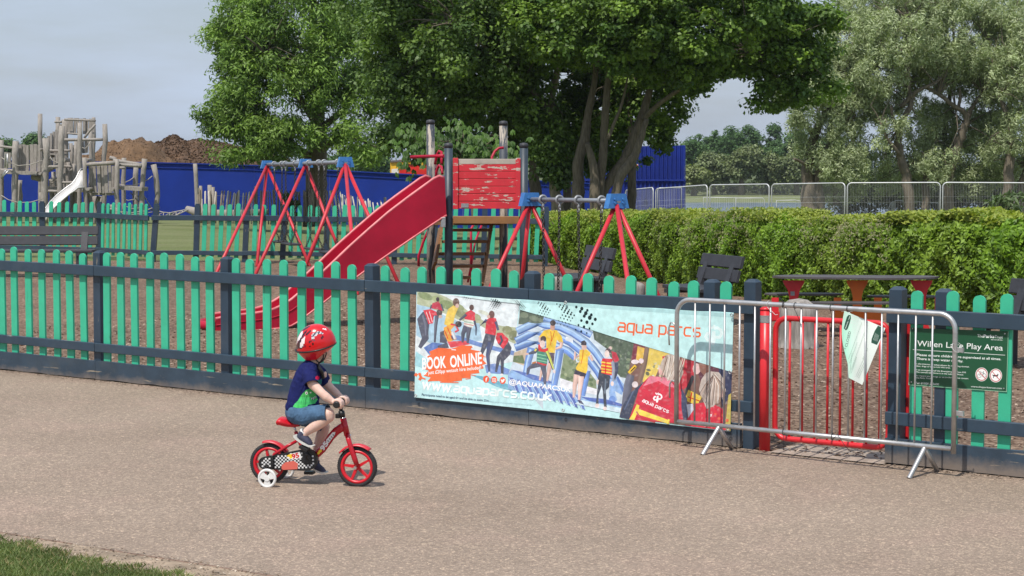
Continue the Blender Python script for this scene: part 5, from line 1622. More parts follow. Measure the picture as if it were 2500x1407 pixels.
willow("big right-hand willow with forked orange-tinged limbs and a wide pale crown", P(2314, 540, 74),
       [([(2312, 560), (2314, 480), (2318, 430), (2332, 370), (2345, 335), (2358, 307), (2363, 285), (2352, 270), (2332, 262), (2312, 245), (2291, 229), (2262, 214)], 74, [32, 30, 28, 25, 22, 19, 15, 12, 11, 10, 9, 7], -1),
        ([(2363, 288), (2372, 265), (2385, 245), (2399, 229), (2420, 190), (2440, 150)], 73.8, [12, 11, 10, 9, 7, 4], 0), ([(2340, 262), (2346, 235), (2342, 215)], 73.4, [8, 8, 5], 0),
        ([(2310, 430), (2306, 380), (2305, 330), (2312, 270), (2325, 200), (2330, 150)], 75.5, [16, 14, 13, 12, 9, 6], 0), ([(2295, 440), (2270, 400), (2250, 370)], 73.5, [9, 7, 4], 0)],
       [(2340, 80, 74, 130, 100, 2.4, 140), (2430, 130, 73.6, 100, 100, 2.0, 100), (2320, 180, 74.5, 80, 50, 1.6, 50), (2290, 400, 73, 60, 50, .8, 34), (2390, 340, 75.5, 80, 80, 1.6, 66), (2370, 430, 75, 90, 50, 1.2, 44),
        (2350, 0, 75, 170, 70, 2.6, 95), (2280, 150, 73.4, 60, 50, 1.2, 34), (2430, 260, 74.6, 60, 50, 1.2, 34), (2290, 300, 75.8, 50, 60, 1.0, 30), (2400, 200, 75.4, 70, 50, 1.2, 30)],
       [(2332, 370, 74), (2358, 307, 74), (2332, 262, 73.5), (2291, 229, 73), (2399, 229, 73.8), (2440, 150, 73.8), (2325, 200, 75.5), (2330, 150, 75.5)])
willow("rightmost willow with an upright trunk at the edge of the photo", P(2461, 540, 72),
       [([(2462, 560), (2461, 480), (2462, 430), (2466, 370), (2466, 314), (2455, 270), (2440, 240)], 72, [30, 28, 25, 22, 17, 12, 6], 0), ([(2500, 560), (2490, 480), (2494, 440), (2510, 400)], 73, [22, 18, 14, 8], 0), ([(2465, 320), (2490, 270), (2510, 200)], 72, [13, 9, 5], 0)],
       [(2480, 330, 71.6, 50, 60, 1.0, 36), (2500, 200, 72, 80, 80, 1.6, 60), (2520, 80, 73, 90, 90, 2.0, 60), (2440, 390, 73, 50, 60, 1.0, 28), (2490, 420, 74, 60, 60, 1, 30), (2560, 350, 73, 60, 90, 1.6, 40)],
       [(2466, 370, 72), (2466, 314, 72), (2440, 240, 72), (2510, 200, 72), (2510, 400, 73)])

# undergrowth behind the mesh panels, tinted dark to stand in for shade inside the willows
CC = []
for (x, y, D, rx, ry, dm, n) in [(2380, 490, 80, 130, 40, 2, 90), (2200, 470, 82, 120, 40, 2, 70), (2080, 490, 80, 60, 40, 1.4, 30), (2480, 480, 78, 60, 50, 1.6, 40), (2300, 440, 84, 220, 60, 2, 120), (2150, 400, 86, 190, 80, 2, 110), (2400, 380, 86, 160, 90, 2, 110)]:
    c = P(x, y, D); s = D / F_PX; p, d = pts_in_blob(n, c, (rx * s, dm, ry * s)); CC.append(p)
C = np.concatenate(CC)
V, K = leaf_cloud(C, rng.uniform(.5, .9, len(C)), 70, .2, .07, ((0.035, 0.050, 0.020), (0.075, 0.105, 0.040)))
tag(quads_obj("undergrowth", V, K, M_['leafw']), kind='stuff')

# ================================================================== hedge
HB = [G(1296, 632), G(1330, 641), G(1420, 662), G(1520, 678), G(1620, 697), G(1735, 715), G(1850, 733), G(2000, 745), G(2180, 757), G(2340, 767), G(2500, 777), G(2700, 792)]
TOPY = [522, 520, 521, 520, 518, 518, 520, 522, 524, 525, 530, 535]
hedge = thing("hedge", "long dense clipped evergreen hedge with small pale flower heads beside the play area", "hedge", HB[4])
hn = []
dist = [0]
for a, b_ in zip(HB[:-1], HB[1:]): dist.append(dist[-1] + (b_ - a).length)
TOT = dist[-1]
HBa = np.array([p[:] for p in HB]); dist = np.array(dist)
HT = np.array([P(1250, y + 4, b_.y + .5).z for y, b_ in zip(TOPY, HB)])
def hedge_pts(N, where):
    """where: face / top / inside"""
    # denser towards the near end, where leaves show larger
    f = rng.uniform(0, 1, N)
    t = f * TOT
    bx = np.interp(t, dist, HBa[:, 0]); by = np.interp(t, dist, HBa[:, 1]); bz = np.interp(t, dist, HBa[:, 2]); ht = np.interp(t, dist, HT)
    dx = np.interp(t + .05, dist, HBa[:, 0]) - np.interp(t - .05, dist, HBa[:, 0]); dy = np.interp(t + .05, dist, HBa[:, 1]) - np.interp(t - .05, dist, HBa[:, 1])
    nrm = np.stack([-dy, dx, 0 * dx], 1); nrm = unit(nrm); nrm *= np.where(nrm[:, 1:2] > 0, -1, 1)
    lump = .10 * np.sin(t * 2.1) + .08 * np.sin(t * 5.3 + 1) + .05 * np.sin(t * 11 + 2)
    tl = .05 * np.sin(t * 1.7 + 2) + .035 * np.sin(t * 6.1)
    H = ht - bz + tl
    if where == 'face':
        v = rng.uniform(0.0, 1, N)
        h = v * H
        hh_ = v * 1.25
        knob = sum(a_ * np.sin(f1 * t + f2 * hh_ + p_) for a_, f1, f2, p_ in ((.05, 6.1, 7.3, .4), (.05, -8.3, 9.1, 1.9), (.045, 13.7, -4.1, 2.7), (.04, 11.0, 15.0, .9), (.035, -19.0, 12.0, 3.3), (.03, 23.0, 21.0, 5.1)))
        bulge = .14 * np.sin(v * 2.7) + lump * .6 + knob * .5
        off = bulge - rng.uniform(0, .16, N) - np.where(v > .85, (v - .85) * 1.3, 0)
        p = np.stack([bx, by, bz + h], 1) + nrm * off[:, None]
        out = nrm + np.array([0, 0, .35])
    else:
        off = -rng.uniform(0.0, 1.25, N)
        p = np.stack([bx, by, bz + H - rng.uniform(0, .16, N) + .03], 1) + nrm * off[:, None]
        out = nrm * .15 + np.array([0, 0, 1.0])
    return p, out, t
VV, KK = [], []
def hedge_leaves(N, where, L, W, colf, outw=1.0):
    p, out, t = hedge_pts(N, where)
    nr = unit(out * outw + rng.normal(0, .55, (N, 3)))
    dirs = rng.normal(0, 1, (N, 3)) + np.array([0, 0, .25]) ; dirs = unit(dirs - nr * np.sum(dirs * nr, 1, keepdims=True))
    cols = colf(p, t, N)
    x_px = 1250 + p[:, 0] / p[:, 1] * F_PX
    big = np.clip((x_px - 2080) / 60, 0, 1) * .55 + np.clip((1560 - x_px) / 80, 0, 1) * .2
    s = (1 + big) * rng.uniform(.7, 1.25, N)
    V, K = kites(p, dirs, nr, L * s, W * s, cols)
    VV.append(V); KK.append(K)
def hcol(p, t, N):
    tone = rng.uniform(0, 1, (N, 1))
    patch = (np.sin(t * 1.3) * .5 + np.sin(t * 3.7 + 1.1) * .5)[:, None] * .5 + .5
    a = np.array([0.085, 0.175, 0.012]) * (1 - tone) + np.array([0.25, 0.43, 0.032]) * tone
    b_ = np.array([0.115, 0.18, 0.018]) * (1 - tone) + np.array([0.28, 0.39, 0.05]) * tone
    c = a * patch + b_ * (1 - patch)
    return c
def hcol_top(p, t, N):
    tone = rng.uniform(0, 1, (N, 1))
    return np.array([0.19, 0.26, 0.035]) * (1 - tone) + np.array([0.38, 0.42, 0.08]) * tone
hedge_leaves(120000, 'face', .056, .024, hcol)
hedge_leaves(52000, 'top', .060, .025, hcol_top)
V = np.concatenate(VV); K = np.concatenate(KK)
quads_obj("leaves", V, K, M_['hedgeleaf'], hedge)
# small pale flower heads along the shoulder of the hedge
p, out, t = hedge_pts(9000, 'face')
x_px = 1250 + p[:, 0] / p[:, 1] * F_PX
vv = (p[:, 2] - np.interp(t, dist, HBa[:, 2])) / (np.interp(t, dist, HT) - np.interp(t, dist, HBa[:, 2]))
pr = np.clip((vv - .45) * 2.2, 0, 1) * (np.sin(t * 1.9 + 1) * .5 + .6) * ((x_px > 1600) & (x_px < 2180))
keep = rng.uniform(0, 1, len(p)) < pr
p = p[keep] + out[keep] * .05
N = len(p)
idx = np.repeat(np.arange(N), 7)
cen = p[idx] + rng.normal(0, .022, (len(idx), 3))
nr = unit(out[keep][idx] + rng.normal(0, .4, (len(idx), 3))); dirs = unit(np.cross(nr, rng.normal(0, 1, (len(idx), 3))))
tone = rng.uniform(0, 1, (len(idx), 1))
cols = np.array([0.20, 0.22, 0.10]) * (1 - tone) + np.array([0.36, 0.33, 0.19]) * tone
V, K = kites(cen, dirs, nr, np.full(len(idx), .026), np.full(len(idx), .02), cols)
quads_obj("flower_heads", V, K, M_['hedgeleaf'], hedge)
# woody heart: stems
mb = MB()
for i in range(150):
    t = TOT * (i + .5) / 150
    x = np.interp(t, dist, HBa[:, 0]); y = np.interp(t, dist, HBa[:, 1]); z = np.interp(t, dist, HBa[:, 2]); h = np.interp(t, dist, HT) - z
    x += random.uniform(-.1, .3); y += random.uniform(.3, .7)
    mb.tube([(x, y, z), (x + random.uniform(-.1, .1), y + random.uniform(-.1, .1), z + h * .5), (x + random.uniform(-.25, .25), y + random.uniform(-.2, .2), z + h * .85)], [.025, .018, .008], 5, caps=False)
mb.build("stems", TB, hedge)
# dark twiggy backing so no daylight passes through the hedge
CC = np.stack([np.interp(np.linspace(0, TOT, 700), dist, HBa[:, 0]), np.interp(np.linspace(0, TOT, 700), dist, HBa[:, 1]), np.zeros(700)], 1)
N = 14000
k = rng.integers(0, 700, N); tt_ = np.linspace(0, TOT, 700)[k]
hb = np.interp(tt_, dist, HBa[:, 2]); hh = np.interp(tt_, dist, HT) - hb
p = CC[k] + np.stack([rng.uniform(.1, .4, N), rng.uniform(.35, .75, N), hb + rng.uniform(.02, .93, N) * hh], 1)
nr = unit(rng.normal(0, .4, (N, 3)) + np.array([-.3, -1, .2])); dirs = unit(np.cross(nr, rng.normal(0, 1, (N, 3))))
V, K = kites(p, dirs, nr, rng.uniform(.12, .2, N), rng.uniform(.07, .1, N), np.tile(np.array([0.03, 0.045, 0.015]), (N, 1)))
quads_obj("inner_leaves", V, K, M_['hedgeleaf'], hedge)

# shrubs: buddleia at the right end above the hedge, weeds inside the stake fence, hoarding weeds
def shrub(name, label, cat, px, py, D, rx, ry, n, L, W, cols, base_py, per=60, mat=None, group=None):
    b = P(px, base_py, D)
    t = thing(name, label, cat, b, 0, group)
    c = P(px, py, D); s = D / F_PX
    p, d = pts_in_blob(n, c, (rx * s, rx * s * .7, ry * s), .1)
    V, K = leaf_cloud(p, rng.uniform(.1, .2, n) * rx * s / .5, per, L, W, cols, up=.3, droop=.1)
    quads_obj("foliage", V, K, mat or M_['leaf'], t)
    twigs(t, [b] * 12, [tuple(q) for q in p[:12]], .02, TB, "stems")
    return t
shrub("buddleia_bush", "grey-green long-leaved shrub poking above the right end of the hedge", "shrub", 2466, 500, 33, 52, 34, 20, .19, .045, ((0.10, 0.15, 0.06), (0.20, 0.27, 0.13)), 640, 16)
shrub("weed_clump", "leafy green weeds growing up inside the stake fence left of the ash trunk", "shrub", 712, 500, 64.2, 22, 34, 26, .14, .08, ((0.07, 0.12, 0.03), (0.12, 0.2, 0.05)), 545, 40)
shrub("weed_clump", "low tuft of weeds at the foot of the blue hoarding under the rope bridge", "shrub", 425, 530, 79, 22, 6, 10, .12, .05, ((0.06, 0.11, 0.03), (0.10, 0.17, 0.04)), 536, 40)

# ================================================================== woods across the lake
def far_tree(name, label, px, ytop, ybase, w, D, cols, kindmat, trunk=True, per=110, dens=1.0):
    s = D / F_PX
    b = P(px, ybase, D)
    t = thing(name, label, "tree", b, 0, "trees on the far shore")
    cy = (ytop + ybase) / 2 - (ybase - ytop) * .06
    H = (ybase - ytop) / 2
    blobs = []
    rs = random.Random(int(px * 3 + ytop))
    for k in range(8):
        blobs.append((px + rs.uniform(-.32, .32) * w, cy + rs.uniform(-.55, .5) * H, D + rs.uniform(-2, 2), w * rs.uniform(.2, .32), H * rs.uniform(.3, .5), w * .26 * s, int(16 * dens)))
    crown(t, blobs, per, .40, .30, cols, kindmat, (.6, 1.5), flat=.7, up=.8)
    MB().tube([b - Vector((0, 0, 1)), P(px, ybase - (ybase - ytop) * .4, D)], [.5, .25], 8).build("trunk", TB, t)
    return t
dgr = ((0.062, 0.125, 0.040), (0.105, 0.195, 0.058)); ggr = ((0.155, 0.195, 0.085), (0.225, 0.265, 0.125))
woods = [("broadleaf_tree", "first dark green wood tree beside the blue container wall", 1672, 330, 462, 90, 300, dgr), ("broadleaf_tree", "dark green wood tree, second from the blue container wall", 1725, 326, 462, 90, 305, dgr),
         ("broadleaf_tree", "lower domed dark wood tree in the dip of the far treeline", 1775, 322, 462, 80, 310, dgr), ("broadleaf_tree", "tall domed dark wood tree at the peak of the far treeline", 1822, 308, 462, 90, 300, dgr),
         ("broadleaf_tree", "dark wood tree right of the far treeline's peak", 1872, 310, 462, 80, 305, dgr), ("broadleaf_tree", "dark wood tree touching the left willow's crown", 1920, 316, 462, 80, 300, dgr),
         ("broadleaf_tree", "far dark wood tree behind the willows' left trunk", 1980, 330, 462, 100, 305, dgr), ("broadleaf_tree", "far dark wood tree glimpsed between the willow trunks", 2080, 330, 462, 120, 300, dgr),
         ("broadleaf_tree", "far dark wood tree behind the container wall's left part", 1600, 345, 462, 100, 310, dgr),
         ("grey_willow", "pale bushy willow at the far shore, next to the container wall", 1694, 412, 466, 60, 252, ((0.22, 0.26, 0.10), (0.30, 0.34, 0.15))),
         ("grey_willow", "low grey-green willow across the lake, left of the big rounded one", 1745, 382, 466, 80, 258, ggr), ("grey_willow", "big rounded grey-green willow across the lake", 1810, 362, 466, 110, 256, ggr),
         ("grey_willow", "rounded grey-green willow across the lake, right of the biggest one", 1880, 372, 466, 90, 258, ggr), ("grey_willow", "grey-green far willow partly behind the dark willow trunk", 1945, 378, 466, 90, 256, ggr)]
for (nm, lb, x, yt, yb, w, D, c) in woods:
    far_tree(nm, lb, x, yt, yb, w, D, c, M_['leafw'])
far_tree("broadleaf_tree", "small distant tree behind the fort, above its plank bridge", 86, 322, 400, 44, 230, dgr, M_['leafw'], dens=.5)
far_tree("broadleaf_tree", "distant tree just in view at the left edge of the photo", 6, 340, 410, 50, 230, dgr, M_['leafw'], dens=.5)
far_tree("broadleaf_tree", "distant tree under the ash's right side, above the hoarding", 905, 360, 440, 90, 200, dgr, M_['leafw'], dens=.8)
far_tree("broadleaf_tree", "distant tree behind the hoarding between ash and maple trunks", 840, 372, 440, 90, 205, dgr, M_['leafw'], dens=.8)
# far hillside fields
vs = []
for j in range(9):
    for i in range(60):
        X = -500 + i * 1300 / 59; Y = 330 + j * 120
        vs.append((X, Y, -1.5 + (j / 8) ** .8 * 8 * (.6 + .4 * math.sin(X * .006 + 1)) * (1 if X < 60 else .55)))
fs = [(j * 60 + i, j * 60 + i + 1, (j + 1) * 60 + i + 1, (j + 1) * 60 + i) for j in range(8) for i in range(59)]
tag(MB().add(vs, fs, True).build("hills", grass_mat("far_hill", (0.10, 0.13, 0.055), (0.14, 0.16, 0.075), (0.075, 0.10, 0.045), .02)), kind='structure')
# low mass of far shore scrub between the trees
C = []
for i in range(320):
    x = random.uniform(1450, 2600); C.append(P(x, 458 + random.uniform(-8, 3), random.uniform(262, 275))[:])
C = np.array(C)
V, K = leaf_cloud(C, rng.uniform(.8, 1.8, len(C)), 26, .8, .6, ((0.06, 0.09, 0.04), (0.11, 0.14, 0.06)))
tag(quads_obj("shore_scrub", V, K, M_['leafw']), kind='stuff')
# ================================================================== flat printed things
class Art:
    """flat coloured shapes laid on a plane, each a hair in front of those it covers"""
    home = 'D'
    def __init__(self, fn, step=0.00006, off0=0.0):
        self.mb = MB(); self.fn = fn; self.off = off0; self.step = step; self.boxes = []
    def shade(self, col, x, y, crop, k=1.0):
        """printed photo grain: tone wanders inside a shape"""
        X0, Y0, s = CR.get(crop or self.home, (0, 0, 1)); px, py = X0 + x / s, Y0 + y / s
        v = noise.noise(Vector((px * .10, py * .10, 1))) * .20 + noise.noise(Vector((px * .33, py * .33, 5))) * .16
        hi = max(0, noise.noise(Vector((px * .2, py * .16, 9))) - .18) * .5
        c = S2L(col)
        return tuple(min(1, ((q * (1 + v) * k) * (1 - hi) + hi * .85) * .88 + .035) for q in c)
    photo = False
    def level(self, pts, crop):
        """the lowest layer at which nothing already laid down is touched"""
        X0, Y0, s = CR.get(crop or self.home, (0, 0, 1))
        xs = [X0 + p[0] / s for p in pts]; ys = [Y0 + p[1] / s for p in pts]
        b = (min(xs) - .6, min(ys) - .6, max(xs) + .6, max(ys) + .6)
        lv = 0
        for (q, l_) in self.boxes:
            if l_ > lv and q[0] < b[2] and b[0] < q[2] and q[1] < b[3] and b[1] < q[3]: lv = l_
        self.boxes.append((b, lv + 1))
        return self.off + (lv + 1) * self.step
    def poly(self, pts, col, crop=None):
        lv = self.level(pts, crop)
        c = tuple(S2L(col))
        bm = bmesh.new()
        vs = [bm.verts.new((p[0], -p[1], 0)) for p in pts]
        try:
            f = bm.faces.new(vs)
        except ValueError:
            bm.free(); return self
        bmesh.ops.triangulate(bm, faces=[f])
        ph = self.photo and sum(col) < 735
        if ph:
            X0, Y0, s_ = CR.get(crop or self.home, (0, 0, 1))
            for _ in range(4):
                lg = [e for e in bm.edges if e.calc_length() / s_ > 6]
                if not lg or len(bm.faces) > 1500: break
                bmesh.ops.subdivide_edges(bm, edges=lg, cuts=1); bmesh.ops.triangulate(bm, faces=[q for q in bm.faces if len(q.verts) > 3])
            cv = [self.shade(col, v.co.x, -v.co.y, crop) for v in bm.verts]
        V = [self.fn(v.co.x, -v.co.y, lv, crop) for v in bm.verts]
        bm.verts.index_update()
        F = [tuple(v.index for v in f.verts) for f in bm.faces]
        # all faces towards the viewer
        FF = []
        for f in F:
            n = (V[f[1]] - V[f[0]]).cross(V[f[2]] - V[f[0]])
            FF.append(f if n.y < 0 else f[::-1])
        self.mb.add(V, FF, False, c); bm.free()
        if ph: self.mb.C[-len(FF):] = [tuple(cv[i] for i in f) for f in FF]
        return self
    def ell(self, cx, cy, rx, ry, col, crop=None, rot=0, n=12):
        a = R(rot)
        pts = []
        for k in range(n):
            t = 2 * math.pi * k / n; x, y = rx * math.cos(t), ry * math.sin(t)
            pts.append((cx + x * math.cos(a) - y * math.sin(a), cy + x * math.sin(a) + y * math.cos(a)))
        return self.poly(pts, col, crop)
    def stroke(self, pts, w, col, crop=None):
        """mitred ribbon"""
        n = len(pts); L, Rr = [], []
        for i in range(n):
            p = Vector(pts[i])
            d0 = (p - Vector(pts[i - 1])).normalized() if i else (Vector(pts[1]) - p).normalized()
            d1 = (Vector(pts[i + 1]) - p).normalized() if i < n - 1 else d0
            t = (d0 + d1).normalized() if (d0 + d1).length > 1e-6 else d0
            nn_ = Vector((-t.y, t.x)); k = 1 / max(.45, nn_.dot(Vector((-d0.y, d0.x))))
            ww = w[i] if hasattr(w, '__len__') else w
            L.append(p + nn_ * ww / 2 * k); Rr.append(p - nn_ * ww / 2 * k)
        lv = self.level(L + Rr, crop)
        c = tuple(S2L(col))
        X0, Y0, s_ = CR.get(crop or self.home, (0, 0, 1))
        if self.photo and sum(col) < 735 and (min(w) if hasattr(w, '__len__') else w) / s_ > 3.0:
            # a limb or tube: darker towards its right and lower edge, lit on the left
            nl = 5; V, cc = [], []
            for a, b_ in zip(L, Rr):
                if b_.x < a.x: a, b_ = b_, a
                for j in range(nl):
                    q = a.lerp(b_, j / (nl - 1)); V.append(self.fn(q.x, q.y, lv, crop)); cc.append(self.shade(col, q.x, q.y, crop, (.88, 1.22, 1.08, .86, .66)[j]))
            F = []
            for i in range(n - 1):
                for j in range(nl - 1):
                    f = (i * nl + j, i * nl + j + 1, (i + 1) * nl + j + 1, (i + 1) * nl + j)
                    nv = (V[f[2]] - V[f[0]]).cross(V[f[3]] - V[f[1]])
                    F.append(f if nv.y < 0 else f[::-1])
            self.mb.add(V, F, False, c); self.mb.C[-len(F):] = [tuple(cc[i] for i in f) for f in F]
            return self
        V = []
        for a, b_ in zip(L, Rr): V += [self.fn(a.x, a.y, lv, crop), self.fn(b_.x, b_.y, lv, crop)]
        F = []
        for i in range(n - 1):
            f = (2 * i, 2 * i + 1, 2 * i + 3, 2 * i + 2)
            nv = (V[f[1]] - V[f[0]]).cross(V[f[2]] - V[f[0]])
            F.append(f if nv.y < 0 else f[::-1])
        self.mb.add(V, F, False, c)
        return self
    def text(self, s, p0, p1, h, col, crop=None, bold=0.0, shear=0.0):
        """s set from p0 to p1 along its baseline with capitals h high, all in photo-crop units"""
        cu = bpy.data.curves.new("t", 'FONT'); cu.body = s; cu.size = 1.0; cu.offset = bold; cu.shear = shear; cu.resolution_u = 3
        o = bpy.data.objects.new("t", cu)
        COL.objects.link(o)
        dg_ = bpy.context.evaluated_depsgraph_get(); dg_.update()
        me = o.evaluated_get(dg_).to_mesh()
        vs = [v.co.copy() for v in me.vertices]; fs = [tuple(p.vertices) for p in me.polygons]
        o.evaluated_get(dg_).to_mesh_clear()
        bpy.data.objects.remove(o); bpy.data.curves.remove(cu)
        if not vs: return self
        x0 = min(v.x for v in vs); x1 = max(v.x for v in vs)
        d = Vector((p1[0] - p0[0], p1[1] - p0[1])); Lw = d.length
        sx = Lw / (x1 - x0); sy = h / 0.70
        u = d.normalized(); up = Vector((u.y, -u.x))
        Q = [Vector(p0) + u * (v.x - x0) * sx + up * v.y * sy for v in vs]
        lv = self.level(Q, crop)
        V = [self.fn(q.x, q.y, lv, crop) for q in Q]
        F = []
        for f in fs:
            n = Vector((0, 0, 0))
            for i in range(1, len(f) - 1): n += (V[f[i]] - V[f[0]]).cross(V[f[i + 1]] - V[f[0]])
            F.append(f if n.y < 0 else f[::-1])
        self.mb.add(V, F, False, tuple(S2L(col)))
        return self
    def glyphs(self, s, p0, p1, xh, w, col, crop=None):
        """square rounded lettering drawn with strokes, x-height xh"""
        G_ = {'a': [[(.08, 1), (.8, 1), (1, .82), (1, 0), (.2, 0), (0, .14), (0, .38), (.16, .52), (.9, .52)]],
              'q': [[(1, -.42), (1, 1), (.2, 1), (0, .8), (0, .2), (.2, 0), (.9, 0)]],
              'u': [[(0, 1), (0, .2), (.2, 0), (.9, 0)], [(1, 1), (1, -.08)]],
              'p': [[(0, -.42), (0, 1), (.8, 1), (1, .8), (1, .2), (.8, 0), (.1, 0)]],
              'r': [[(0, -.08), (0, .8), (.2, 1), (.75, 1)]],
              'c': [[(1, 1), (.2, 1), (0, .8), (0, .2), (.2, 0), (1, 0)]],
              's': [[(1, 1), (.2, 1), (0, .85), (0, .67), (.15, .52), (.85, .5), (1, .36), (1, .15), (.8, 0), (0, 0)]],
              'o': [[(.5, 1), (.2, 1), (0, .8), (0, .2), (.2, 0), (.8, 0), (1, .2), (1, .8), (.8, 1), (.45, 1)]],
              'k': [[(0, -.08), (0, 1.45)], [(1, 1.05), (.12, .5), (1, -.05)]],
              'w': [[(0, 1.05), (.25, 0), (.5, .85), (.75, 0), (1, 1.05)]], '.': [[(.0, .0), (.22, .0)]]}
        adv = {'.': .5, ' ': .75, 'r': 1.1, 'w': 1.55}
        tot = sum(adv.get(ch, 1.35) for ch in s) - .35
        d = Vector((p1[0] - p0[0], p1[1] - p0[1])); u = d.normalized(); up = Vector((u.y, -u.x)); sx = d.length / tot
        x = 0
        for ch in s:
            cw = 1.2 if ch == 'w' else 1.0
            for st_ in G_.get(ch, []):
                pts = [tuple(Vector(p0) + u * (x + a * cw) * sx + up * b_ * xh) for a, b_ in st_]
                self.stroke(pts, w, col, crop)
            x += adv.get(ch, 1.35)
        return self

# ------------------------------------------------------------------ aqua park banner
CR = {'A': (1000, 700, 4.6906), 'B': (1240, 730, 5.025), 'C': (1480, 760, 4.6906), 'D': (1000, 690, 3.0488), 'S': (2180, 760, 5.8625), 'N': (1980, 730, 6.118)}
def ban_fn(x, y, off, crop):
    X0, Y0, s = CR[crop or 'D']
    px, py = X0 + x / s, Y0 + y / s
    return FP.pt(px, py, .012 + off)
ban = Art(ban_fn, .00005)
# cloth, gridded so that it can wave
def lerp2(u, v):
    TL, TR, BR, BL = (52, 70), (2413, 226), (2385, 1110), (36, 855)
    # gentle sag of the lower and upper hems
    x = (TL[0] * (1 - u) + TR[0] * u) * (1 - v) + (BL[0] * (1 - u) + BR[0] * u) * v
    y = (TL[1] * (1 - u) + TR[1] * u) * (1 - v) + (BL[1] * (1 - u) + BR[1] * u) * v
    y += 8 * math.sin(math.pi * u) * (1 - v) - 6 * math.sin(math.pi * u) * v + (1 - v) * 3 * math.sin(u * 31)
    return x, y
nu, nvv = 80, 18
V = []
for j in range(nvv + 1):
    for i in range(nu + 1):
        x, y = lerp2(i / nu, j / nvv); V.append(ban_fn(x, y, 0, 'D'))
Fq = [((j + 1) * (nu + 1) + i, (j + 1) * (nu + 1) + i + 1, j * (nu + 1) + i + 1, j * (nu + 1) + i) for j in range(nvv) for i in range(nu)]
ban.mb.add(V, Fq, True, S2L((196, 236, 238)))
nV = len(V)
ban.mb.add([v - FN * .0012 for v in V], [f[::-1] for f in Fq], True, S2L((220, 225, 225)))
def subdiv_poly(pts, n=6):
    out = []
    for i in range(len(pts)):
        a, b_ = Vector(pts[i]), Vector(pts[(i + 1) % len(pts)])
        for k in range(n): out.append(tuple(a.lerp(b_, k / n)))
    return out
ban.off = .0004
B = ban
def g(pts, col, crop): B.poly(subdiv_poly(pts, 3) if len(pts) < 9 else pts, col, crop)
# first photo: water, hill, slide
ban.photo = True
g([(86, 62), (1262, 168), (1185, 862), (740, 940), (60, 800)], (232, 242, 246), 'A')
g([(86, 60), (300, 72), (420, 120), (560, 200), (700, 300), (860, 400), (1050, 450), (1235, 470), (1215, 660), (1000, 560), (800, 440), (560, 380), (380, 300), (84, 200)], (186, 194, 160), 'A')
for (x, y, rx, ry, c) in [(180, 110, 90, 40, (142, 158, 112)), (330, 150, 80, 40, (166, 178, 130)), (430, 210, 90, 50, (136, 152, 104)), (560, 240, 70, 40, (160, 172, 128)), (600, 320, 80, 40, (142, 150, 112)), (760, 350, 60, 40, (168, 178, 140)), (1120, 500, 60, 50, (148, 152, 112)), (1190, 560, 50, 60, (128, 134, 98)), (1060, 560, 60, 40, (176, 176, 146)), (850, 300, 70, 22, (220, 226, 210))]:
    B.ell(x, y, rx, ry, c, 'A', 20)
g([(84, 205), (240, 240), (330, 300), (560, 400), (800, 420), (830, 620), (560, 640), (330, 700), (76, 560)], (176, 212, 234), 'A')
g([(330, 560), (560, 560), (800, 640), (1205, 740), (1195, 790), (800, 690), (540, 610)], (112, 144, 206), 'A')
g([(160, 700), (260, 640), (420, 660), (330, 760), (240, 800)], (92, 126, 196), 'A')
g([(70, 740), (200, 830), (160, 940), (60, 900)], (170, 226, 236), 'A')
g([(860, 900), (980, 880), (1170, 960), (1150, 1010), (880, 990)], (120, 150, 212), 'A')
g([(700, 1010), (860, 1030), (1160, 1130), (1500, 1240), (1500, 1290), (1000, 1150)], (112, 186, 210), 'A')
wet = (82, 86, 106); wet2 = (124, 128, 146); redv = (222, 44, 66); skin = (226, 190, 178)
def figure(parts, crop):
    for kind, pts, w, c in parts:
        if kind == 's': B.stroke(pts, w, c, crop)
        elif kind == 'p': g(pts, c, crop)
        else: B.ell(*pts, w, c, c if False else w, crop) if False else None
# bending figure at far left
g([(150, 290), (240, 270), (290, 330), (230, 400), (215, 520), (220, 600), (130, 712), (98, 690), (140, 590), (110, 480), (86, 370)], wet, 'A')
B.stroke([(150, 330), (180, 430), (185, 560)], [20, 26, 10], wet2, 'A')
g([(155, 272), (240, 258), (330, 300), (330, 340), (275, 330), (270, 420), (215, 430), (190, 350)], redv, 'A')
B.stroke([(190, 290), (235, 420)], 7, (250, 226, 226), 'A'); B.stroke([(225, 285), (262, 410)], 7, (250, 226, 226), 'A')
B.stroke([(315, 330), (300, 440), (288, 640)], [44, 36, 22], wet, 'A')
B.ell(340, 300, 34, 40, (84, 66, 66), 'A'); B.ell(352, 345, 20, 18, skin, 'A')
# small figure behind
g([(262, 190), (330, 168), (372, 230), (380, 280), (330, 262), (245, 250)], (196, 46, 74), 'A'); B.ell(322, 145, 19, 26, (60, 48, 54), 'A'); B.stroke([(250, 210), (238, 255)], 16, wet, 'A'); B.stroke([(360, 200), (388, 280)], 18, wet, 'A')
# person in yellow
g([(440, 260), (500, 215), (560, 240), (520, 330), (500, 430), (430, 450), (395, 430), (415, 340)], (240, 206, 92), 'A')
B.ell(532, 180, 38, 48, (112, 84, 74), 'A'); B.ell(545, 220, 22, 26, skin, 'A')
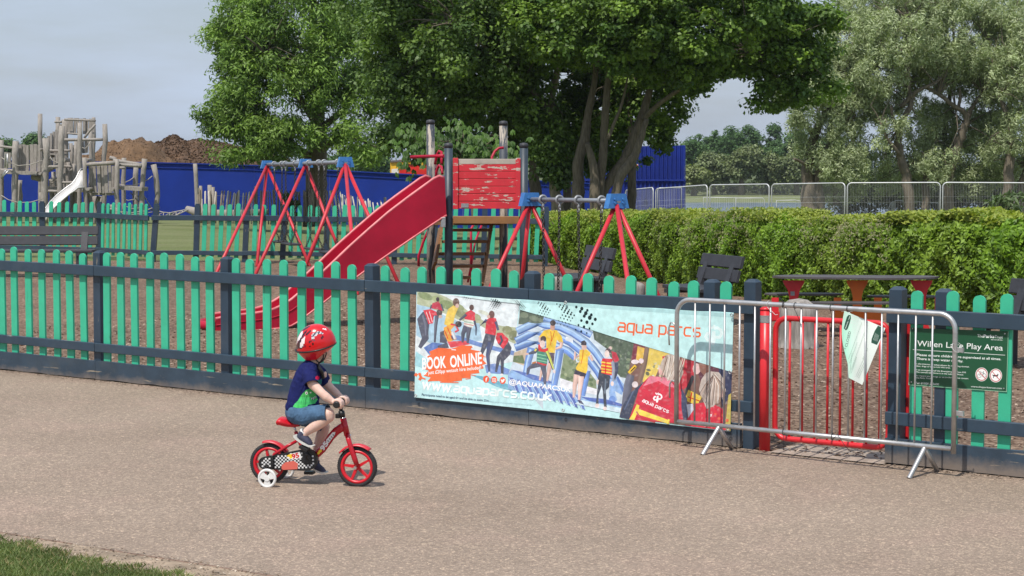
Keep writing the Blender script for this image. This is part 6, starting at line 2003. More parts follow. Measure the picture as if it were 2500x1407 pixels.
# kneeling figure in orange vest
g([(350, 520), (400, 500), (440, 600), (420, 650), (345, 640)], wet, 'A')
g([(390, 470), (480, 425), (530, 430), (470, 500), (540, 600), (440, 640), (395, 540)], (240, 170, 60), 'A')
B.stroke([(470, 430), (530, 440), (556, 500), (520, 520)], 20, redv, 'A'); B.stroke([(400, 500), (440, 600)], 9, (220, 60, 60), 'A'); B.stroke([(435, 470), (485, 600)], 8, (220, 60, 60), 'A')
B.ell(560, 430, 38, 36, (52, 42, 46), 'A'); B.stroke([(490, 520), (520, 600)], 34, (220, 222, 226), 'A'); B.stroke([(480, 560), (500, 610)], 16, wet, 'A')
g([(430, 630), (640, 620), (690, 660), (470, 700)], (232, 70, 84), 'A'); g([(320, 680), (430, 640), (450, 700), (330, 715)], wet, 'A')
# standing girl
g([(640, 300), (700, 268), (750, 300), (748, 420), (715, 480), (620, 440)], (226, 48, 72), 'A'); B.ell(710, 240, 27, 34, (96, 66, 62), 'A')
g([(628, 372), (742, 392), (735, 440), (716, 478), (618, 436)], (226, 232, 222), 'A'); B.stroke([(624, 400), (738, 420)], 7, (120, 176, 150), 'A'); B.stroke([(622, 424), (730, 446)], 7, (210, 90, 96), 'A')
B.stroke([(650, 320), (570, 385)], [30, 22], wet, 'A'); B.stroke([(742, 390), (762, 470), (760, 560)], [26, 20, 12], wet, 'A')
B.stroke([(648, 455), (612, 540), (606, 640)], [64, 44, 22], wet, 'A'); B.stroke([(680, 465), (670, 560), (664, 650)], [60, 42, 22], wet, 'A')
# pair in red vests
g([(880, 380), (940, 345), (990, 365), (1000, 420), (985, 560), (862, 535)], (224, 44, 66), 'A'); B.ell(940, 320, 34, 44, (120, 80, 76), 'A'); B.ell(905, 345, 18, 20, skin, 'A')
B.stroke([(885, 380), (820, 440), (870, 400)], 34, (72, 76, 120), 'A'); B.stroke([(985, 400), (1016, 500)], [30, 26], (70, 74, 116), 'A')
g([(870, 535), (985, 560), (960, 660), (925, 730), (900, 660), (830, 790), (806, 760), (838, 640)], (74, 78, 96), 'A'); B.stroke([(930, 640), (895, 790), (912, 970)], [70, 44, 22], (66, 78, 118), 'A'); B.stroke([(900, 600), (930, 600)], 40, (116, 120, 138), 'A')
g([(1000, 530), (1060, 530), (1132, 600), (1120, 680), (1070, 716), (1010, 650), (985, 590)], (222, 40, 64), 'A')
g([(1130, 630), (1168, 700), (1150, 780), (1080, 850), (1075, 1000), (1045, 1000), (1040, 830), (1000, 980), (978, 975), (1000, 800), (1070, 716)], (70, 74, 92), 'A'); B.stroke([(1040, 560), (1060, 620), (1030, 670)], 24, (66, 66, 90), 'A')
B.ell(912, 1000, 16, 24, (240, 236, 236), 'A'); B.ell(1055, 1010, 18, 14, (240, 236, 236), 'A')
# second photo
g([(1262, 265), (1500, 330), (1530, 1407), (1180, 1000), (1185, 862)], (206, 222, 232), 'A')
g([(150, 130), (440, 208), (1600, 570), (1500, 900), (1390, 1360), (820, 1300), (0, 1080), (0, 940), (60, 770), (90, 600)], (212, 228, 240), 'B')
g([(150, 130), (440, 210), (600, 300), (560, 330), (130, 310)], (92, 108, 92), 'B')
for (x, y, rx, ry) in [(200, 200, 50, 36), (320, 240, 60, 34), (400, 260, 50, 24)]: B.ell(x, y, rx, ry, (126, 140, 118), 'B', 15)
g([(1040, 390), (1560, 545), (1540, 760), (1480, 980), (1380, 960), (1330, 900), (1250, 640), (1060, 500)], (84, 102, 84), 'B')
rs = random.Random(2)
for k in range(34):
    x = rs.uniform(1080, 1500); y = 430 + (x - 1040) * .31 + rs.uniform(20, 330)
    if y > 440 + (x - 1050) * 1.1 + 60 and x < 1330: continue
    B.ell(x, y, rs.uniform(14, 34), rs.uniform(10, 26), rs.choice([(116, 138, 112), (66, 84, 70), (136, 150, 120), (98, 118, 98)]), 'B', rs.uniform(0, 90), 8)
g([(690, 640), (800, 660), (850, 800), (1000, 900), (1080, 1000), (1090, 1110), (900, 1060), (640, 970)], (136, 152, 116), 'B')
for k in range(26): B.ell(rs.uniform(660, 1060), rs.uniform(720, 1060), rs.uniform(14, 34), rs.uniform(12, 28), rs.choice([(96, 118, 84), (168, 180, 140), (206, 200, 166), (116, 138, 100)]), 'B', rs.uniform(0, 90), 8)
g([(75, 660), (240, 600), (340, 640), (200, 820), (60, 770)], (206, 186, 160), 'B'); g([(70, 700), (180, 690), (215, 800), (60, 772)], (110, 128, 88), 'B')
g([(640, 975), (1100, 1110), (1090, 1180), (640, 1080)], (238, 240, 246), 'B')
# inflatable arches
bl0, bl1, bl2, bl3 = (112, 152, 220), (150, 188, 238), (84, 122, 196), (176, 208, 244)
def arch(pts, w, base=(112, 152, 220)):
    B.stroke(pts, w, bl2, 'B')
    up = [(x, y - w * .10) for x, y in pts]; B.stroke(up, w * .78, base, 'B')
    up = [(x, y - w * .22) for x, y in pts]; B.stroke(up, w * .34, bl3, 'B')
arch([(440, 235), (560, 262), (700, 290), (850, 350), (1025, 445)], 84, bl1)
arch([(88, 600), (240, 545), (420, 540), (600, 580), (740, 640), (830, 720)], 92)
arch([(95, 520), (250, 440), (430, 420), (600, 450), (760, 530), (900, 640), (1020, 780), (1110, 900), (1170, 1010)], 92)
arch([(110, 400), (260, 330), (450, 320), (640, 345), (800, 420), (960, 530), (1080, 660), (1170, 790), (1290, 950), (1390, 1100)], 94, bl1)
B.stroke([(290, 600), (250, 760), (220, 930)], [100, 84, 78], bl0, 'B'); B.stroke([(280, 620), (240, 760), (210, 920)], [30, 26, 22], bl3, 'B')
B.stroke([(640, 620), (610, 820), (565, 1060)], [96, 86, 80], bl0, 'B'); B.stroke([(625, 640), (590, 830), (550, 1040)], [30, 26, 22], bl3, 'B')
B.stroke([(980, 880), (950, 1040), (920, 1190)], [70, 60, 54], bl0, 'B')
g([(1250, 1000), (1330, 930), (1430, 1060), (1400, 1180), (1310, 1130), (1340, 1240), (1290, 1280), (1240, 1180)], bl1, 'B'); B.stroke([(1340, 960), (1420, 1140)], 30, bl2, 'B')
B.ell(1280, 1240, 44, 52, bl0, 'B'); B.text("7", (712, 505), (735, 510), 30, (240, 244, 250), 'B') if False else None
g([(710, 460), (800, 490), (795, 540), (705, 508)], (236, 242, 250), 'B')
# floor of the inflatable
g([(0, 930), (40, 870), (560, 1060), (900, 1190), (1400, 1330), (1390, 1375), (820, 1270), (300, 1200), (0, 1100)], (150, 190, 236), 'B')
g([(40, 868), (200, 900), (420, 960), (540, 1020), (520, 1040), (300, 990)], (90, 120, 196), 'B')
for x in range(0, 900, 90):
    y = 960 + x * .27
    g([(x, y), (x + 60, y + 10), (x + 110, y + 100), (x + 140, y + 190), (x + 80, y + 150), (x + 50, y + 80)], (104, 132, 204) if x % 180 else (88, 112, 190), 'B')
    B.stroke([(x + 10, y + 6), (x + 70, y + 100), (x + 100, y + 170)], 10, (190, 214, 246), 'B')
g([(890, 1200), (1200, 1230), (1400, 1290), (1395, 1320), (1000, 1250)], (80, 108, 186), 'B')
g([(820, 1285), (1390, 1400), (1390, 1340), (900, 1240)], (214, 236, 246), 'B')
# lifeguard, tall, yellow
yl = (244, 206, 62)
g([(440, 390), (510, 372), (600, 385), (660, 460), (680, 540), (640, 540), (600, 500), (575, 665), (470, 650), (470, 500), (420, 490), (378, 470)], yl, 'B')
B.stroke([(395, 470), (392, 520), (440, 560)], 34, skin, 'B'); B.stroke([(660, 530), (650, 590), (580, 615)], [40, 34, 24], skin, 'B')
B.ell(548, 345, 30, 46, (206, 160, 142), 'B'); B.ell(552, 295, 36, 36, (58, 46, 50), 'B'); B.stroke([(525, 395), (535, 480), (522, 570)], 7, (216, 80, 40), 'B'); B.stroke([(572, 395), (550, 480), (535, 520)], 7, (216, 80, 40), 'B')
g([(500, 660), (572, 665), (560, 800), (500, 800)], (86, 72, 92), 'B'); B.stroke([(520, 790), (500, 900), (480, 1010)], [60, 44, 24], skin, 'B'); B.stroke([(420, 860), (390, 1000)], [40, 22], skin, 'B')
# child in vest crouching
g([(372, 575), (430, 610), (495, 620), (480, 800), (440, 815), (350, 770), (358, 640)], (64, 140, 120), 'B')
g([(372, 560), (400, 560), (420, 620), (495, 600), (485, 660), (370, 640)], (226, 40, 48), 'B')
for yy in (690, 730, 765): B.stroke([(356, yy - 14), (478, yy + 12)], 9, (150, 210, 170), 'B')
g([(350, 770), (440, 795), (478, 800), (470, 830), (360, 800)], (206, 40, 50), 'B')
B.ell(435, 490, 36, 36, (70, 56, 56), 'B'); B.ell(425, 555, 34, 46, (244, 220, 212), 'B')
B.stroke([(365, 610), (330, 650), (255, 672)], [50, 42, 26], wet, 'B'); B.ell(232, 676, 24, 14, skin, 'B'); B.stroke([(350, 615), (330, 640)], 22, (230, 214, 90), 'B')
B.stroke([(480, 640), (520, 740), (560, 860)], [36, 30, 22], (206, 214, 92), 'B'); B.stroke([(470, 680), (510, 770), (550, 870)], 10, wet, 'B'); B.ell(568, 890, 14, 26, (244, 226, 220), 'B')
g([(360, 790), (440, 820), (400, 830), (270, 860), (250, 930), (225, 930), (235, 850), (300, 790)], wet, 'B'); B.stroke([(430, 820), (450, 920), (455, 1070)], [70, 50, 26], wet, 'B'); B.stroke([(300, 790), (345, 775)], 22, (200, 120, 50), 'B')
# lifeguard with cap
g([(880, 625), (960, 615), (1015, 660), (1010, 700), (985, 710), (975, 880), (960, 918), (850, 880), (832, 850), (880, 760), (872, 700)], yl, 'B')
B.ell(935, 590, 32, 40, skin, 'B'); g([(902, 520), (940, 508), (966, 540), (962, 570), (896, 566)], (50, 44, 60), 'B')
B.stroke([(870, 690), (820, 740), (825, 650)], [36, 30, 22], skin, 'B'); B.stroke([(1010, 690), (1040, 760)], [36, 30], skin, 'B'); B.stroke([(925, 625), (915, 720), (895, 800)], 7, (216, 80, 40), 'B')
g([(825, 868), (962, 918), (940, 980), (880, 950), (806, 935)], (52, 50, 74), 'B'); B.stroke([(845, 930), (820, 1060), (808, 1210)], [74, 52, 28], skin, 'B'); B.stroke([(900, 950), (886, 1090), (874, 1240)], [74, 52, 28], (240, 206, 196), 'B')
g([(850, 1240), (900, 1250), (940, 1300), (880, 1280)], (40, 44, 90), 'B')
# girl in vest
g([(1270, 640), (1330, 660), (1365, 750), (1320, 790), (1285, 740)], (204, 44, 72), 'B'); g([(1300, 780), (1358, 770), (1350, 900), (1310, 1010), (1300, 900)], (56, 66, 96), 'B'); B.ell(1255, 605, 22, 22, (232, 206, 200), 'B')
g([(1160, 730), (1230, 745), (1285, 735), (1275, 940), (1200, 925), (1128, 905)], (236, 60, 44), 'B')
for yy in (780, 820, 860, 895): B.stroke([(1142, yy - 6), (1272, yy + 14)], 20, (250, 208, 70), 'B')
B.stroke([(1205, 760), (1195, 925)], 12, (226, 40, 50), 'B')
g([(1160, 730), (1285, 735), (1280, 775), (1150, 765)], (224, 34, 50), 'B')
B.ell(1230, 640, 36, 34, (88, 74, 80), 'B'); B.ell(1215, 675, 30, 46, (246, 224, 216), 'B')
B.stroke([(1285, 770), (1300, 880), (1290, 1010)], [42, 34, 22], (150, 160, 180), 'B'); B.stroke([(1135, 870), (1120, 960), (1108, 1010)], [30, 26, 20], (60, 64, 84), 'B'); B.ell(1104, 1020, 20, 30, (246, 222, 214), 'B'); B.ell(1280, 1040, 20, 30, (246, 222, 214), 'B')
g([(1132, 905), (1255, 940), (1240, 1080), (1200, 1120), (1212, 1330), (1178, 1330), (1165, 1130), (1150, 1060), (1110, 1180), (1112, 1300), (1080, 1290), (1095, 1120)], (48, 60, 78), 'B'); B.stroke([(1200, 980), (1190, 1160)], 18, (96, 116, 136), 'B')
B.ell(1095, 1310, 26, 26, (246, 226, 222), 'B'); B.ell(1190, 1345, 24, 24, (246, 226, 222), 'B')
# third photo
g([(318, 362), (1442, 695), (1418, 1372), (150, 1215), (222, 880)], (126, 90, 80), 'C')
g([(318, 362), (470, 408), (440, 560), (290, 560)], (128, 44, 66), 'C'); g([(360, 400), (440, 424), (420, 560), (340, 560)], (238, 196, 80), 'C')
g([(480, 415), (760, 500), (640, 560), (560, 760), (420, 820), (400, 700)], (236, 208, 96), 'C')
for k in range(24): B.ell(rs.uniform(400, 640), rs.uniform(560, 800), rs.uniform(12, 30), rs.uniform(12, 26), rs.choice([(214, 206, 170), (150, 150, 110), (236, 214, 110), (110, 112, 84), (226, 226, 206)]), 'C', rs.uniform(0, 90), 8)
B.stroke([(470, 410), (440, 600), (380, 820)], [50, 56, 60], (134, 108, 94), 'C')
B.ell(330, 580, 46, 26, (244, 232, 236), 'C'); B.ell(400, 570, 30, 30, (236, 220, 226), 'C'); B.stroke([(260, 710), (340, 625)], 40, (240, 196, 30), 'C'); B.stroke([(280, 690), (330, 640)], 12, (70, 50, 40), 'C')
B.stroke([(280, 730), (250, 860), (210, 1100)], [90, 100, 70], (96, 100, 118), 'C'); B.ell(330, 840, 36, 36, (236, 224, 226), 'C')
g([(640, 520), (790, 480), (900, 560), (1010, 570), (1010, 800), (880, 900), (700, 820)], (206, 34, 58), 'C')
g([(1010, 570), (1200, 630), (1442, 695), (1430, 1000), (1240, 1000), (1080, 800)], (96, 40, 60), 'C')
B.ell(1035, 660, 46, 64, (236, 200, 196), 'C'); g([(1060, 585), (1190, 620), (1200, 720), (1120, 740), (1070, 680)], (150, 100, 84), 'C')
g([(1290, 640), (1440, 700), (1430, 960), (1330, 1100), (1290, 900)], (40, 50, 90), 'C'); g([(1400, 960), (1430, 940), (1422, 1372), (1360, 1350)], (210, 190, 90), 'C')
B.stroke([(1000, 740), (930, 900), (905, 1010)], [46, 40, 34], (40, 42, 56), 'C'); g([(940, 900), (1100, 980), (1040, 1080), (900, 1020)], (240, 206, 60), 'C'); B.stroke([(980, 930), (960, 1040)], 14, (206, 60, 40), 'C'); B.stroke([(930, 980), (1070, 1030)], 12, (206, 60, 40), 'C')
# dark sleeve + big vest, left
g([(440, 800), (360, 930), (330, 1010), (262, 1240), (150, 1215), (200, 1060), (280, 930)], (46, 58, 86), 'C'); B.stroke([(310, 920), (210, 1130)], 18, (84, 98, 130), 'C')
g([(500, 742), (740, 770), (860, 860), (925, 1000), (930, 1150), (900, 1290), (262, 1240), (345, 1010), (370, 900), (440, 800)], (214, 26, 62), 'C')
g([(500, 742), (700, 760), (800, 880), (700, 860), (600, 800), (420, 860)], (234, 128, 150), 'C')
g([(860, 870), (925, 1000), (930, 1240), (890, 1290), (860, 1100)], (50, 60, 96), 'C')
g([(350, 1066), (380, 1080), (372, 1120), (720, 1250), (724, 1294), (350, 1180), (320, 1246), (262, 1240), (300, 1180)], (248, 224, 84), 'C')
B.stroke([(345, 1150), (400, 1230), (560, 1270)], 16, (190, 40, 50), 'C'); B.stroke([(720, 1240), (700, 1290)], 24, (248, 224, 84), 'C')
# head of fair wet hair, left
B.ell(640, 680, 42, 60, (236, 186, 178), 'C'); g([(690, 500), (790, 482), (860, 560), (885, 700), (830, 840), (700, 780), (650, 700), (610, 640), (640, 560)], (206, 190, 178), 'C')
for k in range(26):
    x = 640 + k * 9; B.stroke([(x + 40, 510 + rs.uniform(-10, 20)), (x + 20 + rs.uniform(-20, 20), 640), (x - 20 + rs.uniform(-20, 30), 740 + rs.uniform(-20, 60))], rs.uniform(4, 9), rs.choice([(240, 234, 224), (128, 104, 92), (184, 160, 140), (90, 72, 66), (226, 214, 200)]), 'C')
# right vest + head
g([(990, 1060), (1180, 1040), (1340, 1120), (1372, 1365), (905, 1310)], (222, 24, 60), 'C'); B.ell(1290, 1230, 18, 16, (244, 90, 50), 'C'); B.ell(1330, 1190, 14, 18, (244, 90, 50), 'C'); B.ell(1250, 1180, 14, 12, (244, 90, 50), 'C'); B.ell(1385, 1250, 18, 20, (240, 110, 60), 'C')
g([(920, 1070), (990, 1060), (1000, 1130), (940, 1220)], (214, 220, 236), 'C')
B.ell(1325, 930, 28, 60, (240, 196, 190), 'C'); g([(1200, 690), (1290, 700), (1350, 780), (1345, 870), (1290, 1010), (1230, 1090), (1150, 1120), (1090, 980), (1060, 900), (1090, 780), (1140, 710)], (206, 192, 182), 'C')
for k in range(30):
    a = R(-70 + k * 6.0); x1_ = 1230 + 165 * math.sin(a) * .95; y1_ = 905 + 150 * abs(math.cos(a)) * (1.2)
    B.stroke([(1240 + rs.uniform(-20, 20), 715), (1235 + 110 * math.sin(a), 860 - 20 * abs(math.sin(a))), (x1_ - 20, y1_ - 10)], rs.uniform(4, 8), rs.choice([(244, 238, 230), (126, 100, 92), (188, 160, 142), (92, 74, 70), (230, 216, 206)]), 'C')
# emblem and words on the vests
def emblem(cx, cy, s, col, crop, a=0):
    ca, sa_ = math.cos(a), math.sin(a)
    def T(x, y): return (cx + (x * ca - y * sa_) * s, cy + (x * sa_ + y * ca) * s)
    B.poly([T(x, y) for x, y in [(-.1, -.25), (.12, -.25), (.16, .35), (.12, .62), (0, .72), (-.14, .62), (-.16, .35)]], col, crop)
    B.stroke([T(x, y) for x, y in [(-.05, .34), (-.38, .36), (-.52, .16), (-.42, -.06), (-.22, -.10)]], .2 * s, col, crop)
    B.stroke([T(x, y) for x, y in [(.1, .16), (.42, .14), (.56, -.1), (.48, -.36), (.22, -.5), (.02, -.42)]], .2 * s, col, crop)
    B.stroke([T(x, y) for x, y in [(-.36, -.62), (-.2, -.46), (-.04, -.5), (.04, -.68)]], .15 * s, col, crop)
emblem(588, 990, 84, (250, 242, 244), 'C', .12)
B.glyphs("aqua parcs", (412, 1034), (708, 1166), 27, 8, (250, 242, 244), 'C')
emblem(1135, 1296, 40, (250, 240, 244), 'C', .15)
B.stroke([(1176, 1190), (1206, 1186), (1196, 1208)], 8, (250, 240, 244), 'C')
# aqua wedges over the photos: the upper band
ban.photo = False
g([(1262, 160), (1262, 265), (440, 20)][:0] or [(0, 0)] * 0 + [(1700, 300), (1702, 300), (1701, 301)], (196, 236, 238), 'D')
g([(822, 128), (2410, 230), (2400, 668), (1500, 400), (1340, 348), (822, 203)], (198, 238, 238), 'D')
g([(300, 92), (822, 128), (822, 160), (560, 130)], (214, 240, 240), 'D')
g([(822, 130), (2408, 232), (2406, 262), (1700, 214), (822, 150)], (176, 218, 220), 'D')
# dotted chevrons
def dots(cx, cy, pitch, r, rows, cols_, clip=-1e9):
    for rr in range(-rows, rows + 1):
        for cc in range(cols_):
            x = cx + cc * pitch * 1.0 - abs(rr) * pitch * .62 + (rr * .1 * pitch); y = cy + rr * pitch * .82 + cc * pitch * .30
            k = 1 - .55 * abs(rr) / rows if rr > 0 else 1 - .25 * abs(rr) / rows
            k *= (1 - .35 * abs(cc - (cols_ - 1) / 2) / cols_ * 2)
            if y - r > 68 + (x - 52) * .066 + 12 + clip * 0: B.ell(x, y, r * k, r * k * 1.18, (18, 40, 46), 'D', 0, 8)
dots(415, 96, 15, 4, 2, 4); dots(618, 138, 15, 6, 4, 5); dots(800, 166, 10.5, 3.4, 6, 7); dots(985, 190, 20, 6.2, 4, 4); dots(1150, 222, 25, 8.2, 4, 4); dots(1300, 250, 41, 15, 3, 3)
# orange brush stroke with words
org_ = (244, 116, 70)
g([(225, 745), (330, 700), (480, 712), (600, 672), (715, 680), (700, 720), (800, 740), (850, 790), (838, 840), (880, 880), (830, 900), (850, 935), (790, 950), (800, 990), (700, 1000), (700, 1045), (600, 1050), (600, 1075), (420, 1100), (330, 1080), (210, 1085), (240, 1040), (160, 1020), (220, 960), (150, 940), (230, 850), (200, 800), (240, 780)], org_, 'A')
for (pts, w) in [([(60, 1000), (88, 1020)], 36), ([(110, 990), (130, 1040), (110, 1070)], 30), ([(130, 1040), (180, 1060)], 16), ([(210, 1085), (260, 1040)], 14), ([(700, 1010), (760, 1020)], 8), ([(640, 1060), (700, 1052)], 8), ([(690, 690), (720, 700)], 10), ([(840, 800), (872, 806)], 8), ([(350, 1095), (560, 1100)], 10)]: B.stroke(pts, w, org_, 'A')
B.stroke([(480, 722), (530, 726)], 9, (250, 250, 250), 'A')
B.text("BOOK", (145, 948), (420, 925), 130, (252, 252, 252), 'A', .028, .12)
B.text("ONLINE", (470, 925), (838, 880), 130, (252, 252, 252), 'A', .026, .12)
B.text("for just £20pp wetsuit hire included!", (146, 1012), (822, 945), 40, (252, 252, 252), 'A', .014, .1)
for i, (x, ch) in enumerate([(876, "f"), (968, "o"), (1066, "t")]):
    y = 1060 + i * 8
    B.ell(x, y, 35, 40, (242, 96, 60), 'A', 0, 18)
    if ch == "f": B.text("f", (x - 10, y + 24), (x + 12, y + 26), 44, (252, 248, 246), 'A', .03)
    elif ch == "o":
        B.stroke([(x - 18, y - 16), (x - 18, y + 20), (x + 18, y + 24), (x + 18, y - 14), (x - 19, y - 18)], 6, (252, 248, 246), 'A'); B.stroke([(x, y - 6), (x - 8, y + 3), (x, y + 12), (x + 8, y + 3), (x - 1, y - 7)], 5, (252, 248, 246), 'A')
    else:
        g([(x - 22, y - 18), (x - 4, y - 4), (x + 2, y - 18), (x + 14, y - 20), (x + 26, y - 14), (x + 20, y - 2), (x + 14, y + 14), (x - 2, y + 24), (x - 22, y + 18), (x - 12, y + 10), (x - 22, y)], (252, 248, 246), 'A')
B.text("@AQUAPARCSUK", (1136, 1112), (1850, 1212), 52, (252, 252, 252), 'A', .022)
B.glyphs("www", (95, 785), (300, 812), 44, 16, (250, 254, 254), 'D')
B.glyphs(".aquaparcs.co.uk", (308, 812), (1052, 880), 44, 13, (240, 252, 252), 'D')
B.text("Participants need to be aged 6+ and be able to swim 25m", (90, 842), (588, 888), 17, (50, 74, 108), 'D', .008)
B.text("Children under 8 must be accompanied on the park by someone aged 18+", (592, 889), (908, 916), 6, (120, 150, 165), 'D')
B.glyphs("aqua parcs", (1552, 362), (2160, 404), 62, 13, (238, 112, 66), 'D')
emblem(2262, 390, 110, (228, 248, 248), 'D', .05)
bm_ = tinted("banner_print", .38, 0, .5, .12, 22)
nn2, ll2 = bm_.node_tree.nodes, bm_.node_tree.links
x1 = noise_node(nn2, ll2, 2.2, 3, .5, stretch=(1, 1, .5)); bump(nn2, ll2, nn2["Principled BSDF"], x1.outputs["Fac"], .5, .08)
ban_o = ban.mb.build("banner", bm_)
tag(ban_o, "wide pale aqua printed banner of wetsuited children tied along the picket fence", "banner")
gm = M_['galv']
for (x, y) in [(36 + 10, 842), (2398, 242), (1143, 952), (1160, 150), (2372, 1090), (2385, 668)]:
    c = ban_fn(x, y, .026, 'D')
    MB().torus(c, .010, .0035, FN, 14, 6).build("eyelet", gm, ban_o)
# parts of a mesh thing: the banner mesh sits in world space already

# ------------------------------------------------------------------ dark green park sign
def sign_fn(x, y, off, crop):
    X0, Y0, s = CR[crop or 'S']
    return FP.pt(X0 + x / s, Y0 + y / s, -.034 + off)
S = Art(sign_fn, .00006); S.home = 'S'
co = [(245, 238), (1655, 290), (1630, 1158), (222, 1058)]
pl = [sign_fn(x, y, 0, 'S') for x, y in co]
S.mb.prism(pl, FN * -.004, S2L((34, 84, 58)))
S.off = .0003
def q_(u, v):
    return ((co[0][0] * (1 - u) + co[1][0] * u) * (1 - v) + (co[3][0] * (1 - u) + co[2][0] * u) * v, (co[0][1] * (1 - u) + co[1][1] * u) * (1 - v) + (co[3][1] * (1 - u) + co[2][1] * u) * v)
S.stroke([q_(.004, 0), q_(.004, 1)], 8, (150, 200, 170), 'S'); S.stroke([q_(0, .995), q_(1, .995)], 7, (150, 200, 170), 'S'); S.stroke([q_(.997, 0), q_(.997, 1)], 7, (150, 200, 170), 'S')
Wt = (238, 244, 240)
S.text("The", (1205, 372), (1292, 378), 42, Wt, 'S', .0); S.text("Parks", (1296, 378), (1452, 384), 44, Wt, 'S', .03); S.text("Trust", (1456, 386), (1572, 392), 42, Wt, 'S', .0)
S.text("MILTON KEYNES", (1405, 414), (1568, 421), 13, Wt, 'S', .01)
S.text("Willen Lake Play Area", (345, 500), (1572, 565), 82, Wt, 'S', .003)
S.stroke([(285, 550), (1605, 630)], 6, Wt, 'S')
S.text("Please ensure children are supervised at all times.", (340, 638), (1548, 702), 34, Wt, 'S', .014)
S.text("There is deep water nearby.", (340, 694), (1005, 732), 34, Wt, 'S', .014)
for s_, p0, p1 in [("In the interest of safety please do not bring alcohol,", (325, 760), (1092, 806)), ("glass, dogs or bikes into this area.", (325, 792), (822, 820)), ("In an emergency call the Emergency Services 999.", (325, 846), (1050, 888)),
                   ("The nearest telephone is in the Lakeside Hotel.", (325, 878), (1010, 920)), ("To report any damage or an incident please contact", (325, 930), (1080, 974)), ("The Parks Trust.", (325, 962), (552, 974))]:
    S.text(s_, p0, p1, 19, Wt, 'S', .008)
S.text("Tel: 01908 233600", (318, 1040), (658, 1060), 28, Wt, 'S', .003)
S.text("www.theparkstrust.com", (1116, 1088), (1558, 1116), 24, Wt, 'S', .002)
for cx, cy in ((1270, 906), (1472, 922)):
    S.ell(cx, cy, 90, 98, Wt, 'S', 0, 28); S.ell(cx, cy, 82, 90, (190, 60, 60), 'S', 0, 28); S.ell(cx, cy, 72, 79, (246, 246, 244), 'S', 0, 28)
bk = (40, 44, 44)
for dx, dy in ((-34, 20), (34, 14)):
    pts = [(1270 + dx + 26 * math.cos(R(a)), 906 + dy + 27 * math.sin(R(a))) for a in range(0, 361, 30)]
    S.stroke(pts, 4.5, bk, 'S')
S.stroke([(1236, 926), (1256, 880), (1296, 876), (1304, 920)], 4.5, bk, 'S'); S.stroke([(1256, 880), (1276, 922), (1296, 876)], 4.5, bk, 'S'); S.stroke([(1246, 862), (1262, 862)], 5, bk, 'S'); S.stroke([(1290, 862), (1306, 866)], 5, bk, 'S')
S.poly([(1430, 912), (1490, 914), (1500, 896), (1512, 904), (1502, 928), (1496, 940), (1496, 960), (1488, 960), (1486, 938), (1448, 934), (1440, 958), (1432, 956), (1438, 930), (1426, 922), (1424, 900)], bk, 'S')
for cx, cy in ((1270, 906), (1472, 922)): S.stroke([(cx - 52, cy - 58), (cx + 52, cy + 58)], 9, (200, 66, 66), 'S')
so = S.mb.build("park_sign", tinted("sign_print", .3, 0, .5, .04, 3))
tag(so, "dark green play area sign screwed to the pickets right of the gate", "sign")
for x, y in ((282, 248), (1604, 322), (1588, 1106), (266, 1012)):
    c = sign_fn(x, y, .0015, 'S'); MB().tube([c, c + FN * .004], .0045, 10).build("screw", M_['galv'], so)

# ------------------------------------------------------------------ paper notice on the barrier
def note_fn(x, y, off, crop):
    X0, Y0, s = CR['N']
    k = min(1, max(0, (x - 590) / 190)); k = k * k * (3 - 2 * k)
    o = .019 - .040 * k + .004 * math.sin(y * .006 + x * .004)
    return BP.pt(X0 + x / s, Y0 + y / s, o + off)
Nn = Art(note_fn, .0002); Nn.home = 'N'
nu, nv2 = 16, 20
V = []; Fq = []; Cq = []
def nq(u, v):
    TL, TR, BR, BL = (498, 178), (1110, 438), (765, 1285), (562, 1178)
    x = (TL[0] * (1 - u) + TR[0] * u) * (1 - v) + (BL[0] * (1 - u) + BR[0] * u) * v
    y = (TL[1] * (1 - u) + TR[1] * u) * (1 - v) + (BL[1] * (1 - u) + BR[1] * u) * v
    x -= 78 * math.sin(math.pi * min(1, v * 1.25)) ** 1 * (1 - u) * (1 - v) ** .3 * .9
    return x, y
for j in range(nv2 + 1):
    for i in range(nu + 1): V.append(note_fn(*nq(i / nu, j / nv2), 0, 'N'))
for j in range(nv2):
    for i in range(nu):
        u = i / nu
        t = max(0, 1 - u * 2.2) * (.5 + .5 * math.sin(min(1, j / nv2 * 1.2) * 3.0))
        c = S2L((236 - 66 * t, 246 - 14 * t, 240 - 36 * t))
        f = ((j + 1) * (nu + 1) + i, (j + 1) * (nu + 1) + i + 1, j * (nu + 1) + i + 1, j * (nu + 1) + i)
        Nn.mb.add([V[k] for k in f], [(0, 1, 2, 3)], True, c)
        Nn.mb.add([V[k] - BN * .0007 for k in f], [(3, 2, 1, 0)], True, S2L((225, 228, 226)))
Nn.off = .0006
dg_ = (44, 84, 70)
Nn.poly([(490, 440), (505, 370), (535, 270), (560, 240), (592, 245), (596, 290), (575, 370), (545, 450), (520, 470)], dg_, 'N')
Nn.text("theParksTrust", (520, 448), (586, 262), 18, (210, 228, 218), 'N', .02)
Nn.text("A", (514, 756), (522, 738), 26, (90, 110, 104), 'N'); Nn.text("CLOSED", (540, 722), (598, 490), 38, (84, 104, 98), 'N')
Nn.poly([(1000, 400), (1052, 422), (1050, 560), (985, 688), (900, 655), (905, 600), (950, 480)], dg_, 'N')
for i in range(5): Nn.stroke([(930 + i * 14, 616 + i * 6), (962 + i * 13, 510 + i * 8)], 4, (190, 208, 200), 'N')
rs = random.Random(5)
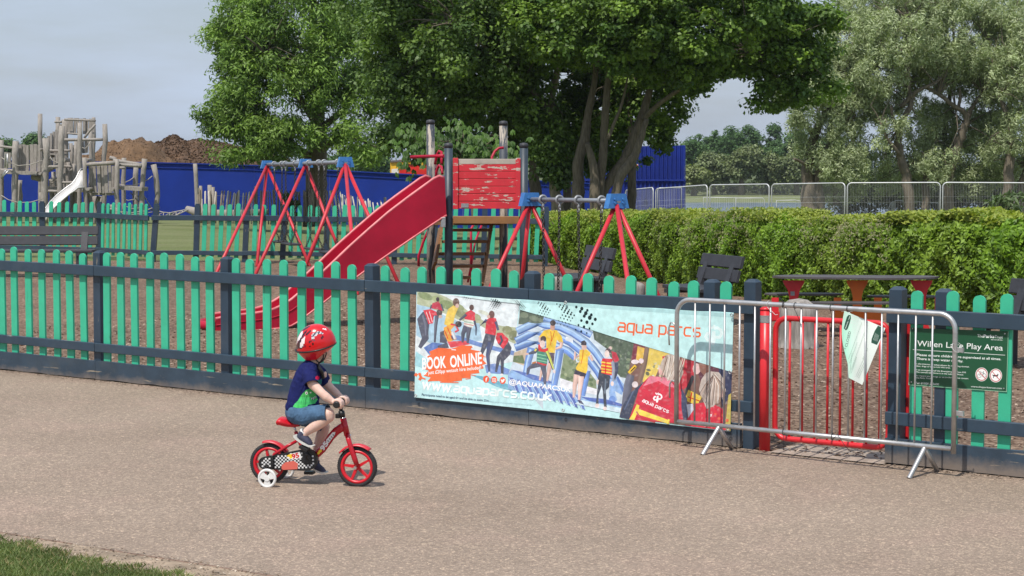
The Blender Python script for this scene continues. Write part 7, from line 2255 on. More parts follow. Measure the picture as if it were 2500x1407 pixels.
for (x0, y0, x1, y1) in [(560, 900, 760, 345), (575, 960, 690, 650), (600, 1060, 800, 490), (580, 1120, 612, 800), (600, 1110, 680, 870), (670, 1160, 790, 880), (690, 1170, 800, 930), (710, 1185, 802, 980), (770, 900, 848, 730)]:
    L = math.hypot(x1 - x0, y1 - y0); t = 0
    while t < 1:
        d = rs.uniform(8, 26) / L
        a = (x0 + (x1 - x0) * t, y0 + (y1 - y0) * t); b_ = (x0 + (x1 - x0) * min(1, t + d), y0 + (y1 - y0) * min(1, t + d))
        Nn.stroke([a, b_], 4.5, (150, 172, 162), 'N'); t += d + 5 / L
no = Nn.mb.build("paper_notice", tinted("notice_print", .45, 0, .4, .02, 3))
tag(no, "curled white and green laminated closure notice hung askew from the barrier top rail", "notice")
# ================================================================== bicycle and child
KA, KB = G(658, 1180.5), G(872, 1190)
KD = KB - KA; KD.z = 0; KD.normalize()
KP = Plane(KB, KD); KN = KP.n
def K(cx, cy, off=0.0): return KP.pt(560 + cx / 3.059, 760 + cy / 3.059, off)
KS = F_PX / KB.y * 3.059                 # crop units per metre
u_ = lambda v: v / KS
Z = Vector((0, 0, 1))
bike = thing("childs_bike", "small red child's bicycle with black tyres, checkered chain guard and white stabilisers", "bicycle", KB, 0)
tyre = plain("black_foam_tyre", (0.022, 0.022, 0.024), .75, 0, .3, 40, bmp=.3)
rim_m = plain("red_plastic_rim", (0.62, 0.012, 0.025), .35, 0, .08, 10)
bred = plain("red_bike_enamel", (0.46, 0.010, 0.022), .25, 0, .10, 8)
fend = plain("red_mudguard_plastic", (0.56, 0.030, 0.045), .35, 0, .10, 8)
blk_m = plain("black_plastic", (0.014, 0.014, 0.015), .45, 0, .2, 20)
whp = plain("white_plastic", (0.72, 0.72, 0.70), .4, 0, .06, 12)
chrome = plain("chrome", (0.6, 0.6, 0.6), .2, .9, .05, 12)
def wheel(c, nm):
    Rr = c.z - terr(c.x, c.y)
    root = MB().torus(c, Rr - .0155, .0155, KN, 48, 12).build("wheel", tyre, bike)
    root.name = nm
    mb = MB()
    for k in range(60):                      # tread blocks
        a = 2 * math.pi * k / 60
        d = KD * math.cos(a) + Z * math.sin(a); t = -KD * math.sin(a) + Z * math.cos(a)
        for s in (-1, 1):
            p = c + d * (Rr - .0045) + KN * .007 * s + t * (.003 if s > 0 else 0)
            mb.box(p, (.006, .009, .006), Matrix((t, KN, d)).transposed())
    mb.build("tread", tyre, root)
    mb = MB(); r1 = Rr - .028
    prof = [(r1 + .004, .013), (r1 - .012, .013), (r1 - .014, -.013), (r1 + .004, -.013)]
    n = 48; vs = []
    for k in range(n):
        a = 2 * math.pi * k / n; d = KD * math.cos(a) + Z * math.sin(a)
        for rr, o in prof: vs.append(c + d * rr + KN * o)
    mb.add(vs, [(k * 4 + j, k * 4 + (j + 1) % 4, ((k + 1) % n) * 4 + (j + 1) % 4, ((k + 1) % n) * 4 + j) for k in range(n) for j in range(4)], True)
    mb.build("rim", rim_m, root)
    mb = MB(); a0 = R(-6)
    for k in range(5):
        a = a0 + 2 * math.pi * k / 5 + R(36)
        d = KD * math.cos(a) + Z * math.sin(a); t = -KD * math.sin(a) + Z * math.cos(a)
        p0, p1 = c + d * .008, c + d * (r1 - .01)
        w0, w1 = .010, .0065
        mb.prism([p0 + t * w0 + KN * .008, p0 - t * w0 + KN * .008, p1 - t * w1 + KN * .009, p1 + t * w1 + KN * .009], KN * -.016)
    mb.disc(c, .017, KN, .03)
    mb.build("spokes", rim_m, root)
    MB().tube([c - KN * .045, c + KN * .045], .006, 10).disc(c + KN * .046, .010, KN, .007).build("axle", chrome, root)
    return root
WF = K(955, 1155); WR = K(300, 1131)
WF.z = terr(WF.x, WF.y) + u_(156); WR.z = terr(WR.x, WR.y) + u_(155)
wheel(WF, "front_wheel"); wheel(WR, "rear_wheel")
# frame
fr_pts = [(858, 862), (835, 872), (800, 895), (762, 935), (728, 985), (695, 1030), (660, 1062), (620, 1085), (590, 1105)]
MB().tube([K(*p) for p in fr_pts], [u_(34), u_(33), u_(31), u_(29), u_(28), u_(29), u_(30), u_(30), u_(26)], 14).build("frame", bred, bike)
MB().tube([K(850, 800), K(880, 928)], [u_(24), u_(23)], 14).build("head_tube", bred, bike)
MB().tube([K(590, 1100), K(540, 1010), K(505, 930), K(496, 900)], u_(15), 10).build("seat_tube", bred, bike)
for s in (-1, 1):
    MB().tube([K(505, 968, s * .012), K(430, 1010, s * .030), K(335, 1068, s * .036), K(300, 1131, s * .036)], u_(12), 10).build("stay", bred, bike)
    MB().tube([K(590, 1105, s * .02), K(450, 1120, s * .034), K(300, 1131, s * .036)], u_(10), 10).build("stay", bred, bike)
    MB().tube([K(882, 930, s * .012), K(890, 960, s * .032), K(905, 1010, s * .036), K(935, 1100, s * .036), K(955, 1157, s * .037)], [u_(20), u_(19), u_(18), u_(21), u_(17)], 10).build("fork", bred, bike)
MB().tube([K(884, 925), K(888, 940)], u_(25), 14).build("headset_ring", whp, bike)
MB().tube([K(845, 794), K(852, 812)], u_(20), 14).build("headset_ring", chrome, bike)
mb = MB(); mb.tube([K(832, 730), K(845, 796)], u_(15), 12); mb.tube([K(836, 745), K(843, 790)], u_(24), 12)
mb.box(K(812, 782), (u_(34), u_(40), u_(34)), Matrix((KD, KN, Z)).transposed(), bev=.003)
mb.build("stem", blk_m, bike)
# handlebar, rising to the grips
cN, cF = K(798, 700, .150), K(866, 664, -.150)
bar = [cN, K(815, 694, .085), K(836, 700, .035), K(834, 735, .008), K(834, 735, -.008), K(848, 700, -.035), K(856, 672, -.085), cF]
MB().tube([K(833, 742, 0), K(836, 712, .030), K(832, 695, .06), K(822, 692, .09), cN], u_(11), 10).build("handlebar", blk_m, bike)
MB().tube([K(833, 742, 0), K(842, 712, -.030), K(852, 690, -.06), K(856, 672, -.09), cF], u_(11), 10).build("handlebar", blk_m, bike)
def grip(c, s):
    p = c; q = c - KN * s * .075
    MB().tube([p + KN * s * .004, p, p - KN * s * .006, p - KN * s * .009, q], [u_(18), u_(26), u_(26), u_(20), u_(19)], 16).build("grip", blk_m, bike)
grip(cN, 1); grip(cF, -1)
# saddle
mb = MB(); n = 12; secs = [(372, 822, 30, .062), (385, 812, 40, .070), (410, 818, 42, .066), (440, 832, 34, .050), (470, 842, 26, .032), (500, 846, 20, .022), (525, 846, 15, .016)]
vs = []
for (cx, cy, h, w) in secs:
    for k in range(n):
        a = 2 * math.pi * k / n
        vs.append(K(cx, cy) + KN * (w * math.cos(a)) + Z * (u_(h) * (.62 if math.sin(a) > 0 else 1) * math.sin(a)))
fs = [(i * n + k, i * n + (k + 1) % n, (i + 1) * n + (k + 1) % n, (i + 1) * n + k) for i in range(len(secs) - 1) for k in range(n)]
fs += [tuple(range(n)), tuple((len(secs) - 1) * n + k for k in range(n - 1, -1, -1))]
mb.add(vs, fs, True); mb.build("saddle", rim_m, bike)
MB().tube([K(482, 850), K(500, 915)], u_(9), 10).build("seat_post", chrome, bike)
# mudguards
def guard(c, a0, a1, extra, w, name="mudguard"):
    Rr = c.z - terr(c.x, c.y) + extra; n = 16; vs = []
    for k in range(n + 1):
        a = R(a0 + (a1 - a0) * k / n); d = KD * math.cos(a) + Z * math.sin(a)
        for o, dr in ((-w, -.008), (-w * .8, 0), (0, .003), (w * .8, 0), (w, -.008)): vs.append(c + d * (Rr + dr) + KN * o)
        for o, dr in ((w, -.011), (0, -.001), (-w, -.011)): vs.append(c + d * (Rr + dr) + KN * o)
    fs = [(i * 8 + j, i * 8 + (j + 1) % 8, (i + 1) * 8 + (j + 1) % 8, (i + 1) * 8 + j) for i in range(n) for j in range(8)]
    fs += [tuple(range(7, -1, -1)), tuple(n * 8 + k for k in range(8))]
    MB().add(vs, fs, True).build(name, fend, bike)
guard(WF, 52, 142, .014, .028); guard(WR, 32, 106, .016, .028)
# chain guard: a long rounded plate with checks
CGo = .052
def stad(x0, y0, r0, x1, y1, r1):
    pts = []
    for k in range(13): a = R(90 + 180 * k / 12 + 3); pts.append((x0 + r0 * math.cos(a), y0 - r0 * math.sin(a)))
    for k in range(15): a = R(-90 + 180 * k / 14 + 3); pts.append((x1 + r1 * math.cos(a), y1 - r1 * math.sin(a)))
    return pts
sp_ = stad(262, 1135, 46, 572, 1112, 82)
cg = MB().prism([K(x, y, CGo) for x, y in sp_], KN * -.030).build("chain_guard", blk_m, bike)
Art.home = 'Q'
cga = Art(lambda x, y, off, crop: K(x, y, CGo + .0004 + off), .00005)
def inside(x, y, pts):
    c = False; j = len(pts) - 1
    for i in range(len(pts)):
        if (pts[i][1] > y) != (pts[j][1] > y) and x < (pts[j][0] - pts[i][0]) * (y - pts[i][1]) / (pts[j][1] - pts[i][1]) + pts[i][0]: c = not c
        j = i
    return c
inner = stad(264, 1135, 40, 570, 1112, 75)
for i in range(-2, 34):
    for j in range(0, 13):
        if (i + j) % 2: continue
        x = 220 + i * 13.5 + j * .9; y = 1034 + j * 13.2 - i * .75
        q = [(x, y), (x + 13, y - .7), (x + 13.8, y + 12), (x + .8, y + 12.7)]
        if all(inside(a, b_, inner) for a, b_ in q) and not (300 < x < 330) and not (535 < x < 612 and y < 1135) : cga.poly(q, (222, 222, 220))
cga.poly([(450, 1068), (528, 1050), (536, 1096), (470, 1108), (430, 1100)], (238, 236, 232))
cga.poly([(426, 1082), (445, 1070), (474, 1066), (470, 1098), (448, 1104), (450, 1092)], (246, 206, 50))
cga.text("95", (470, 1104), (524, 1090), 34, (206, 40, 46), None, .05)
cga.poly([(392, 1150), (420, 1128), (480, 1118), (512, 1138), (508, 1180), (400, 1186), (388, 1174)], (214, 104, 90))
cga.mb.build("check_print", tinted("decal_print", .35, 0, .5, .04, 3), cg)
ca = Art(lambda x, y, off, crop: K(x, y, u_(31) + off), .00005)
ca.text("95", (700, 1046), (742, 988), 34, (236, 232, 230), None, .05)
ca.poly([(654, 1062), (668, 1040), (682, 1030), (692, 1044), (676, 1060), (662, 1074)], (246, 206, 50))
ca.poly([(724, 960), (770, 905), (792, 902), (786, 925), (742, 985), (722, 978)], (226, 226, 224))
for k in range(4): ca.stroke([(732 + k * 13, 968 - k * 15), (744 + k * 13, 972 - k * 15)], 7, (30, 30, 30))
ca.mb.build("number_print", tinted("decal_print", .35, 0, .5, .04, 3), bike)
# cranks and pedals
MB().tube([K(586, 1108, .055), K(570, 1030, .058)], u_(11), 8).build("crank", blk_m, bike)
MB().tube([K(586, 1108, -.055), K(594, 1190, -.058)], u_(11), 8).build("crank", blk_m, bike)
MB().disc(K(578, 1100, .056), u_(36), KN, .012).build("chainring_cover", blk_m, bike)
Mp = Matrix((KD, KN, Z)).transposed() @ Matrix.Rotation(R(25), 3, 'Y')
MB().box(K(562, 1022, .095), (u_(72), .062, u_(24)), Mp, bev=.003).build("pedal", blk_m, bike)
MB().box(K(600, 1204, -.095), (u_(72), .062, u_(24)), Matrix((KD, KN, Z)).transposed(), bev=.003).build("pedal", blk_m, bike)
# stabilisers
def stab(c):
    Rr = c.z - terr(c.x, c.y)
    root = MB().torus(c, Rr - .009, .009, KN, 32, 10).build("stabiliser_wheel", whp, bike)
    mb = MB()
    for k in range(3):
        a = R(90 + 60 + 120 * k); d = KD * math.cos(a) + Z * math.sin(a); t = -KD * math.sin(a) + Z * math.cos(a)
        for s, wv in ((.0, 1),):
            p0, p1 = c, c + d * (Rr - .008)
            mb.prism([p0 + t * .010 + KN * .006, p0 - t * .010 + KN * .006, p1 - t * .026 + KN * .006, p1 + t * .026 + KN * .006], KN * -.012)
    mb.disc(c, .017, KN, .020)
    mb.build("spokes", whp, root)
cs = G(560 + 283 / 3.059, 760 + 1322 / 3.059); cs.z += u_(74)
stab(cs)
off_n = (cs - KP.p0).dot(KN)
cf = cs - KN * (2 * off_n + .01) + KD * .0; cf.z = terr(cf.x, cf.y) + u_(74)
stab(cf)
for c, s in ((cs, 1), (cf, -1)):
    MB().tube([WR + KN * s * .045, WR + KN * s * (abs(off_n) * .6) + Vector((0, 0, -.01)), c - KN * s * .018 + Z * .03, c - KN * s * .012], .007, 8).build("stabiliser_arm", blk_m, bike)
MB().box(K(320, 1120, .066), (.014, .012, .07), Matrix((KD, KN, Z)).transposed(), bev=.002).build("stabiliser_bracket", blk_m, bike)

# ------------------------------------------------------------------ the child
kid = thing("person", "small child in red helmet, navy dinosaur t-shirt and denim shorts riding the bike", "person", KB + KD * -.30, 0)
skin_m, n, l, b = newmat("skin")
x = noise_node(n, l, 30, 3); c = ramp(n, l, x.outputs["Fac"], [(0.3, (0.70, 0.46, 0.375)), (0.7, (0.76, 0.52, 0.43))])
l.new(c.outputs["Color"], b.inputs["Base Color"]); b.inputs["Roughness"].default_value = .55
b.inputs["Subsurface Weight"].default_value = .12; b.inputs["Subsurface Radius"].default_value = (.02, .008, .004)
def capsules(mb, chain_, n=14):
    """tapered round limb through (point, radius) pairs"""
    for (p, r), (q, s) in zip(chain_[:-1], chain_[1:]):
        d = q - p
        k = max(2, int(d.length / (min(r, s) * .35)))
        for i in range(k + 1):
            f = i / k; mb.ball(p.lerp(q, f), r + (s - r) * f, n, 9)
def remesh(mb, name, mat, parent, vox=.004, smooth=6, paint_fn=None, cut=None):
    me = bpy.data.meshes.new("tmp"); me.from_pydata(mb.V, [], mb.F)
    o = bpy.data.objects.new("tmp", me); COL.objects.link(o)
    m1 = o.modifiers.new("r", 'REMESH'); m1.mode = 'VOXEL'; m1.voxel_size = vox
    m2 = o.modifiers.new("s", 'SMOOTH'); m2.iterations = smooth; m2.factor = .5
    dg = bpy.context.evaluated_depsgraph_get(); dg.update()
    ev = o.evaluated_get(dg); m = ev.to_mesh()
    V = [v.co.copy() for v in m.vertices]; F = [tuple(p.vertices) for p in m.polygons]
    ev.to_mesh_clear()
    bpy.data.objects.remove(o); bpy.data.meshes.remove(me)
    out = MB()
    for (pco, pno, sel) in (cut or []):      # a clean hem: everything beyond this plane (where sel holds) is cut away
        bmx = bmesh.new(); mt = bpy.data.meshes.new("tmp"); mt.from_pydata(V, [], F); bmx.from_mesh(mt); bpy.data.meshes.remove(mt)
        gf = [f for f in bmx.faces if sel(f.calc_center_median())]
        geo = list({e for f in gf for e in f.edges}) + list({v for f in gf for v in f.verts}) + gf
        bmesh.ops.bisect_plane(bmx, geom=geo, plane_co=pco, plane_no=pno, clear_outer=False)
        dele = [f for f in bmx.faces if sel(f.calc_center_median()) and (f.calc_center_median() - pco).dot(pno) > 0]
        bmesh.ops.delete(bmx, geom=dele, context='FACES')
        bmx.verts.index_update()
        V = [v.co.copy() for v in bmx.verts]; F = [tuple(v.index for v in f.verts) for f in bmx.faces]; bmx.free()
    cols = [None] * len(F)
    if paint_fn: cols = [paint_fn(sum((V[i] for i in f), Vector()) / len(f)) for f in F]
    out.V = [tuple(v) for v in V]; out.F = F; out.S = [True] * len(F); out.C = cols
    return out.build(name, mat, parent)
def crop_of(p):
    """where a point falls in the reference crop (used once, to place prints on cloth)"""
    r = p - Vector((0, 0, EYE)); v = Vector((r.x, r.y * CP - r.z * SP, r.y * SP + r.z * CP))
    px, py = 1250 + v.x / v.y * F_PX, 703.5 - v.z / v.y * F_PX
    return (px - 560) * 3.059, (py - 760) * 3.059
# body: one continuous surface
bd = MB()
face_dir = (KD * .62 - KN * .78).normalized(); side_dir = face_dir.cross(Z)      # looks ahead and away from the viewer
HC = K(662, 262, -.005)
Mh = Matrix((side_dir, face_dir, Z)).transposed()
bd.ball(HC, (.066, .080, .078), 20, 14, Mh)
bd.ball(HC + face_dir * .028 - Z * .048, (.046, .044, .044), 16, 10, Mh)          # jaw
bd.ball(HC + face_dir * .040 - Z * .074, (.022, .020, .018), 12, 8, Mh)           # chin
bd.ball(HC + face_dir * .078 - Z * .028, (.010, .012, .010), 10, 7, Mh)           # nose
for s in (-1, 1):
    bd.ball(HC + face_dir * .048 - Z * .040 + side_dir * s * .028, (.024, .022, .022), 12, 8, Mh)   # cheeks
    bd.ball(HC + side_dir * s * .068 - Z * .025 - face_dir * .005, (.008, .015, .020), 10, 8, Mh)   # ears
capsules(bd, [(K(640, 330, 0), .038), (K(622, 430, 0), .040), (K(600, 520, 0), .060), (K(560, 660, 0), .065), (K(520, 740, 0), .055)])
def hand(c, s, wrist):
    """five fingers closed over a grip whose axis is KN; c = grip centre under the palm"""
    gr = u_(22)
    fwd = KD
    capsules(bd, [(wrist, .0185), (c - fwd * .026 + Z * .012, .0165)])
    for o in (-.018, -.006, .006, .018):
        capsules(bd, [(c - fwd * .022 + Z * .013 + KN * o, .0125), (c - fwd * .008 + Z * .024 + KN * o, .011)], 10)
    for i, o in enumerate((.026, .010, -.006, -.021)):
        ln = (.9, 1.05, 1.0, .82)[i]
        pts = []
        for a, rr in ((112, .0095), (72, .0088), (32, .0083), (-8, .0078), (-8 - 44 * ln, .0070)):
            pts.append((c + (fwd * math.cos(R(a)) + Z * math.sin(R(a))) * (gr + .0085) + KN * o * s, rr))
        capsules(bd, pts, 10)
    capsules(bd, [(c - fwd * .022 - Z * .002 - KN * s * .022, .0095), (c - fwd * .012 - Z * .022 - KN * s * .032, .0088), (c + fwd * .006 - Z * .028 - KN * s * .034, .0078)], 10)
gN = cN - KN * .040; gF = cF + KN * .040
wN = K(768, 672, .118); wF = K(822, 632, -.118)
capsules(bd, [(K(596, 480, .085), .034), (K(622, 545, .112), .031), (K(690, 612, .125), .0265), (K(722, 640, .124), .027), (wN, .0185)])
capsules(bd, [(K(690, 470, -.085), .032), (K(715, 530, -.112), .029), (K(762, 580, -.124), .0255), (K(790, 605, -.122), .0245), (wF, .0175)])
hand(gN, 1, wN); hand(gF, -1, wF)
capsules(bd, [(K(525, 778, .055), .046), (K(640, 768, .076), .044), (K(738, 770, .082), .040), (K(742, 786, .082), .037), (K(690, 822, .083), .038), (K(650, 850, .083), .036), (K(578, 900, .083), .024), (K(555, 925, .083), .024)])
capsules(bd, [(K(540, 790, -.06), .044), (K(640, 820, -.075), .042), (K(705, 862, -.080), .037), (K(704, 885, -.080), .035), (K(690, 930, -.080), .037), (K(668, 990, -.080), .031), (K(645, 1090, -.080), .022), (K(648, 1130, -.080), .022)])
body = remesh(bd, "body", skin_m, kid, .0034, 5)
# hair under the helmet
hair = MB(); hair.ball(HC - face_dir * .014 + Z * .006, (.071, .078, .078), 20, 12, Mh)
hair.build("hair", plain("light_brown_hair", (0.20, 0.12, 0.06), .7, 0, .4, 60), kid)
eye = MB()
for s in (-1, 1): eye.ball(HC + face_dir * .0735 + side_dir * s * .026 - Z * .006, (.008, .006, .006), 10, 8, Mh)
eye.build("eyes", blk_m, kid)
MB().tube([HC + face_dir * .074 + side_dir * s - Z * (.052 - abs(s) * .15) for s in (-.016, -.008, 0, .008, .016)], .0035, 6).build("lips", plain("lips", (.55, .22, .2), .5), kid)
# t-shirt
sh = MB()
def oblate(cx, cy, rc, lat, off=0):
    sh.ball(K(cx, cy, off), (u_(rc), lat, u_(rc)), 22, 14, Matrix((KD, KN, Z)).transposed())
for cx, cy, rc, lat in ((548, 690, 122, .094), (552, 660, 122, .094), (560, 620, 120, .093), (568, 580, 117, .092), (578, 540, 112, .092), (588, 500, 106, .092), (598, 465, 96, .090), (608, 435, 80, .080), (612, 412, 60, .064)): oblate(cx, cy, rc, lat)
capsules(sh, [(K(606, 432, .055), .043), (K(600, 470, .092), .046), (K(606, 500, .108), .047), (K(612, 528, .118), .048)])
capsules(sh, [(K(640, 430, -.055), .043), (K(676, 465, -.090), .044), (K(700, 510, -.110), .044)])
capsules(sh, [(K(470, 715, .02), .045), (K(620, 700, .02), .045)])
dino = [(600, 578), (572, 590), (545, 615), (530, 640), (512, 668), (490, 690), (476, 708), (480, 742), (580, 722), (586, 700), (640, 690), (660, 660), (652, 640), (640, 600)]
mouth = [(598, 640), (614, 648), (650, 634), (648, 652), (620, 664)]
DNv = S2L((30, 36, 88))
def shirt_paint(p):
    if (p - KP.p0).dot(KN) < -.02: return DNv
    x, y = crop_of(p)
    if (x - 576) ** 2 + (y - 612) ** 2 < 34: return S2L((20, 30, 30))
    if (x - 576) ** 2 + (y - 612) ** 2 < 110: return S2L((236, 240, 232))
    if (x - 606) ** 2 + (y - 608) ** 2 < 40: return S2L((236, 240, 232))
    if inside(x, y, mouth): return S2L((20, 60, 70)) if int(x / 6) % 2 else S2L((230, 240, 230))
    if inside(x, y, dino):
        if inside(x, y, [(476, 708), (480, 742), (580, 722), (586, 700), (540, 700)]): return S2L((86, 226, 116))
        return S2L((74, 176, 92)) if y < 640 + (x - 540) * .1 else S2L((84, 206, 118))
    if (x - 657) ** 2 / 1.2 + (y - 497) ** 2 < 200: return S2L((206, 30, 74))
    if inside(x, y, [(655, 520), (690, 508), (690, 545), (668, 550)]): return S2L((40, 110, 110))
    return DNv
off_of = lambda v: (v - KP.p0).dot(KN)
n1_ = (K(612, 556, .125) - K(598, 486, .095)).normalized(); n2_ = (K(708, 536, -.115) - K(676, 465, -.09)).normalized()
cutz = [(K(621, 562, .125) - n1_ * .014, n1_, lambda v: off_of(v) > .094), (K(708, 536, -.115) - n2_ * .014, n2_, lambda v: off_of(v) < -.094)]
shirt = remesh(sh, "t_shirt", tinted("cotton_print", .85, 0, .15, .12, 25), kid, .0030, 8, shirt_paint, cutz)
# shorts
so_ = MB()
capsules(so_, [(K(512, 768, .045), .066), (K(560, 780, .058), .059), (K(640, 768, .074), .054), (K(706, 760, .084), .053), (K(760, 762, .084), .052)])
capsules(so_, [(K(512, 768, -.045), .066), (K(560, 790, -.058), .059), (K(640, 815, -.076), .054), (K(690, 846, -.082), .048), (K(730, 868, -.082), .047)])
capsules(so_, [(K(500, 756, 0), .070), (K(555, 762, 0), .066)])
hdN = (K(722, 756, .084) - K(640, 762, .076)).normalized(); hdF = (K(698, 852, -.082) - K(640, 815, -.076)).normalized()
scut = [(K(738, 760, .084), hdN, lambda v: off_of(v) > .02), (K(708, 862, -.082), hdF, lambda v: off_of(v) < -.02)]
def folds(m, st=(1, 1, .45), k=.9):
    nn_, ll_ = m.node_tree.nodes, m.node_tree.links
    w = noise_node(nn_, ll_, 13, 3, .5, stretch=st); w.inputs["Distortion"].default_value = 1.2
    bump(nn_, ll_, nn_["Principled BSDF"], w.outputs["Fac"], k, .03)
    return m
denim = folds(plain("blue_cotton", (0.055, 0.12, 0.215), .85, 0, .28, 14))
folds(shirt.data.materials[0])
shorts = remesh(so_, "shorts", denim, kid, .0036, 5, None, scut)
for o in (shirt, shorts):
    md = o.modifiers.new("thick", 'SOLIDIFY'); md.thickness = .003; md.offset = -1
# shoes with pale soles
shoe_m = plain("navy_canvas", (0.045, 0.048, 0.085), .8, 0, .2, 40)
sole_m = plain("pale_sole", (0.62, 0.62, 0.58), .6, 0, .08, 20)
def shoe(pts, sole, off, nm):
    mb = MB()
    for i, (cx, cy, rc, lat) in enumerate(pts):
        mb.ball(K(cx, cy, off), (u_(rc), lat, u_(rc)), 16, 10, Matrix((KD, KN, Z)).transposed())
    # fill between
    for (a, b_) in zip(pts[:-1], pts[1:]):
        for f in (.33, .66):
            mb.ball(K(a[0] + (b_[0] - a[0]) * f, a[1] + (b_[1] - a[1]) * f, off), (u_(a[2] + (b_[2] - a[2]) * f), a[3] + (b_[3] - a[3]) * f, u_(a[2] + (b_[2] - a[2]) * f)), 16, 10, Matrix((KD, KN, Z)).transposed())
    o = remesh(mb, "shoe", shoe_m, kid, .0035, 4)
    w = .030
    s1 = [K(x, y, off + w) for x, y in sole]
    MB().prism(s1, KN * -2 * w).build("sole", sole_m, o)
    return o
shoe([(548, 908, 27, .028), (536, 934, 32, .028), (560, 948, 32, .030), (585, 968, 26, .031), (602, 986, 20, .028)], [(478, 928), (476, 940), (500, 966), (540, 994), (590, 1016), (618, 1018), (622, 1008), (585, 1000), (530, 970), (492, 936)], .084, "n")
shoe([(650, 1120, 25, .026), (645, 1148, 30, .027), (665, 1168, 28, .030), (690, 1184, 22, .030), (706, 1196, 15, .026)], [(618, 1168), (618, 1180), (650, 1206), (690, 1216), (718, 1212), (716, 1204), (680, 1202), (640, 1184)], -.080, "f")
MB().tube([K(560, 898, .083), K(548, 908, .083)], .0265, 14).build("sock", whp, kid)
# helmet
HX = (KD * .97 + Z * .16).normalized(); tilt = R(13)
HN0 = KN
HU = HX.cross(HN0); HU = HU if HU.z > 0 else -HU
HU2 = (HU * math.cos(tilt) + HN0 * math.sin(tilt)).normalized(); HN2 = (HN0 * math.cos(tilt) - HU * math.sin(tilt)).normalized()
hc_ = K(645, 262, 0)
aX, aN = u_(153), .098
nu, nv3 = 72, 44; vs = []
for j in range(nv3 + 1):
    ph = math.pi * j / nv3 * .80
    for k in range(nu):
        a = 2 * math.pi * k / nu
        x = math.cos(a); y = math.sin(a)
        up = math.cos(ph); rad = math.sin(ph)
        if up >= 0: hz = up * u_(170); rr = rad ** .9
        else: hz = up * u_(96); rr = rad * (1 - .10 * (-up)) if rad < 1 else 1
        # front rises, back comes down: the rear of the shell sits lower
        sx = aX * (1 + .03 * x) * rr; sn = aN * rr
        if up < 0 and x > .15: hz *= (1 - .45 * min(1, (x - .15) / .6))
        if up < 0: rr2 = 1 - .38 * (-up) ** 1.2; sx = aX * rr2; sn = aN * (1 - .30 * (-up) ** 1.2)
        pk = .010 * max(0, x - .6) * (1 if abs(up) < .6 else 0)
        vs.append(hc_ + HX * (sx * x + pk + (.012 * up if up > 0 else .012 * up * -1 * 0)) + HN2 * sn * y + HU2 * hz)
fs, cl_ = [], []
def inel(x, y, cx, cy, rx, ry, rot):
    a = R(rot); dx, dy = x - cx, y - cy
    X = dx * math.cos(a) + dy * math.sin(a); Y = -dx * math.sin(a) + dy * math.cos(a)
    return (X / rx) ** 2 + (Y / ry) ** 2 < 1
def hpaint(L, U, up):
    """L along the helmet, U up it, in crop units round its centre"""
    if up < -.02: return S2L((214, 24, 22)) if up < -.06 else S2L((30, 20, 20))
    x, y = 645 + L, 262 - U
    for e in ((524, 196, 12, 34, 26), (562, 168, 14, 42, 36), (586, 212, 16, 44, 34), (508, 176, 7, 24, 28)):
        if inel(x, y, *e): return S2L((240, 226, 226))
    for e in ((545, 225, 15, 50, 36), (600, 158, 9, 44, 46), (525, 246, 24, 14, 10), (612, 116, 40, 8, -20), (640, 150, 8, 30, 60), (556, 250, 30, 8, 0)):
        if inel(x, y, *e): return S2L((58, 18, 30))
    if inel(x, y, 705, 185, 44, 34, -20) and not inel(x, y, 714, 198, 34, 24, -20): return S2L((70, 70, 84)) if int((x + y) / 6) % 2 else S2L((206, 206, 210))
    for e in ((650, 218, 12, 7, -30), (668, 238, 10, 6, -20), (742, 200, 8, 18, 20), (640, 250, 10, 5, 0)):
        if inel(x, y, *e): return S2L((70, 16, 28))
    if inel(x, y, 760, 145, 7, 5, 30) or inel(x, y, 748, 138, 6, 4, 30): return S2L((240, 232, 232))
    if L < -50 + 18 * math.sin(U * .09) and U > 12: return S2L((150, 20, 46))
    return S2L((206, 22, 32))
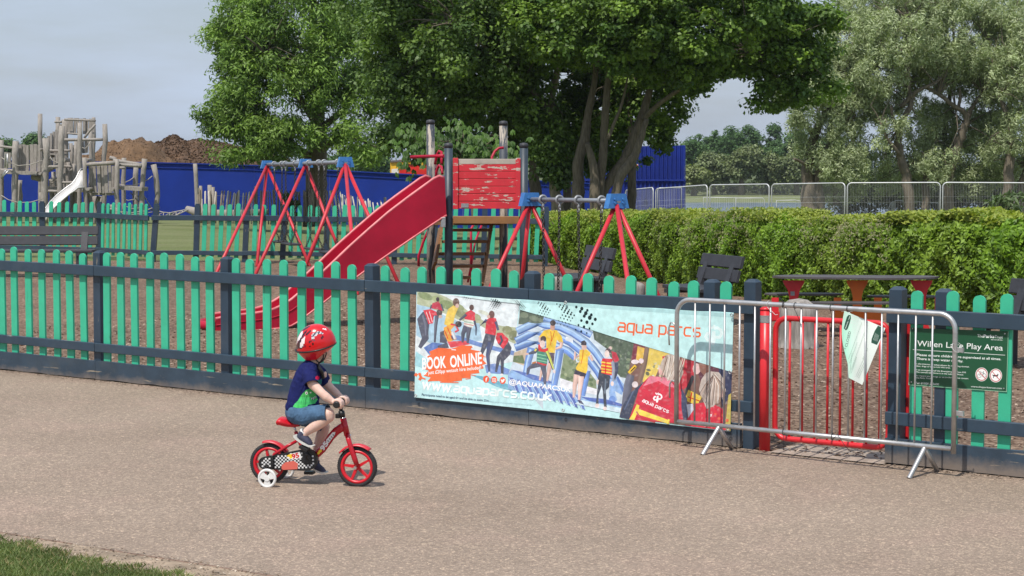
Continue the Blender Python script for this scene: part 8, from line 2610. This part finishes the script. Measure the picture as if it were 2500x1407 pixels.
for j in range(nv3):
    for k in range(nu):
        f = (j * nu + k, (j + 1) * nu + k, (j + 1) * nu + (k + 1) % nu, j * nu + (k + 1) % nu)
        c = sum((vs[i] for i in f), Vector()) / 4 - hc_
        ph = math.pi * (j + .5) / nv3 * .80
        cl_.append(hpaint(c.dot(HX) * KS, c.dot(HU) * KS, math.cos(ph))); fs.append(f)
mb = MB(); mb.V = [tuple(v) for v in vs]; mb.F = fs; mb.S = [True] * len(fs); mb.C = cl_
m, n, l, b = newmat("helmet_shell")
vc = n.new("ShaderNodeVertexColor"); vc.layer_name = "tint"; l.new(vc.outputs["Color"], b.inputs["Base Color"]); b.inputs["Roughness"].default_value = .22; b.inputs["Coat Weight"].default_value = .4
hel = mb.build("helmet", m, kid)
ring = [hc_ + HX * (aX + .002) * math.cos(a) * 1.012 + HN2 * (aN + .002) * math.sin(a) + HU2 * -.001 for a in [2 * math.pi * k / 48 for k in range(48)]]
MB().tube(ring, .0052, 8, closed=True).build("trim_band", blk_m, hel)
# chin strap
for s, pts in ((1, [(700, 285), (706, 318), (700, 350), (680, 378), (668, 384)]), (1, [(640, 352), (655, 372), (670, 385)]), (1, [(722, 285), (724, 320), (712, 352), (690, 380), (672, 386)])):
    MB().tube([K(x, y, .040 if x < 690 else .03) for x, y in pts], .0042, 6).build("strap", blk_m, hel)
MB().tube([K(672, 384, .03), K(664, 400, .03), K(672, 425, .045), K(690, 455, .03), K(702, 500, .0)], [.005, .007, .010, .012, .010], 8).build("scarf_strap", blk_m, kid)
# ================================================================== thin summer air
m = bpy.data.materials.new("haze_air"); m.use_nodes = True
n, l = m.node_tree.nodes, m.node_tree.links
n.remove(n["Principled BSDF"])
v = n.new("ShaderNodeVolumePrincipled")
v.inputs["Color"].default_value = (0.80, 0.87, 0.95, 1); v.inputs["Density"].default_value = 0.00013
l.new(v.outputs["Volume"], n["Material Output"].inputs["Volume"])
mb = MB(); mb.box((0, 650, 12), (2000, 1500, 40))
tag(mb.build("haze", m), kind='stuff')
scene.cycles.volume_bounces = 0
